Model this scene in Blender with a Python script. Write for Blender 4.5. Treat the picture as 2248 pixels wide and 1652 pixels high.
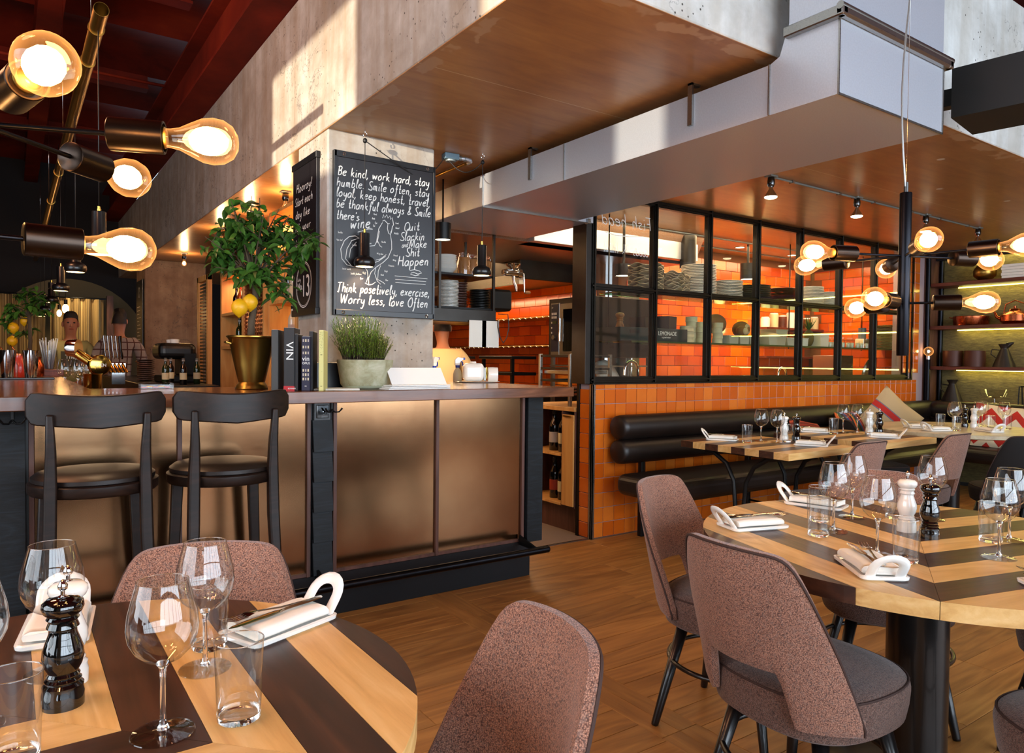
import bpy, math, random
import numpy as np
from mathutils import Vector, Matrix
random.seed(7)
PI = math.pi
SC = bpy.context.scene
COL = SC.collection
for o in list(bpy.data.objects):
    bpy.data.objects.remove(o)

# ------------------------------------------------------------------ camera
CAM = bpy.data.cameras.new('camera')
CAM.sensor_fit = 'HORIZONTAL'; CAM.sensor_width = 36.0
CAM.lens = 36.0 * 1581.48 / 2248.0
CAM.clip_start = 0.05; CAM.clip_end = 100
cam = bpy.data.objects.new('camera', CAM); COL.objects.link(cam)
def _rot():
    yaw, pit, rol = 0.608328877, 0.0226813253, 0.00963075017
    cy, sy = math.cos(yaw), math.sin(yaw)
    A = Matrix(((cy, -sy, 0), (0, 0, -1), (sy, cy, 0)))
    c, s = math.cos(pit), math.sin(pit); P = Matrix(((1, 0, 0), (0, c, -s), (0, s, c)))
    c, s = math.cos(rol), math.sin(rol); R = Matrix(((c, -s, 0), (s, c, 0), (0, 0, 1)))
    return R @ P @ A
_M = _rot()
_R = Matrix((_M[0], -_M[1], -_M[2])).transposed()
cam.matrix_world = Matrix.Translation((0, 0, 1.25)) @ _R.to_4x4()
SC.camera = cam

# ------------------------------------------------------------------ world, lights, exposure
SC.view_settings.view_transform = 'Standard'
SC.view_settings.look = 'None'
SC.view_settings.exposure = 0.35
SC.view_settings.gamma = 1.0
SC.view_settings.use_curve_mapping = False
W = bpy.data.worlds.new('world'); SC.world = W; W.use_nodes = True
bg = W.node_tree.nodes['Background']
bg.inputs[0].default_value = (0.62, 0.78, 1.0, 1); bg.inputs[1].default_value = 2.0

def lamp(kind, name, loc, power, color, size=None, aim=None, **kw):
    L = bpy.data.lights.new(name, kind); L.energy = power; L.color = color
    if kind == 'AREA':
        L.shape = 'RECTANGLE'; L.size, L.size_y = size
    elif kind == 'POINT':
        L.shadow_soft_size = size or 0.03
    elif kind == 'SPOT':
        L.shadow_soft_size = size or 0.03
        L.spot_size = kw.get('angle', 1.0); L.spot_blend = kw.get('blend', 0.4)
    elif kind == 'SUN':
        L.angle = size or 0.01
    o = bpy.data.objects.new(name, L); COL.objects.link(o); o.location = loc
    if aim is not None:
        d = Vector(aim) - Vector(loc)
        o.rotation_euler = d.to_track_quat('-Z', 'Y').to_euler()
    return o
WARM = (1.0, 0.66, 0.36)
COOL = (0.80, 0.90, 1.0)
# back panel is window daylight; left panel is added in front of the wall
lamp('AREA', 'daylight_back', (2.6, -3.15, 1.9), 330, COOL, (7.4, 2.5), (2.6, 5, 1.3))
lamp('AREA', 'daylight_panel_left', (-3.25, 0.9, 1.9), 150, COOL, (4.6, 2.5), (5, 0.9, 1.5))
sun = lamp('SUN', 'sun', (-6, 2, 3), 6.0, (1.0, 0.86, 0.66), 0.012)
_d = Vector((math.cos(math.radians(23)), math.sin(math.radians(23)), -math.tan(math.radians(2.2))))
sun.rotation_euler = _d.to_track_quat('-Z', 'Y').to_euler()

# ------------------------------------------------------------------ helpers: mesh builder
class MB:
    def __init__(s):
        s.v = []; s.f = []; s.sm = []; s.mi = []; s.cur = 0
    def add(s, vs, fs, smooth=False):
        b = len(s.v)
        s.v.extend([tuple(p) for p in vs])
        for f in fs:
            s.f.append(tuple(i + b for i in f)); s.sm.append(smooth); s.mi.append(s.cur)
        return s
    def xf(s, m, start=0):
        for i in range(start, len(s.v)):
            s.v[i] = tuple(m @ Vector(s.v[i]))
        return s
    def box(s, x0, x1, y0, y1, z0, z1, bev=0.0):
        if bev <= 0:
            vs = [(x0,y0,z0),(x1,y0,z0),(x1,y1,z0),(x0,y1,z0),(x0,y0,z1),(x1,y0,z1),(x1,y1,z1),(x0,y1,z1)]
            return s.add(vs, [(0,3,2,1),(4,5,6,7),(0,1,5,4),(1,2,6,5),(2,3,7,6),(3,0,4,7)])
        b = min(bev, (x1-x0)*.49, (y1-y0)*.49, (z1-z0)*.49)
        # chamfered box: 24 vertices
        X = (x0, x1); Y = (y0, y1); Z = (z0, z1); vs = []; idx = {}
        for i in (0,1):
            for j in (0,1):
                for k in (0,1):
                    dx = b if i == 0 else -b; dy = b if j == 0 else -b; dz = b if k == 0 else -b
                    for a, p in enumerate(((X[i], Y[j]+dy, Z[k]+dz), (X[i]+dx, Y[j], Z[k]+dz), (X[i]+dx, Y[j]+dy, Z[k]))):
                        idx[(i,j,k,a)] = len(vs); vs.append(p)
        g = lambda i,j,k,a: idx[(i,j,k,a)]
        F = [(g(0,0,0,0),g(0,0,1,0),g(0,1,1,0),g(0,1,0,0)),(g(1,0,0,0),g(1,1,0,0),g(1,1,1,0),g(1,0,1,0)),
             (g(0,0,0,1),g(1,0,0,1),g(1,0,1,1),g(0,0,1,1)),(g(0,1,0,1),g(0,1,1,1),g(1,1,1,1),g(1,1,0,1)),
             (g(0,0,0,2),g(0,1,0,2),g(1,1,0,2),g(1,0,0,2)),(g(0,0,1,2),g(1,0,1,2),g(1,1,1,2),g(0,1,1,2))]
        for i in (0,1):
            for j in (0,1):
                F.append((g(i,j,0,0),g(i,j,1,0),g(i,j,1,1),g(i,j,0,1)))
                F.append((g(i,0,j,0),g(i,1,j,0),g(i,1,j,2),g(i,0,j,2)))
                F.append((g(0,i,j,1),g(1,i,j,1),g(1,i,j,2),g(0,i,j,2)))
                for k in (0,1):
                    F.append((g(i,j,k,0),g(i,j,k,1),g(i,j,k,2)))
        return s.add(vs, F)
    def lathe(s, prof, n=24, c=(0,0,0), smooth=True, cap=True):
        """prof: list of (r, z)"""
        vs = []; fs = []
        m = len(prof)
        for k in range(n):
            a = 2*PI*k/n; ca, sa = math.cos(a), math.sin(a)
            for r, z in prof: vs.append((c[0]+r*ca, c[1]+r*sa, c[2]+z))
        for k in range(n):
            k2 = (k+1) % n
            for j in range(m-1):
                if prof[j][0] < 1e-6 and prof[j+1][0] < 1e-6: continue
                fs.append((k*m+j, k2*m+j, k2*m+j+1, k*m+j+1))
        s.add(vs, fs, smooth)
        if cap:
            b = len(s.v) - n*m
            if prof[0][0] > 1e-6: s.f.append(tuple(b+k*m for k in reversed(range(n)))); s.sm.append(False); s.mi.append(s.cur)
            if prof[-1][0] > 1e-6: s.f.append(tuple(b+k*m+m-1 for k in range(n))); s.sm.append(False); s.mi.append(s.cur)
        return s
    def cyl(s, p0, p1, r0, r1=None, n=16, smooth=True):
        return s.tube([p0, p1], [r0, r0 if r1 is None else r1], n, smooth)
    def tube(s, pts, r, n=8, smooth=True, closed=False, flat=1.0):
        pts = [Vector(p) for p in pts]; N = len(pts)
        rs = r if isinstance(r, (list, tuple)) else [r]*N
        up = None; vs = []
        for i, p in enumerate(pts):
            if closed: t = pts[(i+1) % N] - pts[i-1]
            else: t = pts[min(i+1, N-1)] - pts[max(i-1, 0)]
            if t.length < 1e-9: t = Vector((0,0,1))
            t.normalize()
            if up is None:
                up = Vector((0,0,1)) if abs(t.z) < .9 else Vector((1,0,0))
            x = up.cross(t)
            if x.length < 1e-6: x = Vector((1,0,0)).cross(t)
            x.normalize(); y = t.cross(x); y.normalize(); up = y
            for k in range(n):
                a = 2*PI*k/n
                vs.append(p + x*math.cos(a)*rs[i] + y*math.sin(a)*rs[i]*flat)
        fs = []
        for i in range(N if closed else N-1):
            j = (i+1) % N
            for k in range(n):
                k2 = (k+1) % n
                fs.append((i*n+k, i*n+k2, j*n+k2, j*n+k))
        s.add(vs, fs, smooth)
        if not closed:
            b = len(s.v) - N*n
            s.f.append(tuple(b+k for k in reversed(range(n)))); s.sm.append(False); s.mi.append(s.cur)
            s.f.append(tuple(b+(N-1)*n+k for k in range(n))); s.sm.append(False); s.mi.append(s.cur)
        return s
    def prism(s, poly, z0, z1, axis='z'):
        """closed polygon extruded; axis z: (x,y), y: (x,z) along y, x: (y,z) along x"""
        n = len(poly)
        def mp(p, t):
            return {'z': (p[0], p[1], t), 'y': (p[0], t, p[1]), 'x': (t, p[0], p[1])}[axis]
        vs = [mp(p, z0) for p in poly] + [mp(p, z1) for p in poly]
        fs = [tuple(reversed(range(n))), tuple(range(n, 2*n))]
        for i in range(n): fs.append((i, (i+1) % n, n+(i+1) % n, n+i))
        return s.add(vs, fs)
    def ell(s, c, r, nu=16, nv=10, smooth=True):
        vs = []; fs = []
        for j in range(nv+1):
            th = PI*j/nv
            for i in range(nu):
                a = 2*PI*i/nu
                vs.append((c[0]+r[0]*math.sin(th)*math.cos(a), c[1]+r[1]*math.sin(th)*math.sin(a), c[2]-r[2]*math.cos(th)))
        for j in range(nv):
            for i in range(nu):
                i2 = (i+1) % nu
                fs.append((j*nu+i, j*nu+i2, (j+1)*nu+i2, (j+1)*nu+i))
        return s.add(vs, fs, smooth)
    def grid(s, fn, nu, nv, smooth=True, closed_u=False):
        vs = [fn(i/(nu-1 if not closed_u else nu), j/(nv-1)) for j in range(nv) for i in range(nu)]
        fs = []
        for j in range(nv-1):
            for i in range(nu if closed_u else nu-1):
                i2 = (i+1) % nu
                fs.append((j*nu+i, j*nu+i2, (j+1)*nu+i2, (j+1)*nu+i))
        return s.add(vs, fs, smooth)
    def mesh(s, name, mats):
        me = bpy.data.meshes.new(name); me.from_pydata(s.v, [], s.f)
        me.polygons.foreach_set('use_smooth', s.sm)
        if not isinstance(mats, (list, tuple)): mats = [mats]
        for m in mats: me.materials.append(m)
        if len(mats) > 1: me.polygons.foreach_set('material_index', s.mi)
        me.update()
        return me
def fixn(me):
    import bmesh
    bm = bmesh.new(); bm.from_mesh(me); bmesh.ops.remove_doubles(bm, verts=bm.verts, dist=1e-5)
    bmesh.ops.recalc_face_normals(bm, faces=bm.faces)
    for e in bm.edges:
        if len(e.link_faces) == 2 and e.calc_face_angle(0) > .75: e.smooth = False
    bm.to_mesh(me); bm.free()
def weld(me, d=1e-5):
    fixn(me)
def subsurf(o, lv=2):
    m = o.modifiers.new('s', 'SUBSURF'); m.levels = lv; m.render_levels = lv; return o
def bevel(o, w=.003, seg=2, ang=40):
    m = o.modifiers.new('b', 'BEVEL'); m.width = w; m.segments = seg; m.limit_method = 'ANGLE'; m.angle_limit = math.radians(ang); return o

def E(name, label, cat, loc=(0,0,0), rz=0.0, group=None):
    o = bpy.data.objects.new(name, None); o.empty_display_size = .05
    COL.objects.link(o); o.location = loc; o.rotation_euler = (0,0,rz)
    o['label'] = label; o['category'] = cat
    if group: o['group'] = group
    return o
def P(name, mb, mat, parent=None, label=None, kind=None, loc=None, fix=True):
    me = mb if isinstance(mb, bpy.types.Mesh) else mb.mesh(name, mat)
    if fix and not isinstance(mb, bpy.types.Mesh): fixn(me)
    o = bpy.data.objects.new(name, me); COL.objects.link(o)
    if parent is not None: o.parent = parent
    if label: o['label'] = label
    if kind: o['kind'] = kind
    if loc is not None: o.location = loc
    return o
def S(name, mb, mat, parent=None):
    o = P(name, mb, mat, parent)
    if parent is None: o['kind'] = 'structure'
    return o
def TH(name, mb, mat, label, cat, group=None, loc=None, rz=0):
    o = P(name, mb, mat); o['label'] = label; o['category'] = cat
    if group: o['group'] = group
    if loc is not None: o.location = loc
    o.rotation_euler = (0,0,rz)
    return o
def dup(root, loc, rz=None, label=None, group=None, scale=None, cat=None):
    r = root.copy(); COL.objects.link(r); r.location = loc
    if rz is not None: r.rotation_euler = (0,0,rz)
    if label: r['label'] = label
    if cat: r['category'] = cat
    if group: r['group'] = group
    if scale is not None: r.scale = scale if isinstance(scale, (tuple, list)) else (scale,)*3
    for ch in list(root.children):
        c = ch.copy(); COL.objects.link(c); c.parent = r; c.matrix_parent_inverse = ch.matrix_parent_inverse
        for g in ch.children:
            d = g.copy(); COL.objects.link(d); d.parent = c; d.matrix_parent_inverse = g.matrix_parent_inverse
    return r
def inst(me, name, parent=None, loc=(0,0,0), rot=None, scale=None):
    o = bpy.data.objects.new(name, me); COL.objects.link(o); o.location = loc
    if parent is not None: o.parent = parent
    if rot is not None: o.rotation_euler = rot
    if scale is not None: o.scale = scale
    return o

# ------------------------------------------------------------------ materials
def lin(h):
    h = h.lstrip('#'); c = [int(h[i:i+2], 16)/255 for i in (0,2,4)]
    return tuple((x/12.92 if x <= .04045 else ((x+.055)/1.055)**2.4) for x in c) + (1.0,)
class N:
    """tiny node helper"""
    def __init__(s, name):
        s.m = bpy.data.materials.new(name); s.m.use_nodes = True; s.t = s.m.node_tree; s.n = s.t.nodes; s.l = s.t.links
        s.b = s.n['Principled BSDF']
    def new(s, typ, **kw):
        n = s.n.new(typ)
        for k, v in kw.items(): setattr(n, k, v)
        return n
    def put(s, sock, v):
        if v is None: return
        if isinstance(v, bpy.types.NodeSocket): s.l.new(v, sock)
        else: sock.default_value = v
    def set(s, **kw):
        names = dict(color='Base Color', rough='Roughness', metal='Metallic', normal='Normal', trans='Transmission Weight', ior='IOR',
                     coat='Coat Weight', coatr='Coat Roughness', emit='Emission Color', emits='Emission Strength', alpha='Alpha', spec='Specular IOR Level',
                     aniso='Anisotropic', sheen='Sheen Weight', sss='Subsurface Weight')
        for k, v in kw.items(): s.put(s.b.inputs[names[k]], v)
        return s
    def coord(s, scale=(1,1,1), kind='Object', rot=(0,0,0), loc=(0,0,0)):
        c = s.new('ShaderNodeTexCoord'); m = s.new('ShaderNodeMapping')
        m.inputs['Scale'].default_value = scale; m.inputs['Rotation'].default_value = rot; m.inputs['Location'].default_value = loc
        s.l.new(c.outputs[kind], m.inputs[0]); return m.outputs[0]
    def wcoord(s, scale=(1,1,1)):
        c = s.new('ShaderNodeNewGeometry'); m = s.new('ShaderNodeMapping'); m.inputs['Scale'].default_value = scale
        s.l.new(c.outputs['Position'], m.inputs[0]); return m.outputs[0]
    def noise(s, vec, scale=5, detail=4, rough=.5, dist=0.0, out='Fac'):
        n = s.new('ShaderNodeTexNoise'); s.l.new(vec, n.inputs['Vector'])
        n.inputs['Scale'].default_value = scale; n.inputs['Detail'].default_value = detail; n.inputs['Roughness'].default_value = rough; n.inputs['Distortion'].default_value = dist
        return n.outputs[out]
    def wave(s, vec, scale=5, dist=2, detail=2, dscale=1, typ='BANDS', dirn='X'):
        n = s.new('ShaderNodeTexWave'); n.wave_type = typ
        if typ == 'BANDS': n.bands_direction = dirn
        s.l.new(vec, n.inputs['Vector']); n.inputs['Scale'].default_value = scale; n.inputs['Distortion'].default_value = dist
        n.inputs['Detail'].default_value = detail; n.inputs['Detail Scale'].default_value = dscale
        return n.outputs['Fac']
    def voro(s, vec, scale=5, feature='F1', out='Distance', rnd=1.0):
        n = s.new('ShaderNodeTexVoronoi'); n.feature = feature; s.l.new(vec, n.inputs['Vector']); n.inputs['Scale'].default_value = scale
        n.inputs['Randomness'].default_value = rnd
        return n.outputs[out]
    def ramp(s, fac, stops, interp='LINEAR'):
        n = s.new('ShaderNodeValToRGB'); n.color_ramp.interpolation = interp
        e = n.color_ramp.elements
        while len(e) < len(stops): e.new(.5)
        for i, (p, c) in enumerate(stops):
            e[i].position = p; e[i].color = lin(c) if isinstance(c, str) else ((c, c, c, 1) if not isinstance(c, tuple) else c)
        s.l.new(fac, n.inputs[0]); return n.outputs[0]
    def mix(s, fac, a, b, mode='MIX'):
        n = s.new('ShaderNodeMix'); n.data_type = 'RGBA'; n.blend_type = mode
        for sk, v in ((n.inputs[0], fac), (n.inputs[6], a), (n.inputs[7], b)):
            if isinstance(v, str): v = lin(v)
            s.put(sk, v)
        return n.outputs[2]
    def math(s, op, a, b=None, c=None):
        n = s.new('ShaderNodeMath'); n.operation = op
        for i, v in enumerate((a, b, c)):
            if v is not None: s.put(n.inputs[i], v)
        return n.outputs[0]
    def bump(s, h, strength=.3, dist=.002, normal=None):
        n = s.new('ShaderNodeBump'); n.inputs['Strength'].default_value = strength; n.inputs['Distance'].default_value = dist
        s.l.new(h, n.inputs['Height'])
        if normal is not None: s.l.new(normal, n.inputs['Normal'])
        return n.outputs[0]
    def rnd(s):
        return s.new('ShaderNodeObjectInfo').outputs['Random']
    def hsv(s, col, h=.5, sat=1.0, val=1.0):
        n = s.new('ShaderNodeHueSaturation')
        for k, v in (('Hue', h), ('Saturation', sat), ('Value', val)): s.put(n.inputs[k], v)
        s.l.new(col, n.inputs['Color']) if isinstance(col, bpy.types.NodeSocket) else s.put(n.inputs['Color'], lin(col) if isinstance(col, str) else col)
        return n.outputs[0]
    def sep(s, vec):
        n = s.new('ShaderNodeSeparateXYZ'); s.l.new(vec, n.inputs[0]); return n.outputs
def plain(name, col, rough=.5, metal=0.0, coat=0.0, **kw):
    k = N(name); k.set(color=lin(col), rough=rough, metal=metal, coat=coat, **kw); return k.m
def lerp(a, b, t): return a + (b-a)*t
MT = {}
def rvec(k, scale, kind='Object'):
    """object coordinates shifted at random per object so that alike pieces get their own grain"""
    v = k.coord(scale, kind)
    a = k.new('ShaderNodeVectorMath', operation='ADD'); c = k.new('ShaderNodeCombineXYZ')
    r = k.math('MULTIPLY', k.rnd(), 37.0)
    for i in range(3): k.l.new(r, c.inputs[i])
    k.l.new(v, a.inputs[0]); k.l.new(c.outputs[0], a.inputs[1]); return a.outputs[0]
def wood(name, dark, mid, light, scale=1.0, rough=.4, var=.25, axis=0, bump=.15, coat=0.0, spec=.5):
    k = N(name)
    st = [14.0*scale]*3; st[axis] = 1.1*scale
    v = rvec(k, tuple(st))
    f = k.noise(v, 1.6, 6, .62, 1.2)
    g = k.noise(v, 6.0, 5, .7, .4)
    st2 = [2.2*scale]*3; st2[axis] = .35*scale
    big = k.noise(rvec(k, tuple(st2)), 1.5, 3, .5, .8)
    ring = k.math('FRACT', k.math('MULTIPLY', big, 11.0))
    ring = k.math('ABSOLUTE', k.math('SUBTRACT', ring, .5))
    t = k.math('ADD', k.math('MULTIPLY', f, .55), k.math('ADD', k.math('MULTIPLY', g, .25), k.math('MULTIPLY', ring, .45)))
    c = k.ramp(t, [(.25, dark), (.52, mid), (.8, light)])
    val = k.math('ADD', 1.0-var/2, k.math('MULTIPLY', k.rnd(), var))
    c = k.hsv(c, .5, 1.0, val)
    k.set(color=c, rough=k.math('ADD', rough-.06, k.math('MULTIPLY', g, .14)), normal=k.bump(g, bump, .0008), coat=coat, spec=spec)
    return k.m
MT['oak_floor'] = wood('oak_floor', '#7A4A1F', '#A06A31', '#BC8545', .9, .42, .30, 0, .25)
MT['ash'] = wood('ash', '#B98A4C', '#D3A767', '#E3BF85', 1.4, .38, .22, 0, .1)
MT['walnut'] = wood('walnut', '#26150D', '#3B2115', '#56321F', 1.3, .36, .22, 0, .1)
MT['counter_wood'] = wood('counter_wood', '#3E2314', '#653B22', '#865332', .9, .2, .1, 0, .05, .1)
MT['trim_wood'] = wood('trim_wood', '#3A2218', '#55342A', '#6B4638', 1.0, .5, .1, 2, .1)
MT['stool_wood'] = wood('stool_wood', '#0E0805', '#1A0F0A', '#2A1911', 1.6, .42, .1, 0, .25, 0, .35)
MT['shelf_wood'] = wood('shelf_wood', '#3D170C', '#5E2716', '#7A3821', 1.0, .45, .1, 1, .1)
MT['pine'] = wood('pine', '#B5793A', '#CF9650', '#DDAB68', .8, .45, .1, 2, .08)
MT['char_wood'] = wood('char_wood', '#07090B', '#0F1418', '#1B242B', 2.2, .6, .2, 0, 1.0, 0, .35)
MT['wood_mill'] = wood('wood_mill', '#7A4A2C', '#9A6238', '#B57A4C', 2, .4, .1, 2, .08)

def concrete(name, base, dark, light, warm, mottled=1.0):
    k = N(name)
    v = k.wcoord((1,1,1))
    n1 = k.noise(v, 1.3, 6, .6, .5); n2 = k.noise(v, 7, 8, .65, .2)
    vs = k.wcoord((9, 9, .7)); streak = k.noise(vs, .9, 4, .6, .3)
    c = k.ramp(k.math('ADD', k.math('MULTIPLY', n1, .5), k.math('MULTIPLY', n2, .5)), [(.32, dark), (.5, base), (.68, light)])
    c = k.mix(k.ramp(streak, [(.42, 0.0), (.62, .45)]), c, warm)
    # fine dark veins
    vein = k.math('ABSOLUTE', k.math('SUBTRACT', k.noise(v, 3.1, 9, .62, .7), .5))
    veinm = k.math('MULTIPLY', k.ramp(vein, [(.0, 1.0), (.006, .0)]), k.ramp(k.noise(v, 1.1, 2, .5), [(.5, 0.0), (.58, .8)]))
    c = k.mix(veinm, c, '#3C3A38')
    # pits
    pv = k.voro(v, 32); pit = k.ramp(pv, [(.0, 1.0), (.11, 1.0), (.15, 0.0)])
    pm = k.math('MULTIPLY', pit, k.ramp(k.noise(v, 2.3, 3, .5), [(.52, 0.0), (.58, 1.0)]))
    c = k.mix(pm, c, '#39332E')
    h = k.math('SUBTRACT', k.math('MULTIPLY', n2, .5), pm)
    k.set(color=c, rough=.82, normal=k.bump(h, .5, .006)); return k.m
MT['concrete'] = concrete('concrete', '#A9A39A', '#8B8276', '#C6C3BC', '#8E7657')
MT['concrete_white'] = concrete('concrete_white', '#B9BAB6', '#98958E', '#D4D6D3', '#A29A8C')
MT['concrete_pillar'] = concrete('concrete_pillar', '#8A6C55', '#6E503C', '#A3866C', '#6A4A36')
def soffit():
    k = N('soffit_concrete_bounce'); v = k.wcoord((1,1,1))
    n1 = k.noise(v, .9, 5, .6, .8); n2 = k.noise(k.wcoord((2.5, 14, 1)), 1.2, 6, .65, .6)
    c = k.ramp(k.math('ADD', k.math('MULTIPLY', n1, .55), k.math('MULTIPLY', n2, .45)), [(.3, '#84573A'), (.5, '#A37245'), (.7, '#BA8C55')])  # warm bounce off the wooden floor painted into the brown base
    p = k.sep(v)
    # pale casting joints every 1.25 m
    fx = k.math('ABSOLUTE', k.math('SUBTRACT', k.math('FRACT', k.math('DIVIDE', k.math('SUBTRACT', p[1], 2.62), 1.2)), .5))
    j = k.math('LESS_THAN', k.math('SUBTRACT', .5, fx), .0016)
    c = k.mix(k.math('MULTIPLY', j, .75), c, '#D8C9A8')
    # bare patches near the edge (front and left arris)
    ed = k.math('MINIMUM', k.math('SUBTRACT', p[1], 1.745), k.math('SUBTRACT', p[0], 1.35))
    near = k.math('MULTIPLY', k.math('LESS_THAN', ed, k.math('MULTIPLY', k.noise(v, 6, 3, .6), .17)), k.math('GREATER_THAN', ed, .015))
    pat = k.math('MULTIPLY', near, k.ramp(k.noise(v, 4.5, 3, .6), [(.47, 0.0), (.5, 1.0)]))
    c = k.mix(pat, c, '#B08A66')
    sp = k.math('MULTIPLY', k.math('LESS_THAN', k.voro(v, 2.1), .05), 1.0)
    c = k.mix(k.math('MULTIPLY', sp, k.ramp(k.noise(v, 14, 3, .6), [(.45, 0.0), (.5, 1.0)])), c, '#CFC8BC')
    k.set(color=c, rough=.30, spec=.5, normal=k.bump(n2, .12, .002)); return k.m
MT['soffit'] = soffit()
def rust():
    k = N('red_steel'); v = k.wcoord((1,1,1)); n = k.noise(v, 1.2, 6, .6, .5)
    c = k.ramp(n, [(.3, '#4A140A'), (.55, '#742111'), (.75, '#8E3216')])
    k.set(color=c, rough=.8, spec=.15); return k.m
MT['red_steel'] = rust()
MT['red_beam'] = plain('red_beam', '#5A150E', .5)
def tile(name, a, b, c3, var, aged=.5):
    k = N(name); v = rvec(k, (1,1,1))
    n = k.noise(v, 9, 3, .6, .4)
    c = k.ramp(k.math('ADD', k.math('MULTIPLY', k.rnd(), .75), k.math('MULTIPLY', n, .3)), [(.05, a), (.55, b), (1.0, c3)])
    wn = k.noise(v, 20, 2, .5)
    k.set(color=c, rough=.17, spec=.55, normal=k.bump(wn, .16, .0015)); return k.m
MT['tile'] = tile('orange_tile', '#BE5412', '#CC6216', '#DA7A2A', .2)
MT['tile_kitchen'] = tile('kitchen_tile', '#B23C06', '#D2560A', '#E8700F', .2)
MT['grout'] = plain('grout', '#A58F92', .9)
MT['grout_kitchen'] = plain('grout_kitchen', '#7A4A2A', .9)
def fabric(name, a, b, c3, sc=1.0):
    k = N(name); v = k.coord((1,1,1)); p = k.sep(v)
    f = 620*sc
    w1 = k.wave(v, f/6.28*.32, 0, 0, 1, dirn='DIAGONAL')
    vv = k.voro(v, f*.62, rnd=.8)
    n = k.noise(v, f*.5, 2, .6); nb = k.noise(v, 14, 3, .5)
    t = k.math('ADD', k.math('MULTIPLY', vv, .75), k.math('MULTIPLY', n, .55))
    c = k.ramp(t, [(.3, a), (.6, b), (.9, c3)])
    c = k.hsv(c, .5, 1, k.math('ADD', .86, k.math('MULTIPLY', nb, .28)))
    hue = k.noise(v, f*.22, 1, .5)
    c = k.mix(k.ramp(hue, [(.5, 0.0), (.7, .35)]), c, '#7A6A62')
    k.set(color=c, rough=.92, sheen=.25, spec=.2, normal=k.bump(vv, .75, .0012)); return k.m
MT['fabric'] = fabric('fabric', '#C09078', '#8E6452', '#4A322B')
MT['fabric_seat'] = fabric('fabric_seat', '#8A6A5C', '#644A40', '#382A26')
MT['piping'] = plain('piping', '#3A2620', .85)
MT['fabric_black'] = plain('fabric_black', '#0E0A09', .85)
def leather():
    k = N('black_leather'); v = k.coord((1,1,1)); n = k.voro(v, 260); m = k.noise(v, 5, 3, .5)
    k.set(color=k.ramp(m, [(.3, '#120B08'), (.7, '#1E130E')]), rough=.42, spec=.5, normal=k.bump(n, .12, .001)); return k.m
MT['leather'] = leather()
MT['leather_brown'] = plain('leather_brown', '#2A1A10', .5)
MT['black_paint'] = plain('black_paint', '#0B0B0C', .32, 0, .2)
MT['black_metal'] = plain('black_metal', '#141414', .42, .5)
MT['black_gloss'] = plain('black_gloss', '#050505', .06, 0, 1.0)
MT['white_gloss'] = plain('white_gloss', '#EDE9E2', .12, 0, .8)
MT['ceramic'] = plain('white_ceramic', '#ECEAE4', .12, 0, .6)
MT['napkin'] = plain('napkin', '#E6E2D8', .85)
MT['paper'] = plain('paper', '#E8E4D8', .8)
MT['white'] = plain('white', '#E6E5E0', .6)
MT['chalk'] = plain('chalk', '#DCDDD8', .9)
def brushed(name, col, rough, axis=0, sc=1.0, dirt=None, metal=1.0):
    k = N(name); st = [120*sc]*3; st[axis] = 1.5*sc
    v = k.coord(tuple(st)); n = k.noise(v, 3, 3, .6); m = k.noise(k.coord((1,1,1)), 3.5, 4, .6)
    c = lin(col)
    cc = k.mix(k.ramp(m, [(.35, 0.0), (.7, .5)]), c, dirt or col)
    k.set(color=cc, metal=metal, rough=k.math('ADD', rough-.05, k.math('MULTIPLY', n, .12)), normal=k.bump(n, .05, .0004)); return k.m
MT['steel'] = brushed('steel', '#A6A5A0', .28)
MT['steel_dark'] = brushed('steel_dark', '#4A4744', .38, 2, dirt='#332F2A')
MT['frame_steel'] = brushed('frame_steel', '#3B3834', .36, 2, dirt='#2A2620')
MT['socket_metal'] = brushed('socket_metal', '#3A302A', .30, 1, dirt='#2A221D')
MT['copper_panel'] = brushed('bronze_panel', '#A07850', .27, 0, .8, '#8A5E40')
MT['copper'] = brushed('copper', '#B5603C', .25, 2, dirt='#7A3A22')
MT['brass'] = brushed('brass', '#A8843F', .30, 2, .5, '#6E5422')
MT['brass_shiny'] = brushed('brass_shiny', '#C9A24C', .14, 2, .5, '#A8843F')
MT['chrome'] = plain('chrome', '#D5D5D5', .07, 1.0)
MT['cutlery'] = plain('cutlery', '#C9C4BC', .12, 1.0)
def galv(name, col, r):
    k = N(name); v = k.wcoord((1,1,1)); n = k.voro(v, 90, out='Color'); m = k.noise(v, 160, 3, .6)
    k.set(color=k.hsv(k.mix(k.ramp(m, [(.4, 0.0), (.6, .2)]), col, '#DDE4EE'), .5, 1, 1), metal=.6, rough=r, normal=k.bump(m, .05, .0006)); return k.m
MT['galv'] = galv('galvanised', '#C2C8D2', .36)
MT['galv_bounce'] = galv('galv_floor_bounce', '#9A7358', .30)  # brown tint paints the floor's reflection into galvanised undersides
MT['conduit'] = plain('conduit', '#8C9390', .4, .6)
MT['pipe_black'] = brushed('pipe_black', '#26262A', .33, 0, dirt='#1A1A1C')
MT['plinth'] = brushed('plinth_steel', '#17191C', .45, 0, dirt='#1F1C1E', metal=.5)
MT['board'] = plain('blackboard', '#17161A', .38)
MT['board_rail'] = plain('board_rail', '#0F1013', .35)
MT['dark_wall'] = plain('dark_wall', '#140B07', .8)
MT['olive_wall'] = plain('olive_wall', '#6A5A3A', .8)
MT['wall_plain'] = plain('wall_plain', '#8A7C6A', .8)
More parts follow.
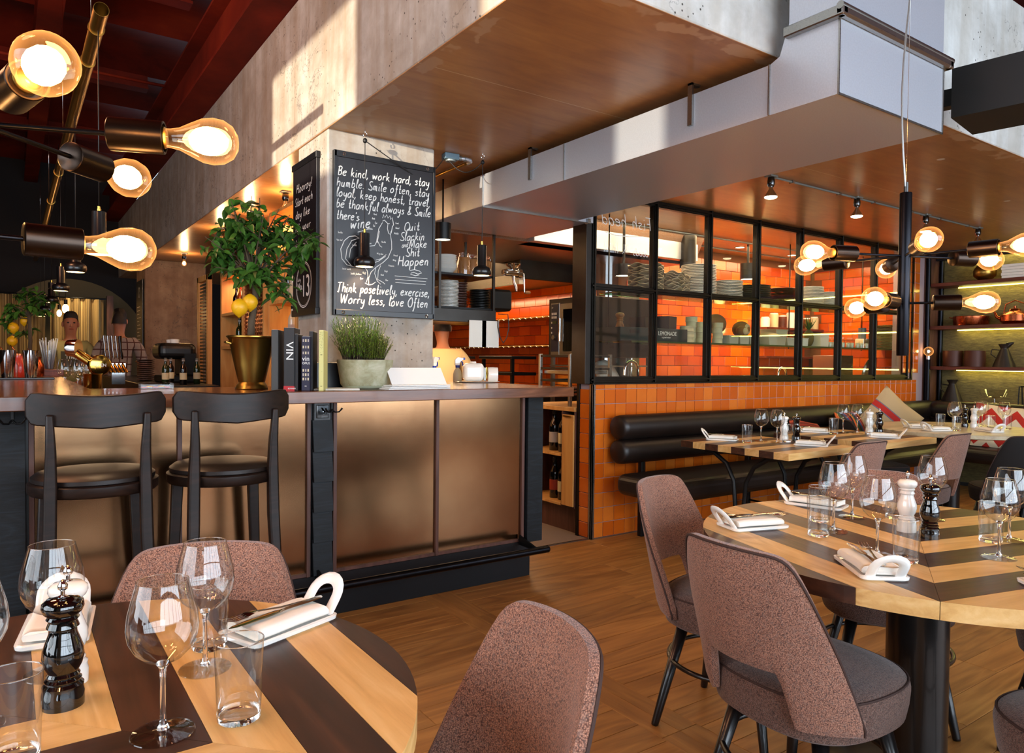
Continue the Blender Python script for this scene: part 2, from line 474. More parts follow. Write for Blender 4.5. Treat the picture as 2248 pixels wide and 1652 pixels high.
def goldwall():
    k = N('textured_gold_wall'); v = k.wcoord((1, 1, 1)); n = k.noise(k.wcoord((6, 6, 30)), 2.2, 6, .7, .6)
    c = k.ramp(n, [(.3, '#4A3F26'), (.55, '#6E6038'), (.8, '#8C7B4A')])
    k.set(color=c, rough=.7, normal=k.bump(n, .5, .006)); return k.m
MT['gold_wall'] = goldwall()
MT['carpet'] = plain('passage_carpet', '#7A6555', .95)
def glass(name='glass', ior=1.46, tint='#FFFFFF'):
    m = bpy.data.materials.new(name); m.use_nodes = True; t = m.node_tree
    for n in list(t.nodes):
        if n.type != 'OUTPUT_MATERIAL': t.nodes.remove(n)
    g = t.nodes.new('ShaderNodeBsdfGlass'); g.inputs['Roughness'].default_value = 0; g.inputs['IOR'].default_value = ior
    g.inputs['Color'].default_value = lin(tint); t.links.new(g.outputs[0], t.nodes['Material Output'].inputs[0]); return m
MT['glass'] = glass()
MT['glass_green'] = glass('green_glass', 1.2, '#B8D8B8')
def film(name, tint, base=.045, k=.85, p=4.0, edge=None):
    """thin clear sheet: transparent with a mirror film that strengthens at grazing angles"""
    m = bpy.data.materials.new(name); m.use_nodes = True; t = m.node_tree
    for n in list(t.nodes):
        if n.type != 'OUTPUT_MATERIAL': t.nodes.remove(n)
    a = t.nodes.new('ShaderNodeBsdfTransparent'); a.inputs[0].default_value = lin(tint)
    b = t.nodes.new('ShaderNodeBsdfGlossy'); b.inputs['Roughness'].default_value = 0.0
    w = t.nodes.new('ShaderNodeLayerWeight'); w.inputs[0].default_value = .5
    q = t.nodes.new('ShaderNodeMath'); q.operation = 'POWER'; q.inputs[1].default_value = p
    r = t.nodes.new('ShaderNodeMath'); r.operation = 'MULTIPLY_ADD'; r.inputs[1].default_value = k; r.inputs[2].default_value = base
    t.links.new(w.outputs['Facing'], q.inputs[0]); t.links.new(q.outputs[0], r.inputs[0])
    x = t.nodes.new('ShaderNodeMixShader')
    t.links.new(r.outputs[0], x.inputs[0]); t.links.new(a.outputs[0], x.inputs[1]); t.links.new(b.outputs[0], x.inputs[2])
    t.links.new(x.outputs[0], t.nodes['Material Output'].inputs[0]); return m
pane = film
MT['pane'] = pane('window_pane', '#F4F6F2')
MT['bulb_glass'] = pane('bulb_glass', '#FFE6C0')
def glow(name, col, st):
    k = N(name); k.set(color=lin(col), emit=lin(col), emits=st, rough=.5); return k.m
MT['filament_glow'] = glow('filament_glow', '#FFC27A', 55)
MT['led'] = glow('led_strip', '#FFE08A', 26)
MT['led_green'] = glow('led_strip_shelf', '#F2E060', 16)
MT['lamp_face'] = glow('lamp_face', '#FFE2B4', 9)
MT['lamp_inner'] = glow('lamp_inner', '#FFD79A', 6)
MT['flame'] = glow('flame', '#FF9A2A', 9)
def frosted():
    k = N('bulb_bloom'); k.set(color=lin('#FFE0B0'), emit=lin('#FFCE8C'), emits=7.0); return k.m
MT['bloom'] = frosted()
def leaf(name, a, b):
    k = N(name); n = k.noise(rvec(k, (1,1,1)), 30, 2, .5)
    c = k.ramp(k.math('ADD', k.math('MULTIPLY', k.rnd(), .6), k.math('MULTIPLY', n, .4)), [(.25, a), (.75, b)])
    k.set(color=c, rough=.38, spec=.5, sss=.0); return k.m
MT['leaf'] = leaf('leaf', '#24481A', '#4C7A28')
MT['herb'] = leaf('herb', '#465E1A', '#8E9E30')
MT['herb_light'] = leaf('herb_light', '#5E8428', '#B2C44A')
MT['bark'] = plain('bark', '#4A3D2C', .85)
def lemon():
    k = N('lemon'); v = k.coord((1,1,1)); n = k.voro(v, 260)
    k.set(color=lin('#E0A80E'), rough=.42, normal=k.bump(n, .35, .0012)); return k.m
MT['lemon'] = lemon()
def potstone():
    k = N('pot_stone'); v = k.coord((1,1,1)); n = k.noise(v, 14, 6, .65, .4)
    k.set(color=k.ramp(n, [(.3, '#8A8460'), (.5, '#A5A486'), (.7, '#BDBCA4')]), rough=.8, normal=k.bump(n, .3, .003)); return k.m
MT['pot'] = potstone()
MT['soil'] = plain('soil', '#1C120C', .95)
MT['skin'] = plain('skin', '#A8694A', .55)
MT['hair'] = plain('hair', '#1E120B', .7)
MT['cooksh'] = plain('cook_jacket', '#C9A873', .8)
MT['tshirt'] = plain('tshirt', '#8F8552', .85)
MT['print'] = plain('shirt_print', '#3A382C', .85)
def plaid():
    k = N('plaid'); p = k.sep(k.coord((1,1,1)))
    def st(a, f, w): return k.math('GREATER_THAN', k.math('FRACT', k.math('MULTIPLY', a, f)), 1-w)
    s = k.math('MAXIMUM', st(p[2], 12, .16), st(k.math('ADD', p[0], p[1]), 12, .16))
    k.set(color=k.mix(s, '#8E7C74', '#4A2620'), rough=.9); return k.m
MT['plaid'] = plaid()
MT['jeans'] = plain('trousers', '#15151A', .9)
def curtain():
    k = N('curtain'); p = k.sep(k.coord((1,1,1)))
    n = k.noise(k.coord((30, 30, .2)), 2.0, 3, .6)
    k.set(color=k.ramp(n, [(.35, '#4E3A20'), (.5, '#9A8050'), (.65, '#C6AC74')]), rough=.9); return k.m
MT['curtain'] = curtain()
MT['stone_top'] = wood('stone_top', '#8E7A5E', '#B5A382', '#CFC1A2', .5, .3, .1, 0, .05)
MT['bottle_dark'] = plain('bottle_dark', '#07070A', .07, 0, .6)
MT['bottle_green'] = plain('bottle_green', '#16280F', .08, 0, .6)
MT['bottle_amber'] = plain('bottle_amber', '#7A3410', .1, 0, .6)
MT['liquor_clear'] = plain('liquor_clear', '#C9C2A8', .08, 0, .6)
MT['label_cream'] = plain('label_cream', '#CFC29C', .7)
MT['label_grey'] = plain('label_grey', '#A89C94', .7)
MT['label_red'] = plain('label_red', '#8E2A12', .6)
MT['red_gloss'] = plain('red_gloss', '#B52A14', .25, 0, .5)
MT['blue_plastic'] = plain('blue_plastic', '#1C3A9A', .35)
MT['bread'] = plain('bread_crust', '#9A6430', .8)
MT['bread_in'] = plain('bread_crumb', '#D9B98A', .9)
MT['egg_tray'] = plain('egg_tray', '#B09A78', .95)
MT['crate_green'] = plain('crate_green', '#0D211F', .5)
MT['stoneware'] = plain('stoneware', '#A5987C', .4)
MT['stoneware_edge'] = plain('plate_white', '#CFCFC8', .25)
MT['tub'] = plain('translucent_tub', '#B5B5A8', .35)
MT['book_black'] = plain('book_black', '#17171A', .45)
MT['book_navy'] = plain('book_navy', '#1A1A34', .4)
MT['book_yellow'] = plain('book_yellow', '#CDC67E', .55)
MT['book_red'] = plain('book_red', '#A81620', .45)
MT['sack'] = plain('sackcloth', '#B59A70', .9)
MT['kilim_red'] = plain('kilim_red', '#8A2A14', .9)
MT['speaker_black'] = plain('speaker_black', '#0A0908', .6)
MT['plant_pot_red'] = plain('pomegranate', '#A01C14', .35)
MT['orange_glow'] = plain('lamp_brick', '#C2500E', .5)
MT['wire'] = plain('black_cable', '#0A0A0A', .5)
MT['clear_cable'] = plain('clear_cable', '#9A9A98', .25, .6)
MT['zinc_blue'] = plain('junction_box', '#6E8A9A', .45, .4)

MT['sheet_glass'] = film('sheet_glass', '#FBFCFB', .085, .8, 3.0)
k = N('bronze_panel'); v = k.coord((1,1,1)); n = k.noise(k.coord((6,6,160)), 3, 3, .6); m_ = k.noise(v, 2.2, 4, .6)
k.set(color=k.mix(k.ramp(m_, [(.35, 0.0), (.7, .6)]), '#A5805C', '#85583A'), metal=1.0, rough=k.math('ADD', .13, k.math('MULTIPLY', n, .07)), normal=k.bump(n, .03, .0002))
MT['copper_panel'] = k.m
# ================================================================== STRUCTURE
# floor: oak boards laid across, with a double border board every 2.1 m
fl = S("floor", MB().box(-3.3, 8.6, -3.2, 12.6, -.06, -.012), plain('subfloor', '#2A1A0E', .8))
PW = .128
def plank_mesh(L, w=PW):
    return MB().box(-L/2+.0012, L/2-.0012, -w/2+.001, w/2-.001, -.012, 0.0, .0009).mesh('plank', MT['oak_floor'])
strips = [-2.43, -.33, 1.77, 3.87, 5.97, 8.07]
SW = .086
sm_ = plank_mesh(1.3, SW)
n_pl = 0
for sx in strips[1:5]:
    for k in range(2):
        for j, y in enumerate((1.0, 2.3, 3.6)):
            if y > 3: 
                o = inst(plank_mesh(.85, SW), 'plank', fl, (sx + SW/2 + k*SW, 3.37, 0), (0,0,PI/2))
            else: o = inst(sm_, 'plank', fl, (sx + SW/2 + k*SW, y-.0+(-.0), 0), (0,0,PI/2))
            n_pl += 1
cache = {}
for bi in range(len(strips)-1):
    x0, x1 = strips[bi]+2*SW, strips[bi+1]
    row = 0; y = .35 + PW/2
    while y < 3.79:
        cuts = [x0]
        if random.random() < .75 and bi > 0:
            cuts.append(lerp(x0, x1, random.choice((.28, .4, .55, .7))))
        cuts.append(x1)
        for a, b in zip(cuts[:-1], cuts[1:]):
            L = round(b-a, 2)
            if L not in cache: cache[L] = plank_mesh(L)
            inst(cache[L], 'plank', fl, ((a+b)/2, y, 0)); n_pl += 1
        y += PW; row += 1
ft = P('board_field', MB().box(-3.3, 8.6, -3.2, .35, -.012, 0), MT['oak_floor'], fl, kind='stuff')
S('floor_passage', MB().box(-3.3, 3.34, 3.83, 12.6, -.012, .0).box(3.34, 8.6, 3.95, 12.6, -.012, 0), MT['carpet'])
S('trim_1', MB().box(2.46, 3.33, 3.815, 3.835, -.01, .003), MT['steel'])

# concrete slab with its deep edge beams, column, far pillar
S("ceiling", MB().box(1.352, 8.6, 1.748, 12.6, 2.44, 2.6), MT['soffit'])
slab = S('beam_front', MB().box(1.351, 8.6, 1.744, 1.95, 2.4405, 3.28, .006), MT['concrete_white'])
S('beam_side', MB().box(1.349, 1.60, 1.7435, 12.38, 2.4408, 3.28, .006), MT['concrete'])
S('column', MB().box(1.352, 1.98, 3.63, 4.09, 0, 2.44, .008), MT['concrete'])
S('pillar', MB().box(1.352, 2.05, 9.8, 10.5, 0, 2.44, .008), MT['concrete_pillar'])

# red steel ceiling above the lower part
rc = S('ceiling_red', MB().box(-3.4, 8.6, -3.3, 12.6, 4.15, 4.2), MT['red_steel'])
def ibeam(x, y0, y1, z, h=.34, w=.2, axis='y'):
    b = MB(); t = .02
    for (a0, a1, z0, z1) in ((x-w/2, x+w/2, z, z+t), (x-w/2, x+w/2, z+h-t, z+h), (x-t/2, x+t/2, z+t, z+h-t)):
        if axis == 'y': b.box(a0, a1, y0, y1, z0, z1)
        else: b.box(y0, y1, a0, a1, z0, z1)
    return b
P('beam', ibeam(1.245, -3.2, 12.4, 3.28, .4, .21), MT['red_steel'], rc)
for x in (.25, -.75, -1.75):
    P('beam', ibeam(x, -3.2, 12.4, 3.72, .3, .16), MT['red_steel'], rc)
for y in (.6, 2.3, 4.0, 5.9, 8.0, 10.2):
    P('beam', ibeam(y, -3.3, 1.13, 3.88, .25, .14, 'x'), MT['red_steel'], rc)
for x in (2.9, 4.3, 5.7, 7.1):
    P('beam', ibeam(x, -3.2, 1.74, 3.75, .3, .2), MT['red_beam'], rc)
P('beam', ibeam(1.2, 1.4, 8.5, 3.45, .32, .22, 'x'), MT['red_beam'], rc)
for i in range(14):                                                  # curved deck sheets between the beams
    y0 = -3.0 + i*1.1
    b = MB()
    b.grid(lambda u, v: (lerp(-3.3, 1.35, v), y0 + u*1.1, 4.02 + .11*math.sin(PI*u)), 9, 2)
    P('panel', b, MT['red_steel'], rc)
b = MB()
for y in (1.65, 3.35, 5.1, 7.1):
    b.tube([(-3.2, y, 3.66), (1.14, y, 3.66)], .014, 8)
P('pipe', b, MT['red_steel'], rc)

# outer shell with tall windows behind the viewer
def wall_with_openings(name, axis, c, u0, u1, z1, ops, mat, t=.14, par=None):
    """wall in the plane axis=c; ops list of (ua, ub, za, zb)"""
    b = MB(); ops = sorted(ops); us = [u0]
    def bx(a0, a1, z0, z1_):
        if a1-a0 < 1e-4 or z1_-z0 < 1e-4: return
        if axis == 'y': b.box(a0, a1, c, c+t, z0, z1_)
        else: b.box(c, c+t, a0, a1, z0, z1_)
    cur = u0
    for (a, bb, za, zb) in ops:
        bx(cur, a, 0, z1); bx(a, bb, 0, za); bx(a, bb, zb, z1); cur = bb
    bx(cur, u1, 0, z1)
    return S(name, b, mat)
wall_with_openings('wall_back', 'y', -3.34, -3.4, 8.7, 4.2, [(-1.1, 6.3, .5, 3.2)], MT['wall_plain'])
wall_with_openings('wall_left', 'x', -3.44, -3.34, 12.6, 4.2, [(-.2, .17, .5, 3.2), (1.2, 2.6, .5, 3.2)], MT['dark_wall'])  # unseen wall, openings shaped to cast the sun patches
wall_with_openings('wall_right', 'x', 8.36, -3.34, 1.0, 4.2, [], MT['trim_wood'])
def win_frame(name, axis, c, u0, u1, z0, z1, n, m):
    w = MB()
    for i in range(n+1):
        u = lerp(u0, u1, i/n)
        (w.box(u-.03, u+.03, c-.03, c+.03, z0, z1) if axis == 'y' else w.box(c-.03, c+.03, u-.03, u+.03, z0, z1))
    for j in range(m+1):
        z = lerp(z0, z1, j/m)
        (w.box(u0, u1, c-.03, c+.03, z-.03, z+.03) if axis == 'y' else w.box(c-.03, c+.03, u0, u1, z-.03, z+.03))
    S(name, w, MT['black_metal'])
win_frame('window_2', 'y', -3.03, -1.1, 6.3, .5, 3.2, 7, 2)
win_frame('window_3', 'x', -3.40, 1.2, 2.6, .5, 3.2, 1, 1)
for ya, yb in ((-.2, .17), (1.2, 2.6)):
    TH('sun_blocker', MB().box(-3.43, -3.425, ya, yb, .5, 2.42), MT['paper'], 'added pale sun blind drawn over the lower part of the %s side window' % ('narrow' if yb < 1 else 'wide'), 'blocker')  # unseen sheets, added to keep the low sun off the room
S('wall_right_shelves', MB().box(8.32, 8.5, 1.0, 3.95, 0, 4.2), MT['gold_wall'])
S('wall_corner', MB().box(7.97, 8.5, 3.795, 3.96, 0, 2.44), MT['trim_wood'])
S('wall_far', MB().box(-3.4, 1.6, 12.4, 12.6, 0, 4.2), MT['dark_wall'])
S('wall_far_kitchen', MB().box(1.6, 8.6, 12.45, 12.6, 0, 2.44), MT['dark_wall'])
# olive arch panel and curtain on the far wall
b = MB(); arc = [(-.6, 2.02)] ; N_ = 24
arc = [(.72 + 1.05*math.cos(a), 1.25 + 1.12*math.sin(a)) for a in [PI*k/N_ for k in range(N_+1)]] + [(-.33, 0.02), (1.77, .02)]
S('wall_arch', MB().prism(arc, 12.30, 12.38, 'y'), MT['olive_wall'])

# kitchen walls
S('wall_kitchen_far', MB().box(2.05, 4.7, 8.5, 8.6, 0, 2.44), MT['grout_kitchen'])
wk = S('wall_kitchen', MB().box(4.886, 8.30, 5.21, 5.3, 0, 2.44), MT['grout_kitchen'])
ws = S('wall_kitchen_side', MB().box(8.12, 8.3, 3.96, 5.21, 0, 2.44), MT['grout_kitchen'])
wd = S('wall_kitchen_deep', MB().box(4.71, 4.80, 5.3, 8.5, 0, 2.44), MT['grout_kitchen'])
TP = .1047
tw, th_ = .196, .1
tm = MB().box(-tw/2, tw/2, -.007, 0, -th_/2, th_/2, .002).mesh('tile', MT['tile_kitchen'])
tmh = MB().box(-tw/4, tw/4, -.007, 0, -th_/2, th_/2, .002).mesh('tile', MT['tile_kitchen'])
cnt = 0; rest = MB()
for r in range(11, 23):                                              # wall seen through the windows
    z = r*.105 + .0
    if z + .05 > 2.44: continue
    off = .1 if r % 2 else 0
    x = 4.99 + off
    while x < 8.0:
        if 4.9 < x-.1:
            if cnt < 185: inst(tm, 'tile', wk, (x, 5.21, z)); cnt += 1
            else: rest.box(x-tw/2, x+tw/2, 5.203, 5.21, z-.05, z+.05)
        x += .2
P('tile_remainder', rest, MT['tile_kitchen'], wk, kind='stuff', label='small orange tiles further along the kitchen wall')
for r in range(11, 23):
    z = r*.105
    off = .1 if r % 2 else 0
    y = 4.07 + off
    while y < 5.15:
        inst(tm, 'tile', ws, (8.12, y, z), (0,0,-PI/2)); y += .2
rest = MB(); cnt = 0
for r in range(9, 20):
    z = r*.105; off = .1 if r % 2 else 0
    y = 5.42 + off
    while y < 8.4:
        inst(tm, 'tile', wd, (4.71, y, z), (0,0,-PI/2)); y += .2

# the low tiled wall that carries the steel window
wl = S('wall_low', MB().box(3.332, 7.97, 3.801, 3.95, 0, 1.085).box(3.97+3.66, 7.97, 3.801, 3.95, 1.085, 2.44), MT['grout'])
tmf = MB().box(-.0505, .0505, -.007, 0, -.0505, .0505, .0022).mesh('tile', MT['tile'])
tme = MB().box(-.0505, .0505, -.007, 0, -.015, .015, .002).mesh('tile', MT['tile'])
cnt = 0; rest = MB()
x0 = 3.44 - TP/2
cells = []
for i in range(43):
    for r in range(11):
        cells.append((x0 + i*TP, r))
for r in range(11, 23):
    for i in range(40, 43): cells.append((x0 + (i+.3)*TP, r))
cells.sort(key=lambda c: c[0] + (1.2 if c[1] < 4 and c[0] > 4.4 else 0))
for x, r in cells:
    z = .005 + TP*(r+.5)
    if r == 10: z = 1.069
    if cnt < 296: inst(tme if r == 10 else tmf, 'tile', wl, (x, 3.801, z)); cnt += 1
    else: rest.box(x-.0505, x+.0505, 3.794, 3.801, z-(.015 if r == 10 else .0505), z+(.015 if r == 10 else .0505), .002)
P('tile_remainder', rest, MT['tile'], wl, kind='stuff')
for r in range(10):                                                  # narrow end face
    b = .005 + TP*(r+.5)
    inst(tmf, 'tile', wl, (3.332, 3.876, b), (0,0,-PI/2), (.98,1,1))
P('corner_bar', MB().box(3.322, 3.352, 3.788, 3.806, 0, 1.087, .002).box(3.322, 3.336, 3.788, 3.820, 0, 1.087), MT['steel'], wl)
P('corner_bar', MB().box(3.318, 3.342, 3.925, 3.955, 0, 1.087, .002), MT['frame_steel'], wl)
P('sill', MB().box(3.318, 7.68, 3.780, 3.955, 1.086, 1.096, .001), MT['frame_steel'], wl)
P('skirting', MB().box(3.352, 7.97, 3.786, 3.794, -.004, .006), MT['steel'], wl)

# steel kitchen window: 7 x 2 panes
win = bpy.data.objects.new('window_1', None); COL.objects.link(win); win['kind'] = 'structure'
y0, y1 = 3.785, 3.845
XS = [3.33, 3.935, 4.545, 5.155, 5.765, 6.39, 7.005, 7.63]
def bar(nm, x0, x1, z0, z1, vertical):
    b = MB()
    if vertical:
        c = (x0+x1)/2
        b.box(c-.022, c+.022, y0+.018, y1, z0, z1, .001).box(c-.006, c+.006, y0-.006, y0+.018, z0, z1, .001)
        b.box(c-.016, c+.016, y0+.008, y0+.018, z0, z1)
    else:
        c = (z0+z1)/2
        b.box(x0, x1, y0+.018, y1, c-.022, c+.022, .001).box(x0, x1, y0-.004, y0+.018, c-.006, c+.006, .001)
        b.box(x0, x1, y0+.008, y0+.018, c-.016, c+.016)
    return P(nm, b, MT['frame_steel'], win)
for i, x in enumerate(XS):
    bar('mullion' if 0 < i < 7 else 'frame', x-.02, x+.02, 1.096, 2.44, True)
P('post', MB().box(3.262, 3.308, 3.80, 3.95, 1.09, 2.44, .002), MT['steel_dark'], win)
for z in (1.118, 1.772, 2.418):
    bar('transom' if 1.5 < z < 2 else 'frame', XS[0]-.02, XS[-1]+.02, z-.02, z+.02, False)
for i in range(7):
    for z0, z1 in ((1.14, 1.75), (1.794, 2.396)):
        P('pane', MB().box(XS[i]+.021, XS[i+1]-.021, 3.815, 3.819, z0, z1), MT['pane'], win)
P('frame', MB().box(7.70, 7.725, 3.782, 3.80, 1.10, 2.41).box(7.63, 7.725, 3.782, 3.80, 1.085, 1.10), MT['frame_steel'], win)

# ventilation duct: drops at the slab edge and runs over the pass
dt = E('ventilation_duct', 'large galvanised steel ventilation duct dropping over the concrete slab edge', 'duct', (0,0,0))
side = [(1.45,2.2),(3.77,2.2),(3.77,2.392),(1.732,2.392),(1.69,2.41),(1.652,2.52),(1.652,4.1),(1.45,4.1)]
P('duct_body', MB().prism(side, 2.40, 3.158, 'x'), MT['galv'], dt)
P('duct_section', MB().box(2.395, 3.30, 3.775, 4.57, 2.196, 2.392, .003), MT['galv'], dt)
b = MB().box(2.372, 2.402, 1.42, 1.66, 2.462, 2.50, .004).box(2.372, 3.188, 1.42, 1.452, 2.462, 2.50, .008)
b.box(3.158, 3.188, 1.42, 1.66, 2.462, 2.50, .004).tube([(2.37,1.432,2.495),(3.19,1.432,2.495)], .014, 10)
P('flange', b, MT['steel'], dt)
for q in ((2.393,2.401,1.73,1.736,2.2,2.392),(2.393,2.401,2.98,2.984,2.2,2.392),(2.393,3.16,3.768,3.778,2.19,2.2),(2.396,3.162,1.446,1.45,2.196,2.204),(2.395,2.401,1.446,1.452,2.2,2.47),(3.155,3.162,1.446,1.452,2.2,2.47)):
    P('seam', MB().box(*q), MT['steel'], dt)
for y in (2.12, 3.28):
    P('hanger', MB().box(2.388, 2.398, y-.012, y+.012, 2.26, 2.44).box(2.388, 2.44, y-.012, y+.012, 2.43, 2.44), MT['steel'], dt)
P('joint_clip', MB().box(3.235, 3.262, 3.755, 3.79, 2.185, 2.22, .003), MT['steel'], dt)

S('ceiling_kitchen_bulkhead', MB().prism([(4.7,2.2),(5.9,2.2),(6.2,2.436),(4.58,2.436)], 2.7, 5.4, 'x'), MT['galv_bounce'])
# ================================================================== BAR
bar = E('bar_counter', 'long walnut topped bar faced with brushed bronze panels', 'bar counter', (0,0,0))
ct = [(-2.4,3.17),(2.64,3.17),(2.60,4.27),(1.99,4.27),(1.99,3.83),(.30,3.83),(.30,11.0),(-.45,11.0),(-.45,3.83),(-2.4,3.83)]
o = P('countertop', MB().prism(ct, 1.046, 1.10), MT['counter_wood'], bar); bevel(o, .003)
P('carcass', MB().box(-2.3, 2.46, 3.385, 3.78, 0, 1.046).box(-.40, .27, 3.78, 10.9, 0, 1.046).box(2.0, 2.46, 3.78, 4.2, 0, 1.046), MT['board_rail'], bar)
P('plinth', MB().box(-2.3, 2.475, 3.355, 3.385, 0, .205, .002), MT['plinth'], bar)
for x0, x1 in ((-2.2,-1.2),(.075,.588),(.605,1.155),(1.30,1.85),(1.868,2.412)):
    P('panel', MB().box(x0, x1, 3.368, 3.384, .215, 1.046, .001), MT['copper_panel'], bar)
for x in (.065, .597, 1.163, 1.293, 1.859, 2.42):
    P('batten', MB().box(x-.009, x+.009, 3.352, 3.384, .205, 1.046, .001), MT['trim_wood'], bar)
for x0, x1 in ((.075,.588),(.605,1.155),(1.30,1.85),(1.868,2.412)):
    P('bead', MB().box(x0, x1, 3.358, 3.384, .205, .223, .001), MT['trim_wood'], bar)
P('post', MB().box(2.44, 2.548, 3.335, 3.385, .20, 1.046, .002), MT['char_wood'], bar)
P('post', MB().box(-.2, .046, 3.325, 3.385, .01, 1.046, .002), MT['char_wood'], bar)
P('post', MB().box(1.172, 1.284, 3.372, 3.385, .2, 1.046), MT['board_rail'], bar)
zz = [.942, .802, .658, .514, .369, .211]
for i in range(5):
    z1, z0 = zz[i], zz[i+1]
    P('shingle', MB().prism([(3.366,z1+.012),(3.345,z0+.002),(3.328,z0+.002),(3.352,z1+.012)], 1.180, 1.276, 'x'), MT['char_wood'], bar)
b = MB().box(1.186, 1.27, 3.352, 3.366, .945, 1.04, .003)
P('socket_plate', b, MT['board_rail'], bar)
so = E('power_socket', 'black round mains socket on the charred post under the counter', 'socket', (1.228, 3.350, .995))
P('faceplate', MB().box(-.03, .03, -.006, .0, -.032, .032, .003), MT['black_gloss'], so)
b = MB(); b.lathe([(.019,-.001),(.019,.003),(.015,.003),(.0148,-.004),(0,-.004)], 20); b.xf(Matrix.Translation((0,-.006,0)) @ Matrix.Rotation(PI/2, 4, 'X'))
P('outlet', b, MT['black_gloss'], so)
b = MB(); b.lathe([(0,0),(.003,0),(.003,.002),(0,.002)], 8); b.xf(Matrix.Translation((0,-.006,0)) @ Matrix.Rotation(PI/2, 4, 'X')); P('screw', b, MT['chrome'], so)
def coat_hook(x, y, label):
    h = E('coat_hook', label, 'hook', (x, y, 1.005))
    P('bracket', MB().box(-.006, .006, -.012, .0, -.012, .036, .002), MT['black_metal'], h)
    for s in (-1, 1):
        P('prong', MB().tube([(0,-.01,.0),(s*.012,-.02,-.014),(s*.028,-.03,-.012),(s*.042,-.036,.006)], [.004,.0035,.0035,.0045], 8), MT['black_metal'], h)
coat_hook(1.272, 3.352, 'small black double coat hook beside the mains socket')
coat_hook(.005, 3.325, 'small black double coat hook on the wide charred post')
fr = E('foot_rail', 'black steel foot rail along the base of the bar', 'foot rail', (0,0,0))
P('rail', MB().tube([(-2.2,3.16,.2),(2.452,3.16,.2)], .0195, 20), MT['pipe_black'], fr)
P('end_cap', MB().tube([(2.452,3.16,.2),(2.46,3.16,.2)], [.0205,.018], 20), MT['black_paint'], fr)
for x in (-1.2, .05, 1.2, 2.40):
    P('bracket', MB().prism([(3.165,.20),(3.355,.20),(3.355,.245)], x-.006, x+.006, 'x').box(x-.006, x+.006, 3.165, 3.355, .19, .202), MT['black_metal'], fr)

# ------------------------------------------------------------------ bar stools
def bar_stool(label, x, y=3.09, rz=0):
    """origin at floor under the seat; the back points to -Y"""
    t = E('bar_stool', label, 'bar stool', (x, y, 0), rz, 'dark wooden bar stools at the counter')
    W_ = MT['stool_wood']
    o = P('seat_frame', MB().lathe([(.0,.752),(.207,.752),(.214,.76),(.214,.79),(.205,.795),(0,.795)], 40), W_, t)
    b = MB(); b.lathe([(0,.790),(.185,.790),(.203,.798),(.203,.812),(.185,.826),(.12,.833),(0,.835)], 40)
    P('cushion', b, MT['leather'], t)
    for sx in (-1, 1):
        # rear leg runs on as the back post
        pts = [(sx*.175,-.235,0),(sx*.160,-.205,.30),(sx*.150,-.175,.62),(sx*.147,-.172,.80),(sx*.146,-.185,.92),(sx*.150,-.200,1.05)]
        b = MB(); vs = []; ws = [.018,.020,.023,.022,.018,.013]
        prof = []
        for p, w in zip(pts, ws):
            prof.append([(p[0]-w*.9,p[1]-w,p[2]),(p[0]+w*.9,p[1]-w,p[2]),(p[0]+w*.9,p[1]+w,p[2]),(p[0]-w*.9,p[1]+w,p[2])])
        vs = [q for pr_ in prof for q in pr_]; fs = [(0,3,2,1)]
        for i in range(len(pts)-1):
            for k in range(4): fs.append((i*4+k, i*4+(k+1)%4, i*4+4+(k+1)%4, i*4+4+k))
        n = (len(pts)-1)*4; fs.append((n,n+1,n+2,n+3)); b.add(vs, fs, True)
        o = P('leg', b, W_, t); m = bevel(o, .007, 2, 30)
        b = MB(); vs = []; A = [(sx*.185,.165,0,.016),(sx*.165,.150,.4,.019),(sx*.150,.135,.77,.022)]
        for (px, py, pz, w) in A: vs += [(px-w,py-w,pz),(px+w,py-w,pz),(px+w,py+w,pz),(px-w,py+w,pz)]
        fs = [(0,3,2,1),(8,9,10,11)]
        for i in range(2):
            for k in range(4): fs.append((i*4+k, i*4+(k+1)%4, i*4+4+(k+1)%4, i*4+4+k))
        b.add(vs, fs, True); o = P('leg', b, W_, t); bevel(o, .006, 2, 30)
    for (a, c) in (((-.17,-.19,.28),(-.17,.155,.28)),((.17,-.19,.28),(.17,.155,.28)),((-.17,.155,.22),(.17,.155,.22)),((-.165,-.2,.33),(.165,-.2,.33))):
        o = P('stretcher', MB().box(min(a[0],c[0])-.009, max(a[0],c[0])+.009, min(a[1],c[1])-.009, max(a[1],c[1])+.009, a[2]-.016, a[2]+.016, .004), W_, t)
    # bowed top rail
    n = 26; vs = []; fs = []
    for i in range(n+1):
        u = -1 + 2*i/n; x_ = u*.218
        yb = -.215 + .07*u*u
        e = max(0, (abs(u)-.86)/.14); rr = math.sqrt(max(0, 1-e*e))
        zt = 1.128 - .016*math.cos(u*PI/2) ; zb = 1.0 + .018*(abs(u)) - .004
        zc = (zt+zb)/2; hz = (zt-zb)/2*(.45+.55*rr)
        for (dy, z) in ((-.011, zc-hz), (.011, zc-hz), (.011, zc+hz), (-.011, zc+hz)): vs.append((x_, yb+dy, z))
    for i in range(n):
        for k in range(4): fs.append((i*4+k, i*4+(k+1)%4, i*4+4+(k+1)%4, i*4+4+k))
    fs += [(0,3,2,1),(n*4,n*4+1,n*4+2,n*4+3)]
    b = MB().add(vs, fs, True); o = P('backrest', b, W_, t); bevel(o, .005, 3, 50)
    return t
bar_stool('dark stained wooden bar stool facing the silvery bar panels, second from the shingled post', .257, 3.09)
bar_stool('dark stained wooden bar stool standing nearest the shingled post', .716, 3.09)

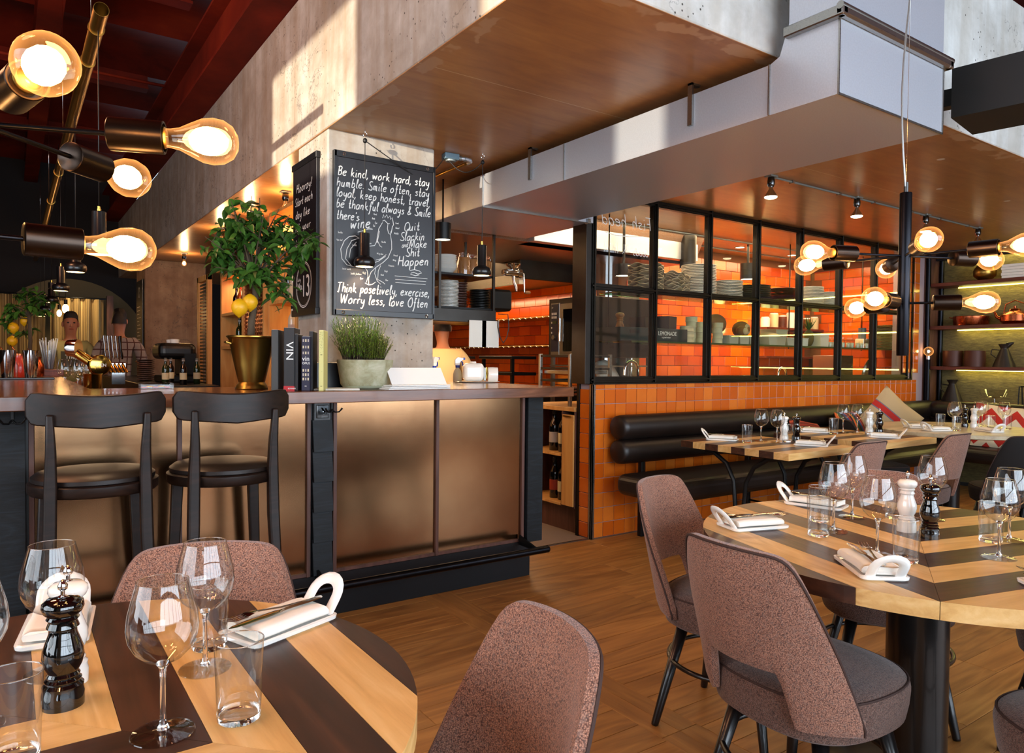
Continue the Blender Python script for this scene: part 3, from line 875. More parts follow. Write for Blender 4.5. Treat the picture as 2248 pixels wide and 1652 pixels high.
# ------------------------------------------------------------------ striped tables
def clip_poly(poly, a, b, c):
    """keep a*x+b*y <= c"""
    out = []
    for i in range(len(poly)):
        p, q = poly[i], poly[(i+1) % len(poly)]
        dp = a*p[0]+b*p[1]-c; dq = a*q[0]+b*q[1]-c
        if dp <= 0: out.append(p)
        if (dp < 0 < dq) or (dq < 0 < dp):
            t = dp/(dp-dq); out.append((p[0]+(q[0]-p[0])*t, p[1]+(q[1]-p[1])*t))
    return out
def stave(poly, ang, z0, z1, mat, parent):
    """one board of the top: mesh turned so that its local X is the grain"""
    cx = sum(p[0] for p in poly)/len(poly); cy = sum(p[1] for p in poly)/len(poly)
    c, s = math.cos(-ang), math.sin(-ang)
    # pull in a hair so that joints read
    pts = []
    for x, y in poly:
        dx, dy = x-cx, y-cy; pts.append((dx*c-dy*s, dx*s+dy*c))
    b = MB().prism(pts, z0, z1)
    o = P('stave', b, mat, parent); o.location = (cx, cy, 0); o.rotation_euler = (0,0,ang)
    return o
def chevron_top(parent, R, joint, dirA, dirB, w, first, z0=.70, z1=.74, order=('L','D')):
    """round top: two halves of parallel boards that meet in a mitre through the centre.
       joint: angle of the mitre; dirA/dirB board directions; w: spacing measured along the mitre from the near edge"""
    n = 96; circ = [(R*math.cos(2*PI*i/n), R*math.sin(2*PI*i/n)) for i in range(n)]
    jx, jy = math.cos(joint), math.sin(joint); nx, ny = -jy, jx
    g = .0004
    for side, d in ((1, dirA), (-1, dirB)):
        half = clip_poly(circ, -nx*side, -ny*side, -g)
        # boards: lines through points on the mitre, direction d ; normal m
        mx, my = -math.sin(d), math.cos(d)
        if mx*jx+my*jy < 0: mx, my = -mx, -my
        step = w*(mx*jx+my*jy)
        off0 = first*(mx*jx+my*jy)
        k0 = int(math.floor((-R-off0)/step))-1
        for k in range(k0, k0+60):
            lo = off0 + k*step; hi = lo + step
            if lo > R or hi < -R: continue
            poly = clip_poly(clip_poly(half, mx, my, hi-g), -mx, -my, -(lo+g))
            if len(poly) < 3: continue
            stave(poly, d, z0, z1, MT['ash' if k % 2 == 0 else 'walnut'], parent)
big = E('round_table', 'large round dining table with ash and walnut chevron top on black pillar', 'table', (2.169, 1.031, 0))
chevron_top(big, .609, math.radians(29.3), math.radians(73.5), math.radians(-14), .1455, -.609-.1455, order=None)
def oval_post(parent):
    P('stem', MB().lathe([(.04,.58),(.04,.70)], 28), MT['black_gloss'], parent)
    P('collar', MB().lathe([(0,.565),(.088,.565),(.092,.57),(.092,.588),(.088,.594),(.042,.594),(.042,.565)], 36), MT['black_paint'], parent)
    P('column', MB().lathe([(.082,.02),(.082,.565)], 36), MT['black_paint'], parent)
    P('base', MB().lathe([(0,0),(.28,0),(.28,.012),(.27,.018),(0,.022)], 40), MT['black_paint'], parent)
    P('spider', MB().box(-.3,.3,-.03,.03,.688,.70).box(-.03,.03,-.3,.3,.688,.699), MT['black_paint'], parent)
oval_post(big)
near = E('round_table', 'smaller round striped table with white plates beside the bar', 'table', (.0385, 1.187, 0))
chevron_top(near, .515, math.radians(-46.6+180), 0, PI/2, .139, -.1215, order=None)
oval_post(near)
# ------------------------------------------------------------------ upholstered chairs
def ss(a, b, x):
    t = max(0.0, min(1.0, (x-a)/(b-a))); return t*t*(3-2*t)
def chair_shell(ztop=.815, hw=64, thick=.030):
    """curved back with a cut-out above the seat; local: chair faces +X, seat centre at origin"""
    nu, nv = 57, 13
    def zb(a):      # lower edge over the angle from the rear (degrees)
        a = abs(a)
        return lerp(.525, .392, ss(20, 31, a))
    def zt(a):
        a = abs(a)
        base = ztop - .004*(a/24)**2
        line = lerp(.815, .408, (a-27.5)/(64-27.5))      # raking front edge
        k = 45.0                                          # smooth minimum: the round shoulder
        return -math.log(math.exp(-k*base) + math.exp(-k*line))/k + .004
    def rad(z, a):
        lean = (z-.42)
        return .248 + .035*ss(.42,.80,z)*abs(math.sin(math.radians(a)))**2 + lean*.20*math.cos(math.radians(a))
    def pt(a, z, off):
        r = rad(z, a) + off; t = math.radians(180 - a)
        return (r*math.cos(t), r*math.sin(t), z)
    vs = []; fs = []
    A = [lerp(-hw, hw, i/(nu-1)) for i in range(nu)]
    for L, off in ((0, -thick/2), (1, thick/2)):
        for j in range(nv):
            for a in A:
                z0_, z1_ = zb(a), zt(a); z1_ = max(z1_, z0_+.04)
                v = j/(nv-1); z = lerp(z0_, z1_, v)
                # soften thickness to the rims
                e = min(v, 1-v, (hw-abs(a))/hw*2.2); k = .55+.45*min(1, e/.10)
                vs.append(pt(a, z, off*k))
    off_ = nu*nv
    idx = lambda L,i,j: L*off_ + j*nu + i
    for j in range(nv-1):
        for i in range(nu-1):
            fs.append((idx(1,i,j), idx(1,i+1,j), idx(1,i+1,j+1), idx(1,i,j+1)))
            fs.append((idx(0,i,j), idx(0,i,j+1), idx(0,i+1,j+1), idx(0,i+1,j)))
    for i in range(nu-1):
        fs.append((idx(0,i,0), idx(0,i+1,0), idx(1,i+1,0), idx(1,i,0)))
        fs.append((idx(0,i,nv-1), idx(1,i,nv-1), idx(1,i+1,nv-1), idx(0,i+1,nv-1)))
    for j in range(nv-1):
        fs.append((idx(0,0,j), idx(1,0,j), idx(1,0,j+1), idx(0,0,j+1)))
        fs.append((idx(0,nu-1,j), idx(0,nu-1,j+1), idx(1,nu-1,j+1), idx(1,nu-1,j)))
    shell = MB().add(vs, fs, True)
    path = []
    for off in (thick*.5,):
        p1 = [pt(a, zt(a)-.004, off*.75) for a in A]
        side = lambda a: [pt(a, lerp(zt(a), zb(a), t), off*.7) for t in (.1,.3,.5,.7,.9)]
        path = side(-hw)[::-1] + p1 + side(hw)
    pip = MB().tube(path, .0032, 6)
    return shell, pip
_sh, _pp = chair_shell()
ME_SHELL = _sh.mesh('backrest', MT['fabric']); fixn(ME_SHELL)
ME_PIP = _pp.mesh('piping', MT['piping']); fixn(ME_PIP)
def seat_mesh():
    b = MB(); n = 56
    def ring(r, z):
        out = []
        for k in range(n):
            a = 2*PI*k/n; c, s = math.cos(a), math.sin(a)
            # soft square plan
            q = (abs(c)**3.0 + abs(s)**3.0)**(-1/3.0); q = lerp(1, q, .75)
            out.append((r*q*c, r*q*s, z))
        return out
    R = [(.0,.352),(.198,.352),(.212,.362),(.219,.40),(.222,.435),(.219,.452),(.208,.463),(.17,.470),(.10,.474),(.0,.476)]
    vs = []; fs = []
    for r, z in R: vs += ring(r, z)
    for j in range(len(R)-1):
        for k in range(n): fs.append((j*n+k, j*n+(k+1)%n, (j+1)*n+(k+1)%n, (j+1)*n+k))
    b.add(vs, fs, True)
    p = MB().tube(ring(.2165,.457), .003, 6, closed=True)
    return b, p
_sb, _sp = seat_mesh()
ME_SEAT = _sb.mesh('seat', MT['fabric_seat']); fixn(ME_SEAT)
ME_SPIP = _sp.mesh('piping', MT['piping']); fixn(ME_SPIP)
LEGA = [45, 135, 225, 315]
def leg_mesh(a):
    t = math.radians(a); c, s = math.cos(t), math.sin(t)
    return MB().tube([(.272*c,.272*s,0),(.27*c,.27*s,.008),(.172*c,.172*s,.36)], [.0115,.013,.021], 16).mesh('leg', MT['black_paint'])
ME_LEG = [leg_mesh(a) for a in LEGA]
ME_RING = MB().tube([(.215*math.cos(2*PI*k/48), .215*math.sin(2*PI*k/48), .225) for k in range(48)], .0085, 8, closed=True).mesh('foot_ring', MT['black_paint'])
def swap(me, mat):
    m = me.copy(); m.materials.clear(); m.materials.append(mat); return m
ME_SHELL_K = swap(ME_SHELL, MT['fabric_black']); ME_SEAT_K = swap(ME_SEAT, MT['fabric_black'])
def chair(label, x, y, face, black=False, group='brown upholstered chairs', cut=False):
    t = E('dining_chair', label, 'chair', (x, y, 0), math.radians(face), group)
    inst(ME_SHELL_K if black else ME_SHELL, 'backrest', t); inst(ME_SEAT_K if black else ME_SEAT, 'seat', t)
    inst(ME_PIP, 'piping', t); inst(ME_SPIP, 'seat_piping', t)
    for m in ME_LEG: inst(m, 'leg', t)
    inst(ME_RING, 'foot_ring', t)
    return t
chair('brown upholstered chair seen from behind, its back closest to the viewer at the chevron table', 1.725, 1.095, -3)
chair('brown chair with one wing turned outward, behind the nearest chair at the chevron table', 2.05, 1.59, -75)
chair('brown upholstered chair standing alone on the passage side of the smaller striped table', .44, .98, 170)
chair('brown chair facing the viewer between the smaller striped table and the bar stools', .27, 1.47, -110)
chair('brown chair tucked behind the wine glasses on the far side of the chevron table', 2.62, 1.36, 216)
chair('dark brown chair with empty seat turned to the chevron table, lower corner of the view', 1.98, .50, 70)
chair('brown chair half under the chevron table beyond its black pillar', 2.70, .72, 150)
G2 = 'brown upholstered chairs'
chair('brown chair pushed up to the first square table from the tiled wall end', 3.95, 2.44, 90)
chair('brown chair pushed up to the second square table along the banquette', 4.90, 2.40, 90)
GK = 'black upholstered chairs'
chair('black chair between the second square table and the round stone table', 5.62, 3.02, -30, True, GK)
chair('large black chair turned to the round stone table, next to the brown chair wing', 5.35, 1.98, 45, True, GK)
chair('brown chair cut off by the picture edge behind the black chair', 4.95, 1.28, 60)
# ------------------------------------------------------------------ tableware
ZT = .74
ME_BOWL = MB().lathe([(.006,.0935),(.010,.0975),(.024,.104),(.036,.116),(.0435,.132),(.0455,.147),(.0435,.166),(.038,.188),(.0325,.2085)], 44, cap=False).mesh('bowl', MT['sheet_glass']); fixn(ME_BOWL)
ME_RIM = MB().tube([(.0325*math.cos(2*PI*k/40), .0325*math.sin(2*PI*k/40), .2085) for k in range(40)], .0006, 6, closed=True).mesh('rim', MT['glass'])
ME_STEM = MB().lathe([(0,.004),(.008,.0075),(.0042,.016),(.0036,.04),(.0036,.075),(.0045,.090),(.009,.0968),(.007,.0985),(0,.0992)], 24, cap=False).mesh('stem', MT['glass']); fixn(ME_STEM)
ME_FOOT = MB().lathe([(0,.0006),(.040,.0006),(.0408,.0016),(.040,.0026),(.020,.0040),(.008,.0065),(0,.0065)], 44, cap=False).mesh('foot', MT['sheet_glass']); fixn(ME_FOOT)
ME_TWALL = MB().lathe([(.0298,.010),(.0300,.02),(.0335,.1125)], 44, cap=False).mesh('wall', MT['sheet_glass']); fixn(ME_TWALL)
ME_TRIM = MB().tube([(.0333*math.cos(2*PI*k/40), .0333*math.sin(2*PI*k/40), .1125) for k in range(40)], .0009, 6, closed=True).mesh('rim', MT['glass'])
ME_TBASE = MB().lathe([(0,0.0002),(.0275,.0002),(.0293,.002),(.0299,.011),(.026,.0085),(0,.0085)], 40, cap=False).mesh('base', MT['glass']); fixn(ME_TBASE)
MILLP = [(0,0),(.0275,0),(.0278,.020),(.0262,.026),(.0268,.031),(.0225,.035),(.0240,.039),(.0205,.042),(.0220,.046),(.0195,.050),(.0245,.060),(.0272,.072),(.0262,.084),
         (.0215,.098),(.0182,.108),(.0180,.113),(.0212,.116),(.0195,.121),(.0180,.124),(.0215,.1285),(.0190,.132),(.0245,.137),(.0275,.144),(.0268,.151),(.0205,.157),(.008,.159),(0,.159)]
def mill_meshes(mat):
    b = MB().lathe(MILLP, 36, cap=False).mesh('mill_body', mat); fixn(b)
    return b
ME_MK, ME_MW = mill_meshes(MT['black_gloss']), mill_meshes(MT['white_gloss'])
ME_MWD = mill_meshes(MT['wood_mill'])
ME_KNOB = MB().lathe([(0,.157),(.006,.157),(.007,.160),(.003,.162),(.0028,.168),(.0062,.171),(.0068,.176),(.004,.181),(.002,.184),(0,.185)], 20, cap=False).mesh('finial', MT['chrome']); fixn(ME_KNOB)
def wine(label, x, y, z=ZT, group=None):
    t = E('wine_glass', label, 'wine glass', (x, y, z), 0, group or 'stemmed wine glasses')
    inst(ME_BOWL, 'bowl', t); inst(ME_RIM, 'rim', t); inst(ME_STEM, 'stem', t); inst(ME_FOOT, 'foot', t); return t
def tumbler(label, x, y, z=ZT, group=None):
    t = E('water_tumbler', label, 'glass', (x, y, z), 0, group or 'water tumblers')
    inst(ME_TWALL, 'wall', t); inst(ME_TRIM, 'rim', t); inst(ME_TBASE, 'base', t); return t
def mill(label, x, y, dark, z=ZT, group=None):
    t = E('pepper_mill' if dark else 'salt_mill', label, 'mill', (x, y, z), 0, group)
    inst(ME_MK if dark else ME_MW, 'mill_body', t); inst(ME_KNOB, 'finial', t); return t
# handled white dish: flat tray, the handle loops up at one end (+X)
def tray_mesh():
    b = MB(); w, l = .056, .098
    def rr(hw, hl, r, z, n=6):
        out = []
        for (cx, cy, a0) in ((hl-r, hw-r, 0), (-hl+r, hw-r, PI/2), (-hl+r, -hw+r, PI), (hl-r, -hw+r, 1.5*PI)):
            for k in range(n+1):
                a = a0 + PI/2*k/n; out.append((cx+r*math.cos(a), cy+r*math.sin(a), z))
        return out
    R = [rr(w-.006, l-.006, .012, 0), rr(w, l, .016, .004), rr(w+.001, l+.001, .016, .0105), rr(w-.004, l-.004, .013, .012), rr(w-.010, l-.010, .010, .008)]
    n = len(R[0]); vs = [p for r in R for p in r]; fs = []
    for j in range(4):
        for k in range(n): fs.append((j*n+k, j*n+(k+1)%n, (j+1)*n+(k+1)%n, (j+1)*n+k))
    fs.append(tuple(reversed(range(n)))); fs.append(tuple(4*n+k for k in range(n)))
    b.add(vs, fs, False)
    # handle: a flat U-shaped loop leaning outward
    pts = []; tilt = math.radians(52); L = .072; hw = .034
    for k in range(25):
        t = k/24
        if t < .3: u, v = (t/.3)*(L-hw), -hw
        elif t > .7: u, v = ((1-t)/.3)*(L-hw), hw
        else:
            a = -PI/2 + PI*(t-.3)/.4; u, v = L-hw + hw*math.cos(a), hw*math.sin(a)
        pts.append((l-.012 + u*math.cos(tilt), v, .007 + u*math.sin(tilt)))
    h = MB().tube(pts, .0125, 10, flat=.42)
    # flatten the loop into the plane of the handle is given by 'flat'
    return b.mesh('dish', MT['ceramic']), h.mesh('handle', MT['ceramic'])
ME_TRAY, ME_HAND = tray_mesh(); fixn(ME_TRAY); fixn(ME_HAND)
def napkin_mesh():
    b = MB()
    # folded cloth: soft roll in section, open fold at one long side
    sec = [(-.043,.0),(-.048,.004),(-.048,.012),(-.042,.019),(-.03,.021),(.02,.019),(.034,.020),(.043,.016),(.046,.009),(.044,.002),(.03,.0)]
    def f(u, v):
        k = u*(len(sec)-1); i = min(int(k), len(sec)-2); t = k-i
        y = lerp(sec[i][0], sec[i+1][0], t); z = lerp(sec[i][1], sec[i+1][1], t)
        x = lerp(-.084, .078, v)
        e = min(v, 1-v); z *= .86+.14*min(1, e/.1)
        return (x + .004*math.sin(y*60), y*(1+.03*math.sin(v*7)), z)
    b.grid(f, 31, 14)
    nu = 31; nv = 14; n = len(b.v)
    b.f.append(tuple(range(nu))); b.sm.append(False); b.mi.append(0)
    b.f.append(tuple((nv-1)*nu+i for i in reversed(range(nu)))); b.sm.append(False); b.mi.append(0)
    b.box(-.07, .083, -.040, .030, -.001, .006, .002)
    return b.mesh('napkin', MT['napkin'])
ME_NAP = napkin_mesh()
def knife_mesh():
    b = MB()
    prof = [(-.105,.004,.0022),(-.098,.0085,.0032),(-.07,.0088,.0032),(-.04,.006,.0030),(-.015,.0045,.0028),(-.008,.0055,.002),(0,.0088,.0011),(.03,.0098,.0010),(.07,.0095,.0008),(.095,.0065,.0006),(.105,.002,.0004)]
    vs = []
    for x, hw, hz in prof: vs += [(x,-hw,0),(x,0,-hz),(x,hw,0),(x,0,hz)]
    fs = [(0,1,2,3)]
    for i in range(len(prof)-1):
        for k in range(4): fs.append((i*4+k, i*4+4+k, i*4+4+(k+1)%4, i*4+(k+1)%4))
    return b.add(vs, fs, True).mesh('table_knife', MT['cutlery'])
def fork_mesh():
    b = MB()
    prof = [(-.1,.004,.0015,0),(-.09,.009,.002,0),(-.06,.0065,.002,.001),(-.02,.0032,.0018,.002),(.02,.0032,.0018,.006),(.035,.008,.0013,.008),(.045,.0115,.001,.007),(.055,.0125,.001,.005)]
    vs = []
    for x, hw, hz, z in prof: vs += [(x,-hw,z),(x,0,z-hz),(x,hw,z),(x,0,z+hz)]
    fs = [(0,1,2,3)]
    for i in range(len(prof)-1):
        for k in range(4): fs.append((i*4+k, i*4+4+k, i*4+4+(k+1)%4, i*4+(k+1)%4))
    b.add(vs, fs, True)
    for k in range(4):
        y = -.0108 + k*.0072
        b.tube([(.052,y,.005),(.075,y*.98,.003),(.098,y*.96,.008)], [.0017,.0015,.0007], 6)
    return b.mesh('table_fork', MT['cutlery'])
ME_KN, ME_FK = knife_mesh(), fork_mesh()
fixn(ME_KN); fixn(ME_FK)
def setting(x, y, ang, where, fork_first=True, z=ZT, knife=True, s=1.0):
    """dish + napkin + cutlery; ang = direction of the handle (deg)"""
    a = math.radians(ang)
    t = E('handled_dish', 'white handled dish ' + where, 'dish', (x, y, z), a, 'handled white dishes'); t.scale = (s,)*3
    inst(ME_TRAY, 'dish', t); inst(ME_HAND, 'handle', t)
    n = inst(ME_NAP, 'napkin', None, (x, y, z+.0125*s), (0,0,a)); n.scale = (s,)*3
    n['label'] = 'folded white napkin in the dish ' + where; n['category'] = 'napkin'; n['group'] = 'folded napkins'
    for me, nm, dy, da, wd, dz in ((ME_KN, 'table_knife', -.010, 3.15, 'knife', .0375), (ME_FK, 'table_fork', .010, 3.0, 'fork', .0345)):
        if nm == 'table_fork' and not fork_first: continue
        o = inst(me, nm, None, (x - math.sin(a)*dy - math.cos(a)*.012, y + math.cos(a)*dy - math.sin(a)*.012, z+dz*s), (0,0,a+da)); o.scale = (s,)*3
        o['label'] = 'steel %s on the napkin %s' % (wd, where); o['category'] = wd; o['group'] = 'table %ss' % wd
# near table
wine('tall clear wine glass standing in front of the tumbler at the smaller striped table', .167, 1.059)
wine('clear wine glass with its base behind the front wine glass, before the brown chair', .259, 1.243)
wine('wine glass behind the black pepper mill, a white dish seen through it', .053, 1.357)
wine('wine glass cut by the picture edge beside the black pepper mill', -.048, 1.215)
wine('smaller wine glass partly outside the picture behind the cut-off glass', -.075, 1.33)
tumbler('empty clear water tumbler beside the tall front wine glass, smaller striped table', .263, 1.046)
tumbler('clear tumbler behind the far wine glass stem on the smaller striped table', .285, 1.335)
tumbler('clear tumbler in the lower corner in front of the black pepper mill', .0, 1.09)
mill('glossy black pepper mill with steel finial on the smaller striped table', .061, 1.228, True)
mill('glossy white salt mill hidden behind the black pepper mill, smaller striped table', .072, 1.31, False)
setting(.415, 1.355, 22, 'beside the far tumbler on the smaller striped table')
setting(.07, 1.57, 82, 'behind the black mill on the smaller striped table', False)
# chevron table
wine('clear wine glass between the two nearer tumblers on the chevron table', 1.893, 1.008)
wine('clear wine glass behind the left tumbler on the chevron table', 2.047, 1.225)
wine('clear wine glass farthest along the chevron table beside the handled dish', 2.288, 1.305)
wine('clear wine glass right behind the black mill on the chevron table', 2.479, 1.143)
wine('clear wine glass standing apart near the picture edge on the chevron table', 2.137, .814)
wine('clear wine glass behind the one near the picture edge, chevron table', 2.385, .883)
tumbler('clear water tumbler in front of the white mill on the chevron table', 1.895, .934)
tumbler('clear water tumbler between the two handled dishes on the chevron table', 1.96, 1.22)
tumbler('clear tumbler behind the second glass from the dish, chevron table', 2.14, 1.33)
tumbler('clear tumbler seen through the wine glass near the picture edge', 2.32, .905)
tumbler('clear tumbler hidden behind the white mill on the chevron table', 2.40, 1.22)
mill('glossy white salt mill in the middle of the chevron table', 2.244, 1.106, False)
mill('glossy black pepper mill next to the white mill on the chevron table', 2.214, 1.025, True)
setting(1.885, 1.395, 163, 'at the passage side edge of the chevron table')
setting(1.742, .945, -130, 'at the front edge of the chevron table')
setting(2.36, 1.48, 105, 'at the far edge of the chevron table')
setting(1.98, .60, -40, 'cut by the picture edge on the chevron table')

# square tables along the banquette
def square_table(label, x0, x1, y0, y1, along='x'):
    t = E('square_table', label, 'table', ((x0+x1)/2, (y0+y1)/2, 0), 0, 'square striped tables')
    hx, hy = (x1-x0)/2, (y1-y0)/2; n = 8
    for k in range(n):
        ya, yb = lerp(-hy, hy, k/n), lerp(-hy, hy, (k+1)/n)
        o = P('stave', MB().box(-hx, hx, -(yb-ya)/2+.0004, (yb-ya)/2-.0004, .70, .74, .001), MT['ash' if k % 2 == 0 else 'walnut'], t)
        o.location = (0, (ya+yb)/2, 0)
    for s in (-1, 1):
        b = MB()
        for q in (-1, 1):
            pts = [(s*.26, q*.30, .695), (s*.26, q*.20, .68), (s*.26, q*.10, .62), (s*.26, q*.045, .52), (s*.26, q*.03, .36), (s*.26, q*.03, .1)]
            b.tube(pts, .014, 10)
        b.tube([(s*.26,-.3,.693),(s*.26,.3,.693)], .012, 8)
        b.tube([(s*.26,0,.12),(s*.26,-.16,.04),(s*.26,-.28,.012)], .014, 10).tube([(s*.26,0,.12),(s*.26,.16,.04),(s*.26,.28,.012)], .014, 10)
        P('leg', b, MT['black_metal'], t)
    P('stretcher', MB().tube([(-.26,0,.34),(.26,0,.34)], .012, 8), MT['black_metal'], t)
    return t
square_table('square striped table nearest the end of the tiled wall, on black scrolled legs', 3.57, 4.27, 2.41, 3.2)
square_table('square striped table farther along the banquette, beside the round stone table', 4.55, 5.28, 2.41, 3.2)
def t_group(n, cx, wx):
    pass
T1 = 'on the first square table'; T2 = 'on the second square table'
wine('wine glass left of its pair, ' + T1, 3.985, 2.895); wine('wine glass in front of its pair, ' + T1, 4.02, 2.80)
tumbler('tumbler beside the far handled dish, ' + T1, 3.846, 2.898); tumbler('tumbler in front of the white mill, ' + T1, 4.11, 2.79)
mill('white salt mill standing behind the tumbler, ' + T1, 4.18, 2.86, False); mill('black pepper mill next to the white mill, ' + T1, 4.225, 2.80, True)
setting(3.82, 3.07, 118, 'at the bench side of the first square table', False); setting(4.05, 2.58, -62, 'at the chair side of the first square table', False)
wine('wine glass left of its pair, ' + T2, 5.03, 2.95); wine('wine glass right of its pair, ' + T2, 5.08, 2.87)
tumbler('tumbler beside the far handled dish, ' + T2, 4.876, 2.931); tumbler('tumbler in front of the white mill, ' + T2, 5.10, 2.79)
mill('white salt mill behind its tumbler, ' + T2, 5.19, 2.84, False); mill('black pepper mill next to the white mill, ' + T2, 5.235, 2.79, True)
setting(4.86, 3.07, 118, 'at the bench side of the second square table', False); setting(4.95, 2.60, -62, 'at the chair side of the second square table', False)
# round stone table in the corner
st = E('stone_table', 'round pale stone topped table in the banquette corner', 'table', (6.22, 2.72, 0))
P('tabletop', MB().lathe([(0,.705),(.61,.705),(.62,.71),(.62,.735),(.615,.74),(0,.74)], 72), MT['stone_top'], st)
P('column', MB().lathe([(.06,.02),(.06,.705)], 28), MT['black_paint'], st)
P('base', MB().lathe([(0,0),(.3,0),(.3,.015),(.06,.03)], 36), MT['black_paint'], st)
for i, (x, y) in enumerate(((6.035,2.634),(6.22,2.70),(6.39,2.60),(6.60,2.66),(6.60,2.50))):
    wine('wine glass on the round stone table, ' + ('nearest the handled dishes', 'behind the first pair glass', 'beside the white mill', 'between the mills and the red cushion', 'nearest the red patterned cushion')[i], x, y)
for i, (x, y) in enumerate(((6.10,2.76),(5.975,2.584),(6.30,2.48),(6.5,2.44))):
    tumbler('water tumbler on the round stone table, ' + ('behind the left wine glass', 'in front of the left wine glass', 'below the middle wine glasses', 'close to the red cushion side')[i], x, y)
mill('black pepper mill on the round stone table', 6.38, 2.70, True); mill('white salt mill on the round stone table', 6.40, 2.64, False)
setting(5.95, 2.86, 150, 'at the left rim of the round stone table', False); setting(5.83, 2.66, 160, 'nearest the chair side of the round stone table', False)
setting(6.12, 2.42, -120, 'at the front rim of the round stone table', False)

# ------------------------------------------------------------------ banquette
bq = E('banquette', 'long black leather banquette with roll back along the tiled wall', 'bench', (0,0,0))
def roll(y, z, r, x0, x1, ry=None):
    b = MB(); n = 28; pr = [(0,-.0),(r*.82,.0),(r*.95,.012),(r,.05)]
    L = x1-x0
    prof = [(0,0),(r*.80,0),(r*.94,.010),(r,.045),(r,L-.045),(r*.94,L-.01),(r*.8,L),(0,L)]
    b.lathe(prof, n, cap=False)
    b.xf(Matrix.Translation((x0,y,z)) @ Matrix.Rotation(PI/2,4,'Y'))
    return b
def roll_y(x, z, r, y0, y1):
    L = y1-y0; prof = [(0,0),(r*.80,0),(r*.94,.010),(r,.045),(r,L-.045),(r*.94,L-.01),(r*.8,L),(0,L)]
    b = MB().lathe(prof, 28, cap=False); b.xf(Matrix.Translation((x,y1,z)) @ Matrix.Rotation(PI/2,4,'X')); return b
P('back_roll', roll(3.685, .787, .088, 3.46, 7.9), MT['leather'], bq)
P('back_roll', roll(3.685, .617, .086, 3.462, 7.9), MT['leather'], bq)
o = P('seat', MB().box(3.42, 7.85, 3.17, 3.66, .33, .475), MT['leather'], bq); bevel(o, .055, 5)
P('back_roll', roll_y(7.83, .787, .088, 1.2, 3.62), MT['leather'], bq)
P('back_roll', roll_y(7.83, .617, .086, 1.2, 3.62), MT['leather'], bq)
o = P('seat', MB().box(7.33, 7.8, 1.2, 3.2, .33, .47), MT['leather'], bq); bevel(o, .055, 5)
for x in (3.70, 4.9, 6.1, 7.2):
    P('bracket', MB().box(x-.018, x+.018, 3.66, 3.70, .0, .62, .003), MT['black_metal'], bq)
    P('leg', MB().tube([(x,3.24,0),(x,3.24,.34)], .014, 10), MT['black_metal'], bq)
    P('foot_bar', MB().tube([(x,3.24,.14),(x,3.69,.14)], .008, 8), MT['black_metal'], bq)

def cushion(label, loc, size, rot, mat, seed=0):
    w, h, d = size
    b = MB()
    def f(sgn):
        def g(u, v):
            x, y = 2*u-1, 2*v-1
            e = (1-abs(x)**2.6)*(1-abs(y)**2.6); e = max(0, e)**.55
            pin = 1 - .10*(abs(x)*abs(y))*0 - .06*(1-abs(x))*abs(y)**2 - .06*(1-abs(y))*abs(x)**2
            return (x*w/2*pin, sgn*d/2*e*(1+.06*math.sin(5*x+seed)*math.cos(4*y)), y*h/2*pin)
        return g
    b.grid(f(1), 19, 19); b.grid(f(-1), 19, 19)
    me = b.mesh('cushion', mat); fixn(me)
    o = inst(me, 'cushion', None, loc, rot); o['label'] = label; o['category'] = 'cushion'; return o
def cush_mat(name, base, rules):
    k = N(name); p = k.sep(k.coord((1,1,1))); c = lin(base)
    for (ax, lo, hi, col) in rules:
        m = k.math('MULTIPLY', k.math('GREATER_THAN', p[ax], lo), k.math('LESS_THAN', p[ax], hi))
        c = k.mix(m, c, col)
    n = k.noise(k.coord((1,1,1)), 60, 3, .6)
    k.set(color=c, rough=.92, normal=k.bump(n, .3, .002)); return k.m
MT['sack_print'] = cush_mat('sack_print', '#B79C72', [(2, .055, .105, '#B5281E'), (2, .045, .055, '#6A6A78'), (2, .105, .113, '#6A6A78')])
def kilim(name, cols, axis, pitch):
    k = N(name); p = k.sep(k.coord((1,1,1))); f = k.math('FRACT', k.math('DIVIDE', p[axis], pitch))
    st = [(i/len(cols), c) for i, c in enumerate(cols)]
    k.set(color=k.ramp(f, st, 'CONSTANT'), rough=.92); return k.m
MT['kilim_a'] = kilim('kilim_a', ['#6E1E12','#A8401E','#2A1A14','#C07A34','#6E1E12','#8E2E18'], 2, .11)
MT['kilim_b'] = kilim('kilim_b', ['#0E0E22','#1E3A6A','#8E1E18','#1A0E10','#C85A1E','#1E4A2A'], 0, .16)
def zig():
    k = N('zigzag'); p = k.sep(k.coord((1,1,1)))
    t = k.math('ADD', p[2], k.math('MULTIPLY', k.math('ABSOLUTE', k.math('SUBTRACT', k.math('FRACT', k.math('MULTIPLY', p[0], 5)), .5)), .22))
    f = k.math('GREATER_THAN', k.math('FRACT', k.math('MULTIPLY', t, 6)), .5)
    k.set(color=k.mix(f, '#D9C29E', '#B5220F'), rough=.9); return k.m
MT['zigzag'] = zig()
cushion('beige sackcloth cushion with red band leaning in the banquette corner', (6.60, 3.46, .70), (.52, .52, .16), (.30, .62, -.35), MT['sack_print'])
cushion('small red and brown striped kilim cushion behind the first square table', (5.38, 3.44, .62), (.42, .34, .14), (-.5, .15, 0), MT['kilim_a'])
cushion('dark blue and red striped cushion behind the second square table glasses', (6.05, 3.46, .66), (.42, .36, .14), (-.4, 0, .1), MT['kilim_b'])
cushion('red and cream zigzag cushion on the bench by the shelves', (7.66, 2.92, .66), (.46, .42, .14), (-.25, .1, -1.25), MT['zigzag'], 2)
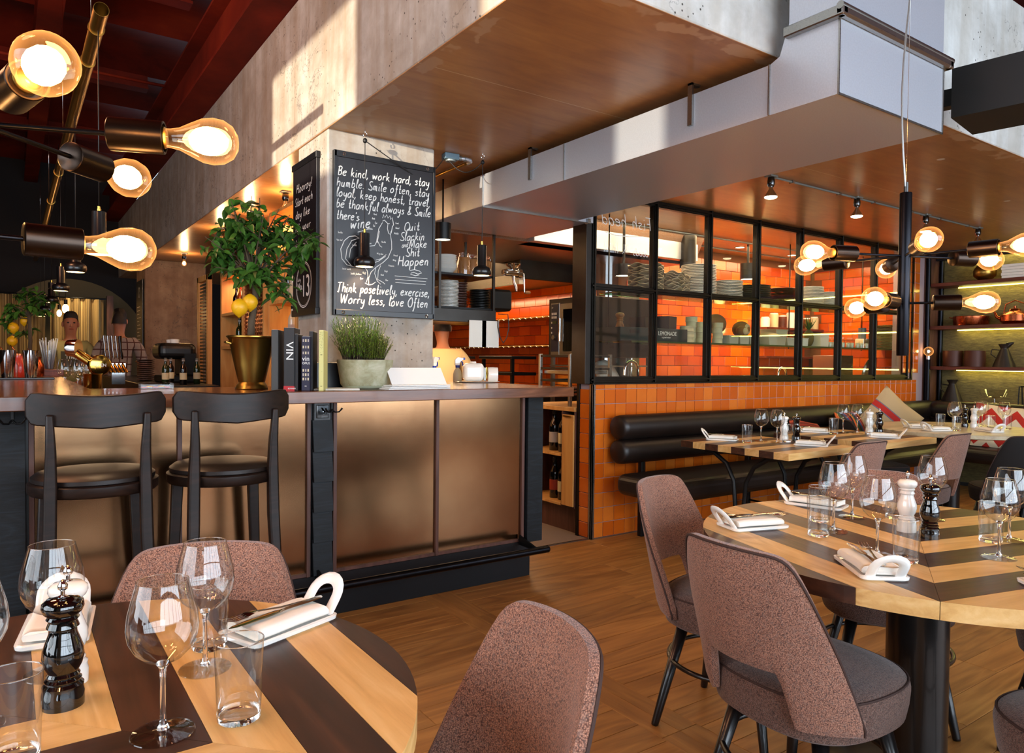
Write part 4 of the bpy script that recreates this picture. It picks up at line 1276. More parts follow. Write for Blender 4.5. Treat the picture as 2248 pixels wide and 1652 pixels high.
# ================================================================== LIGHT FITTINGS
def bulb_parts(parent, m=None, power=7.0, size=1.0, up=False):
    """globe bulb whose neck starts at the origin of m and grows along +Z of m; returned lamp is a child too"""
    pass
BP = [(.0125,0),(.013,.010),(.0155,.022),(.0235,.038),(.0300,.052),(.0322,.066),(.0300,.080),(.0225,.092),(.011,.0985),(.0001,.100)]
def env_mat():
    m = bpy.data.materials.new('bulb_envelope'); m.use_nodes = True; t = m.node_tree
    for n in list(t.nodes):
        if n.type != 'OUTPUT_MATERIAL': t.nodes.remove(n)
    a = t.nodes.new('ShaderNodeBsdfTransparent'); a.inputs[0].default_value = (1,.93,.8,1)
    g = t.nodes.new('ShaderNodeBsdfGlossy'); g.inputs['Roughness'].default_value = 0.02
    e = t.nodes.new('ShaderNodeEmission'); e.inputs[0].default_value = lin('#FFA85A')
    f = t.nodes.new('ShaderNodeLayerWeight'); f.inputs[0].default_value = .35  # faint rim emission paints an amber halo into the clear glass
    q = t.nodes.new('ShaderNodeMath'); q.operation = 'MULTIPLY'; q.inputs[1].default_value = .85
    t.links.new(f.outputs['Facing'], q.inputs[0]); t.links.new(q.outputs[0], e.inputs[1])
    ad = t.nodes.new('ShaderNodeAddShader'); x = t.nodes.new('ShaderNodeMixShader'); fr = t.nodes.new('ShaderNodeValue'); fr.outputs[0].default_value = .06
    t.links.new(a.outputs[0], ad.inputs[0]); t.links.new(e.outputs[0], ad.inputs[1])
    t.links.new(fr.outputs[0], x.inputs[0]); t.links.new(ad.outputs[0], x.inputs[1]); t.links.new(g.outputs[0], x.inputs[2])
    t.links.new(x.outputs[0], t.nodes['Material Output'].inputs[0]); return m
MT['envelope'] = env_mat()
ME_ENV = MB().lathe(BP, 28, cap=False).mesh('bulb', MT['envelope']); fixn(ME_ENV)
_f = MB()
for k in range(6):
    a = 2*PI*k/6; _f.tube([(.004*math.cos(a), .004*math.sin(a), .035), (.011*math.cos(a+.3), .011*math.sin(a+.3), .062), (.005*math.cos(a+.6), .005*math.sin(a+.6), .080)], .0022, 6)
_f.ell((0,0,.060), (.020,.020,.026), 14, 10)  # glowing ball stands in for the blown-out glare of the bulb
ME_FIL = _f.mesh('filament_glow', MT['filament_glow'])
ME_CAP = MB().lathe([(0,-.012),(.013,-.012),(.0134,.002),(.0115,.006),(0,.006)], 20, cap=False).mesh('bulb_cap', MT['brass'])
NB = [0]
def bulb(parent, mat4, power):
    for me, nm in ((ME_ENV, 'bulb'), (ME_FIL, 'filament_glow')):
        o = inst(me, nm, parent); o.matrix_local = mat4
    if power:
        L = bpy.data.lights.new('bulb_light', 'POINT'); L.energy = power; L.color = WARM; L.shadow_soft_size = .02
        o = bpy.data.objects.new('bulb_light', L); COL.objects.link(o); o.parent = parent; o.matrix_local = mat4 @ Matrix.Translation((0,0,.06))
SOCK_R, SOCK_L = .0225, .070
_s = MB().lathe([(0,0),(.0205,0),(.0225,.0015),(.0225,.0695),(.0215,.0705),(.0195,.0700),(.0190,.055),(0,.055)], 32, cap=False)
ME_SOCK = _s.mesh('socket', MT['socket_metal']); fixn(ME_SOCK)
_s = MB().lathe([(0,.05),(.0135,.05),(.015,.060),(.015,.071),(.0128,.073),(0,.073)], 24, cap=False)
ME_SLEEVE = _s.mesh('socket_sleeve', MT['brass']); fixn(ME_SLEEVE)
def chandelier(label, x, y, zu, zl, z0, z1, angU, angL, rU, rL, pw, ceil, swag):
    t = E('chandelier', label, 'chandelier', (x, y, 0), 0)
    P('stem', MB().lathe([(0,z0),(.0155,z0),(.0165,z0+.002),(.0165,z1),(.0155,z1+.002),(0,z1+.002)], 28, cap=False), MT['pipe_black'], t)
    P('stem_cap', MB().lathe([(0,z1),(.0062,z1),(.0062,z1+.032),(0,z1+.032)], 16, cap=False), MT['black_paint'], t)
    for angs, z, r in ((angU, zu, rU), (angL, zl, rL)):
        for a in angs:
            a = math.radians(a); c, s = math.cos(a), math.sin(a)
            P('arm', MB().tube([(c*.014, s*.014, z), (c*(r-.127), s*(r-.127), z)], .0036, 10), MT['pipe_black'], t)
            M4 = Matrix.Translation((c*(r-.130), s*(r-.130), z)) @ Matrix.Rotation(a, 4, 'Z') @ Matrix.Rotation(PI/2, 4, 'Y')
            o = inst(ME_SOCK, 'socket', t); o.matrix_local = M4
            o = inst(ME_SLEEVE, 'socket_sleeve', t); o.matrix_local = M4
            bulb(t, M4 @ Matrix.Translation((0,0,.068)), pw)
    P('suspension_wire', MB().tube([(.0,0,z1+.03),(0,0,ceil)], .0007, 6), MT['chrome'], t)
    n = 26; pts = []
    for k in range(n):
        u = k/(n-1); z = lerp(z1+.02, ceil, u)
        pts.append((-.022*math.sin(PI*min(1,u*2.2))*math.cos(u*9) - .004, .012*math.sin(u*11), z))
    P('cable', MB().tube(pts, .0028, 8), MT['clear_cable'], t)
    return t
chandelier('black stemmed chandelier with bare globe bulbs hanging over the chevron table', 2.140, 1.077, 1.564, 1.427, 1.274, 1.745,
           [-23, 37, 97, 157, -143, -83], [-53, 67, -173], .295, .205, 5.0, 4.0, 0)
chandelier('dark chandelier with bare globe bulbs reaching in above the smaller striped table', -.033, 1.188, 1.555, 1.409, 1.27, 1.75,
           [-77, -20.5, 45.5, 103, 163, 223], [6, 126, 246], .285, .178, 4.0, 3.9, 0)

# pendants
PENP = [(.0,.0),(.046,.0),(.0525,.007),(.0555,.020),(.053,.036),(.044,.047),(.030,.0535),(.0265,.058),(.0265,.172),(.0255,.175),(.0,.175)]
ME_PEN = MB().lathe(PENP[1:], 32, cap=False).mesh('shade', MT['black_paint']); fixn(ME_PEN)
ME_PENL = MB().lathe([(0,.010),(.044,.010),(.044,.001),(.0425,.001),(.042,.008),(0,.008)], 28, cap=False).mesh('lit_opening', MT['lamp_inner']); fixn(ME_PENL)
ME_PENF = MB().lathe([(0,.175),(.008,.175),(.008,.186),(.0065,.187),(.0065,.197),(.0,.197)], 14, cap=False).mesh('fitting', MT['brass_shiny']); fixn(ME_PENF)
def pendant(label, x, y, z, top, cable=None, pw=6, group=None):
    t = E('pendant_lamp', label, 'pendant lamp', (x, y, z), 0, group)
    inst(ME_PEN, 'shade', t); inst(ME_PENL, 'lit_opening', t); inst(ME_PENF, 'fitting', t)
    P('cable', MB().tube(cable or [(0,0,.195),(0,0,top-z)], .0022, 8), MT['wire'], t)
    L = bpy.data.lights.new('pendant_light', 'SPOT'); L.energy = pw; L.color = WARM; L.spot_size = 2.2; L.spot_blend = .6; L.shadow_soft_size = .03
    o = bpy.data.objects.new('pendant_light', L); COL.objects.link(o); o.parent = t; o.location = (0,0,-.006)
    return t
GP = 'black pendant lamps'
p1 = pendant('black pendant lamp hanging in front of the large chalkboard', 1.522, 3.546, 1.73, 2.44, [(0,0,.195),(.001,0,.45),(0,0,.665)], 10, GP)
p2 = pendant('black pendant lamp hanging before the kitchen pass', 2.235, 3.525, 1.735, 2.44, [(0,0,.195),(.001,0,.45),(0,0,.66)], 10, GP)
def hook(label, x, y):
    h = E('ceiling_hook', label, 'hook', (x, y, 2.44)); b = MB()
    b.tube([(0,0,0),(0,0,-.012)] + [(.011*math.sin(a), 0, -.023+.011*math.cos(a)) for a in [k*PI*1.7/12 for k in range(13)]], .0018, 8)
    P('loop', b, MT['chrome'], h); return h
hook('small bright ceiling hook holding the pendant before the chalkboard', 1.522, 3.546)
hook('small bright ceiling hook holding the pendant before the kitchen', 2.235, 3.525)
def sag(a, b_, d, n=14):
    a = Vector(a); b_ = Vector(b_); return [a.lerp(b_, k/(n-1)) + Vector((0,0,-d*4*(k/(n-1))*(1-k/(n-1)))) for k in range(n)]
b = MB().ell((1.522,3.546,2.385), (.012,.012,.014), 10, 8).tube(sag((1.522,3.546,2.385), (1.83,3.61,2.27), .0, 4)+sag((1.83,3.61,2.27), (2.06,3.66,2.415), .05), .0027, 8)
TH('pendant_flex', b, MT['wire'], 'slack black cable from the chalkboard pendant knot to the junction box', 'cable')
b = MB().ell((2.235,3.525,2.385), (.011,.011,.013), 10, 8).tube(sag((2.235,3.525,2.39), (2.075,3.66,2.42), .075), .0027, 8)
TH('pendant_flex', b, MT['wire'], 'slack black cable looping from the kitchen pendant to the junction box', 'cable')
jb = E('junction_box', 'blue grey metal junction box with conduit elbow on the soffit', 'junction box', (2.10, 3.66, 2.44), -.1)
P('body', MB().box(-.045,.045,-.03,.03,-.035,0,.004), MT['zinc_blue'], jb)
P('lid', MB().lathe([(0,-.045),(.028,-.045),(.03,-.042),(.03,-.035),(0,-.035)], 24, cap=False), MT['conduit'], jb)
P('conduit', MB().tube([(.045,0,-.017),(.10,-.004,-.017),(.125,-.004,-.02),(.14,.02,-.02),(.14,.06,-.02)], .0105, 12), MT['galv'], jb)
for x in (.062, .092): P('coupling', MB().tube([(x-.006,0,-.017),(x+.006,0,-.017)], .014, 12), MT['conduit'], jb)
TH('conduit', MB().tube([(2.25,3.74,2.425),(2.25,5.0,2.425)], .010, 10), MT['brass'], 'thin brass coloured conduit running under the soffit beside the column', 'conduit')

bt = E('light_bar', 'long brass tube hung level on thin wires above the bar', 'light bar', (0,0,0))
o = P('tube', MB().lathe([(.0262,0),(.0275,0),(.0275,8.9),(.0262,8.9)], 28, cap=False), MT['brass'], bt); o.matrix_local = Matrix.Translation((.298,3.25,2.60)) @ Matrix.Rotation(-PI/2, 4, 'X')
for y in (3.45, 3.85, 6.3, 7.5, 9.1, 10.6):
    P('ring', MB().tube([(.298,y-.006,2.60),(.298,y+.006,2.60)], .0315, 24), MT['brass'], bt)
for y in (3.7, 5.75, 7.9, 10.2):
    P('suspension_wire', MB().tube([(.298,y,2.62),(.298,y,3.70)], .0014, 6), MT['chrome'], bt)
for i, y in enumerate((3.40, 4.69, 6.11, 7.50, 9.04, 10.2)):
    w = ('first', 'second', 'third', 'fourth', 'fifth', 'sixth')[i]
    pendant('black pendant lamp over the long bar, %s of the row counted from the viewer' % w, .30, y, 1.715 if y > 4 else 1.665, 2.575, None, 6, GP)

# reflector bulbs on the soffit
ME_PORC = MB().lathe([(0,0),(.017,0),(.021,-.006),(.0245,-.03),(.023,-.05),(.017,-.062),(.0,-.062)], 24, cap=False).mesh('lampholder', MT['black_gloss']); fixn(ME_PORC)
ME_RBODY = MB().lathe([(.012,-.06),(.0125,-.075),(.018,-.085),(.034,-.112),(.0395,-.125)], 28, cap=False).mesh('reflector', MT['chrome']); fixn(ME_RBODY)
ME_RFACE = MB().lathe([(.0395,-.125),(.038,-.131),(.025,-.137),(.0,-.139)], 28, cap=False).mesh('lamp_face', MT['lamp_face'])
ME_BASE = MB().box(-.035,.035,-.028,.028,-.012,0,.003).mesh('base', MT['conduit'])
def reflector(label, x, y, pw, hot=False, group='reflector bulbs on the soffit'):
    t = E('ceiling_lamp', label, 'ceiling lamp', (x, y, 2.44), 0, group)
    inst(ME_BASE, 'base', t); 
    for me, nm in ((ME_PORC, 'lampholder'),): inst(me, nm, t, (0,0,-.010))
    if hot:
        o = inst(ME_ENV, 'bulb', t); o.matrix_local = Matrix.Translation((0,0,-.07)) @ Matrix.Rotation(PI, 4, 'X') @ Matrix.Scale(.8, 4)
        o = inst(ME_FIL, 'filament_glow', t); o.matrix_local = Matrix.Translation((0,0,-.07)) @ Matrix.Rotation(PI, 4, 'X') @ Matrix.Scale(.8, 4)
        L = bpy.data.lights.new('bulb_light', 'POINT'); L.shadow_soft_size = .02
    else:
        inst(ME_RBODY, 'reflector', t, (0,0,-.010)); inst(ME_RFACE, 'lamp_face', t, (0,0,-.010))
        L = bpy.data.lights.new('bulb_light', 'SPOT'); L.spot_size = 2.3; L.spot_blend = .7; L.shadow_soft_size = .035
    L.energy = pw; L.color = WARM
    o = bpy.data.objects.new('bulb_light', L); COL.objects.link(o); o.parent = t; o.location = (0,0,-.152 if not hot else -.12)
for i, x in enumerate((3.98, 4.98, 5.98, 6.90)):
    reflector('reflector bulb in black porcelain holder on the dining soffit, %s from the duct' % ('first','second','third','fourth')[i], x, 2.85, 16)
cn = E('ceiling_conduit', 'thin grey conduit joining the reflector bulbs across the soffit', 'conduit', (0,0,0))
P('pipe', MB().tube([(3.98,2.85,2.432),(6.90,2.85,2.432)], .0075, 10), MT['conduit'], cn)
for x in (4.2, 4.75, 5.2, 5.75, 6.2, 6.7): P('clip', MB().box(x-.008,x+.008,2.835,2.865,2.422,2.44), MT['steel'], cn)
for i, (x, y) in enumerate(((1.62,5.18),(1.60,6.05),(1.60,7.0),(1.64,8.95))):
    reflector('bare bulb under the side beam soffit, %s beyond the chalkboard column' % ('first','second','third','fourth')[i], x, y, 22, True, 'bare bulbs on the soffit')
# lamp on the shelf post: clear globe on a black pipe
gl = E('globe_lamp', 'clear globe bulb on a black pipe at the end of the tiled wall', 'lamp', (7.97, 3.74, 0))
P('pipe', MB().tube([(0,0,.9),(0,0,1.315)], .019, 14).tube([(0,0,.0),(0,0,.9)], .019, 14), MT['pipe_black'], gl)
P('lampholder', MB().lathe([(0,1.30),(.022,1.30),(.022,1.335),(.012,1.34),(0,1.34)], 18, cap=False), MT['chrome'], gl)
b = MB().ell((0,0,1.385), (.048,.048,.048), 24, 16); P('bulb', b, MT['envelope'], gl)
P('filament_glow', MB().ell((0,0,1.385), (.011,.011,.016), 12, 8), MT['filament_glow'], gl)

# kitchen and shelf lighting (strips and bare area lamps)
def strip(label, p0, p1, mat, r=.004, pw=0, down=True):
    o = TH('led_strip', MB().box(min(p0[0],p1[0])-r, max(p0[0],p1[0])+r, min(p0[1],p1[1])-r, max(p0[1],p1[1])+r, p0[2]-.004, p0[2]+.001), mat, label, 'light strip')
    return o
# light
def area(name, loc, size, pw, col=WARM, rot=(0,0,0)):
    L = bpy.data.lights.new(name, 'AREA'); L.shape = 'RECTANGLE'; L.size, L.size_y = size; L.energy = pw; L.color = col
    o = bpy.data.objects.new(name, L); COL.objects.link(o); o.location = loc; o.rotation_euler = rot; return o
# ================================================================== WRITING
G = {'a':'8k3k0f1a5a8g8k8b9a','b':'2u1k1a5a8e6k2i','c':'8j4k0g1a5a8c','d':'8j3k0f2a6b8g8u8c9a','e':'0f7h7k3k0g1b5a8c','f':'8s6u4s4a2112;1k7k','g':'8k3k0f2b7d8k8a6211',
 'h':'1u1a;1g4k7k8g8a9a','i':'1k1b3a;1p1q','j':'4k4a2203;4p4q','k':'1u1a;7k1e;3f8a9a','l':'2k3u1s1c3a4a','m':'1k1a;1h3k5i5a;5h7k9i9aba','n':'1k1a;1g4k7i7a8a','o':'4k0g1a5a8e6k4k7j',
 'p':'1k10;1i5k8g5a1b','r':'1k1a;1g4k7j','s':'7j3k1i5f6c3a0b','t':'3u3b5a7b;0k6k','u':'1k1c3a6c7k7a8a','v':'0k3a7k','w':'0k2a5i8abk','x':'0k8a;8k0a','y':'1k1e4c7e8k;8k8a5112',
 'B':'2t2a;0s5u9r6k2k8k9d5a1a','Q':'7u2s0j2a8acj9s6u;6eca','S':'at6u2r4laf9a4a0c','M':'0a2u6ccuea','H':'2u1a;bucaeb;1kck','W':'0u4a8scagu','T':'0tcu;6u5a2b','O':'6u0k3aaack9t6u',
 'L':'3u2b0aac','N':'0a1u9aau','E':'9u1u1a9a;1k7k','P':'2u2a;2u9s8l2k','C':'9s4u0k3a9c','F':'2u2a;0uau;2k8k','G':'9s4u0k3a9c9i6i','U':'1u1d4a8daudu',
 '&':'8a2q4u6q0d3aae',',':'2c06','.':'1a1b1a',"'":'2u1q','!':'2u2e;2a2b','|':'1u1a','/':'0a8u'}
def cv(c): return int(c, 36)
ADV = {'m':1.25,'w':1.3,'i':.5,'l':.55,'j':.6,'t':.8,"'":.4,',':.5,'.':.45,'!':.5,' ':.75,'M':1.6,'W':1.8,'H':1.4,'r':.8,'f':.9,'|':.35,'B':1.1,'O':1.25,'T':1.2,'S':1.1,'s':.85}
def strokes(text, x, y, u, width=None, slant=.12, jit=.0):
    """centre lines of hand lettering in 2D"""
    W_ = sum(ADV.get(c, 1.0) for c in text)
    if width: ux = width/W_
    else: ux = u
    out = []; cx = 0
    rr = random.Random(len(text)*7+int(abs(x)*1000))
    for c in text:
        if c in G:
            dy = rr.uniform(-jit, jit)
            for seg in G[c].split(';'):
                P_ = [(cv(seg[i])/10*.92, (cv(seg[i+1])-10)/10+dy) for i in range(0, len(seg)-1, 2)]
                # Catmull-Rom
                q = []
                for i in range(len(P_)-1):
                    p0, p1, p2, p3 = P_[max(i-1,0)], P_[i], P_[i+1], P_[min(i+2,len(P_)-1)]
                    for k in range(4):
                        t = k/4
                        q.append(tuple(.5*((2*p1[a])+(-p0[a]+p2[a])*t+(2*p0[a]-5*p1[a]+4*p2[a]-p3[a])*t*t+(-p0[a]+3*p1[a]-3*p2[a]+p3[a])*t**3) for a in (0,1)))
                q.append(P_[-1])
                out.append([(x + (cx+px*.9)*ux + slant*py*u, y + py*u) for px, py in q])
        cx += ADV.get(c, 1.0)
    return out
def ribbon(mb, line, r, fn, off=.0006):
    """flat stroke of half width r drawn in a plane; fn maps (a, b, out) to 3D"""
    n = len(line); vs = []
    for i, p in enumerate(line):
        a = line[max(i-1,0)]; b = line[min(i+1,n-1)]
        dx, dy = b[0]-a[0], b[1]-a[1]; L = math.hypot(dx, dy) or 1
        nx, ny = -dy/L*r, dx/L*r
        k = .75 if i in (0, n-1) else 1
        o_ = off + i*.00003 + (len(mb.v) % 7)*.00001; vs += [fn(p[0]+nx*k, p[1]+ny*k, o_), fn(p[0]-nx*k, p[1]-ny*k, o_)]
    mb.add(vs, [(2*i, 2*i+1, 2*i+3, 2*i+2) for i in range(n-1)])
def font_text(s, size, mat, parent, loc, rot, extrude=.0006, align='LEFT', name='lettering', shear=0, sx=1.0):
    c = bpy.data.curves.new(name, 'FONT'); c.body = s; c.size = size; c.extrude = extrude; c.align_x = align; c.shear = shear
    c.materials.append(mat)
    o = bpy.data.objects.new(name, c); COL.objects.link(o); o.parent = parent; o.location = loc; o.rotation_euler = rot; o.scale = (sx,1,1); return o

# large chalkboard on the column front (local x right, z up, faces -Y)
cb = E('chalkboard', 'large chalkboard with white lettering and a rooster drawing on the concrete column', 'chalkboard', (1.675, 3.618, 1.905))
P('board', MB().box(-.283,.283,-.010,.006,-.40,.395,.001), MT['board'], cb)
P('rail', MB().box(-.296,.290,-.016,.010,.392,.425,.002), MT['board_rail'], cb)
P('rail', MB().box(-.294,.292,-.016,.010,-.428,-.398,.002), MT['board_rail'], cb)
P('side_rail', MB().box(-.298,-.283,-.016,.010,-.428,.425,.001), MT['board_rail'], cb)
P('side_rail', MB().box(.283,.296,-.016,.010,-.428,.425,.001), MT['board_rail'], cb)
for x in (-.245, .245):
    for z in (.408, -.413):
        b = MB().tube([(x+.007*math.cos(2*PI*k/14), -.018, z+.007*math.sin(2*PI*k/14)) for k in range(14)], .002, 6, closed=True)
        P('eyelet', b, MT['chrome'], cb)
fb = lambda a, b_, o: (a, -.0105-o, b_-.015)
for (t, (x0, y0), (x1, y1), u, r) in (
    ('Be kind, work hard, stay', (-.278,.311), (.262,.335), .0225, .0025), ('humble. Smile often, stay', (-.283,.254), (.262,.275), .0225, .0025),
    ('loyal, keep honest, travel,', (-.284,.201), (.268,.222), .0225, .0025), ('be thankful always & Smile', (-.284,.145), (.272,.165), .0225, .0025),
    ("there's", (-.283,.085), (-.155,.087), .0225, .0025), ('wine', (-.206,.042), (-.09,.07), .029, .0029),
    ('Quit', (.106,.064), (.205,.090), .022, .0022), ('Slackin', (.081,.008), (.235,.040), .022, .0022), ('and', (.092,-.030), (.130,-.018), .014, .0014),
    ('Make', (.137,-.026), (.249,-.005), .022, .0024), ('Shit', (.115,-.075), (.205,-.058), .023, .0028), ('Happen', (.067,-.130), (.262,-.100), .025, .0030),
    ('Think posetively, exercise,', (-.280,-.293), (.268,-.289), .0245, .0030), ('Worry less, love Often', (-.262,-.352), (.258,-.350), .0245, .0030)):
    m = MB(); y0 += .012; y1 += .012
    for ln in strokes(t, 0, 0, u, x1-x0, .16, .05):
        k = (y1-y0)/(x1-x0)*.6
        ribbon(m, [(x0+a, y0-.010+a*k+b_) for a, b_ in ln], r, fb)
    P('lettering', m, MT['chalk'], cb, fix=False)
RO = [[(-.024,.118),(-.017,.138),(-.01,.123),(.001,.14),(.008,.122),(.019,.136),(.024,.117),(.033,.128),(.037,.112),(.041,.09),(.034,.079),(.03,.056),(.027,.042)],[(.008,.092),(.005,.066),(.012,.041),(.023,.035),(.027,.055)],[(-.024,.102),(-.013,.109),(.008,.092),(.019,.094)],[(-.024,.095),(-.045,.06),(-.051,.027),(-.058,-.012),(-.069,-.033),(-.103,-.04),(-.131,-.026),(-.152,-.006)],[(.023,.035),(.03,-.003),(.031,-.043),(.01,-.091),(-.019,-.119),(-.061,-.149),(-.089,-.177),(-.102,-.21),(-.102,-.242)],[(-.152,-.006),(-.179,.007),(-.212,.0),(-.239,-.024),(-.259,-.07),(-.252,-.12),(-.225,-.149),(-.185,-.156)],[(-.158,-.003),(-.199,-.02),(-.225,-.067),(-.232,-.118),(-.198,-.154)],[(-.172,-.024),(-.205,-.065),(-.212,-.11)],[(-.185,-.156),(-.158,-.157),(-.13,-.148),(-.11,-.172),(-.106,-.204),(-.116,-.234)],[(-.061,-.149),(-.068,-.182),(-.054,-.22),(-.032,-.238)],[(-.033,-.137),(-.047,-.167),(-.05,-.213),(-.018,-.227),(-.007,-.236)],[(-.061,-.227),(-.081,-.241),(-.102,-.246),(-.123,-.237)],[(-.001,-.075),(-.033,-.101),(-.061,-.11)],[(-.005,-.085),(-.047,-.115),(-.075,-.127)],[(-.041,.048),(-.048,.015),(-.055,-.019)],[(-.044,.034),(-.053,-.005),(-.037,-.033),(-.026,-.038)]]
m = MB()
for ln in RO: ribbon(m, ln, .0019, fb)
P('rooster_drawing', m, MT['chalk'], cb, 'chalk outline drawing of a rooster', fix=False)
m = MB()
for (t, x, z) in (('Point',-.076,.134),('Beak',-.085,.11),('Eye',-.068,.089),('Ear',-.078,.072),('Earlobes',-.112,.054),('Comb',.053,.101),('Beard',.053,.075),('Wattle',.045,.045),('Hackle',-.03,-.009),('Sickles',-.275,.016),('Main tail',-.285,-.023),('Saddle',-.196,-.042),('Cape',-.105,-.023),('Wing bow',-.056,-.074),('Breast',.042,-.075),('Wing',.038,-.101),('Primaries',.012,-.133),('Lower sickle',-.25,-.17),('Saddle feathers',-.205,-.192),('Fluff',-.137,-.184),('Thigh',-.013,-.165),('Hock',-.033,-.186),('Spur',-.151,-.214),('Claw',-.006,-.213)):
    for ln in strokes(t, x, z-.004, .0045, None, .15): ribbon(m, ln, .0007, fb)
P('small_lettering', m, MT['chalk'], cb, fix=False)
m = MB()
for (a, c) in (((.05,-.186),(.251,-.188)),((.053,-.205),(.243,-.204)),((.054,-.222),(.24,-.221)),((-.165,.028),(-.10,.052))): ribbon(m, [a, c], .0017, fb)
ribbon(m, [(.14,-.150),(.17,-.143),(.20,-.148),(.215,-.158),(.19,-.166),(.165,-.158),(.15,-.163),(.145,-.170),(.175,-.176),(.20,-.170)], .0018, fb)
P('underline', m, MT['chalk'], cb, fix=False)
# side chalkboard on the column's other face (faces -X; local x -> -Y)
c2 = E('chalkboard', 'narrow side chalkboard with birthday words and a number in an oval', 'chalkboard', (1.340, 3.93, 1.915))
P('board', MB().box(-.008,.008,-.19,.19,-.40,.40,.001), MT['board'], c2)
for z0, z1 in ((.395,.43),(-.43,-.395)): P('rail', MB().box(-.014,.010,-.2,.2,z0,z1,.002), MT['board_rail'], c2)
f2 = lambda a, b_, o: (-.0085-o, -a, b_)
for (t, x0, w, z, u) in (('Hooray!', -.13, .26, .262, .023), ('Start each', -.15, .29, .190, .021), ('day like', -.14, .24, .118, .021), ("it's your", -.14, .25, .045, .021), ('birthday!', -.14, .27, -.042, .021)):
    m = MB()
    for ln in strokes(t, x0, z, u, w, .2, .05): ribbon(m, ln, .0024, f2)
    P('lettering', m, MT['chalk'], c2, fix=False)
m = MB()
for k_, r_ in ((1.0,.0025),(.93,.0012)):
    ribbon(m, [(.125*k_*math.cos(2*PI*k/40), -.26+.125*k_*math.sin(2*PI*k/40)) for k in range(41)], r_, f2)
P('oval', m, MT['chalk'], c2, fix=False)
font_text('13', .17, MT['chalk'], c2, (-.0095, .035, -.325), (PI/2, 0, -PI/2), .0004, sx=.8)
font_text('No.', .055, MT['chalk'], c2, (-.0095, .105, -.285), (PI/2, 0, -PI/2), .0004)
m = MB()
for ln in strokes('Lucky', -.105, -.235, .009, .055, .2): ribbon(m, ln, .0011, f2)
P('lettering', m, MT['chalk'], c2, fix=False)
# mirrored writing on the kitchen window
wr = TH('window_writing', MB(), MT['chalk'], 'white mirrored handwriting and tally marks on the first upper kitchen pane', 'writing')
m = MB()
f3 = lambda a, b_, o: (3.90-a, 3.813-o, b_)
for ln in strokes('Fish head', .0, 2.215, .045, .50, .15): ribbon(m, ln, .0032, f3)
ribbon(m, [(.08,2.165),(.22,2.15),(.36,2.145),(.46,2.16)], .0032, f3)
for ln in strokes('Goods', .03, 2.02, .028, .16, .1): ribbon(m, ln, .002, f3)
for k in range(4): ribbon(m, [(.24+k*.012, 2.09),(.235+k*.012, 2.03)], .002, f3)
ribbon(m, [(.225,2.10),(.29,2.02)], .002, f3)
for k in range(4): ribbon(m, [(.34+k*.018, 2.09),(.335+k*.018, 2.02)], .002, f3)
ribbon(m, [(.325,2.03),(.41,2.085)], .002, f3)
for k in range(3): ribbon(m, [(.43+k*.018, 2.09),(.428+k*.018, 2.02)], .002, f3)
wr.data = m.mesh('window_writing', MT['chalk'])

# ================================================================== ON THE COUNTER
ZB = 1.10
# brass bucket with lemon tree
bk = E('brass_bucket', 'tall tarnished brass champagne bucket holding the large lemon tree', 'bucket', (.945, 3.53, ZB))
P('bucket', MB().lathe([(0,0),(.072,0),(.076,.004),(.072,.012),(.070,.018),(.064,.026),(.060,.034),(.062,.040),(.080,.12),(.104,.235),(.109,.243),(.115,.246),(.115,.251),(.108,.254),(.101,.249),(.099,.235),(0,.232)], 48, cap=False), MT['brass'], bk)
for s in (-1, 1):
    P('lug', MB().tube([(s*.100,-.02,.215),(s*.118,-.02,.222),(s*.118,.02,.222),(s*.100,.02,.215)], .005, 8), MT['brass'], bk)
def leaf_mesh(L, W_, fold=.25):
    vs = []; n = 6
    for i in range(n+1):
        u = i/n; w = W_*math.sin(PI*u**.8)*(1-.15*u); z = -.35*L*u*u*.5
        vs += [(L*u, -w/2, z+w*fold), (L*u, 0, z), (L*u, w/2, z+w*fold)]
    fs = []
    for i in range(n):
        for k in range(2): fs.append((3*i+k, 3*i+k+1, 3*i+4+k, 3*i+3+k))
    return MB().add(vs, fs, True).mesh('leaf', MT['leaf'])
LEAF = [leaf_mesh(.07,.036), leaf_mesh(.058,.030,.35), leaf_mesh(.048,.026,.15)]
def lemon_mesh(r):
    pr_ = [(0,-1.28),(.12,-1.24),(.22,-1.12),(.5,-.93),(.82,-.6),(1,-.1),(.98,.25),(.8,.65),(.5,.92),(.22,1.06),(.1,1.12),(0,1.13)]
    return MB().lathe([(a*r, z*r) for a, z in pr_], 28, cap=False).mesh('lemon', MT['lemon'])
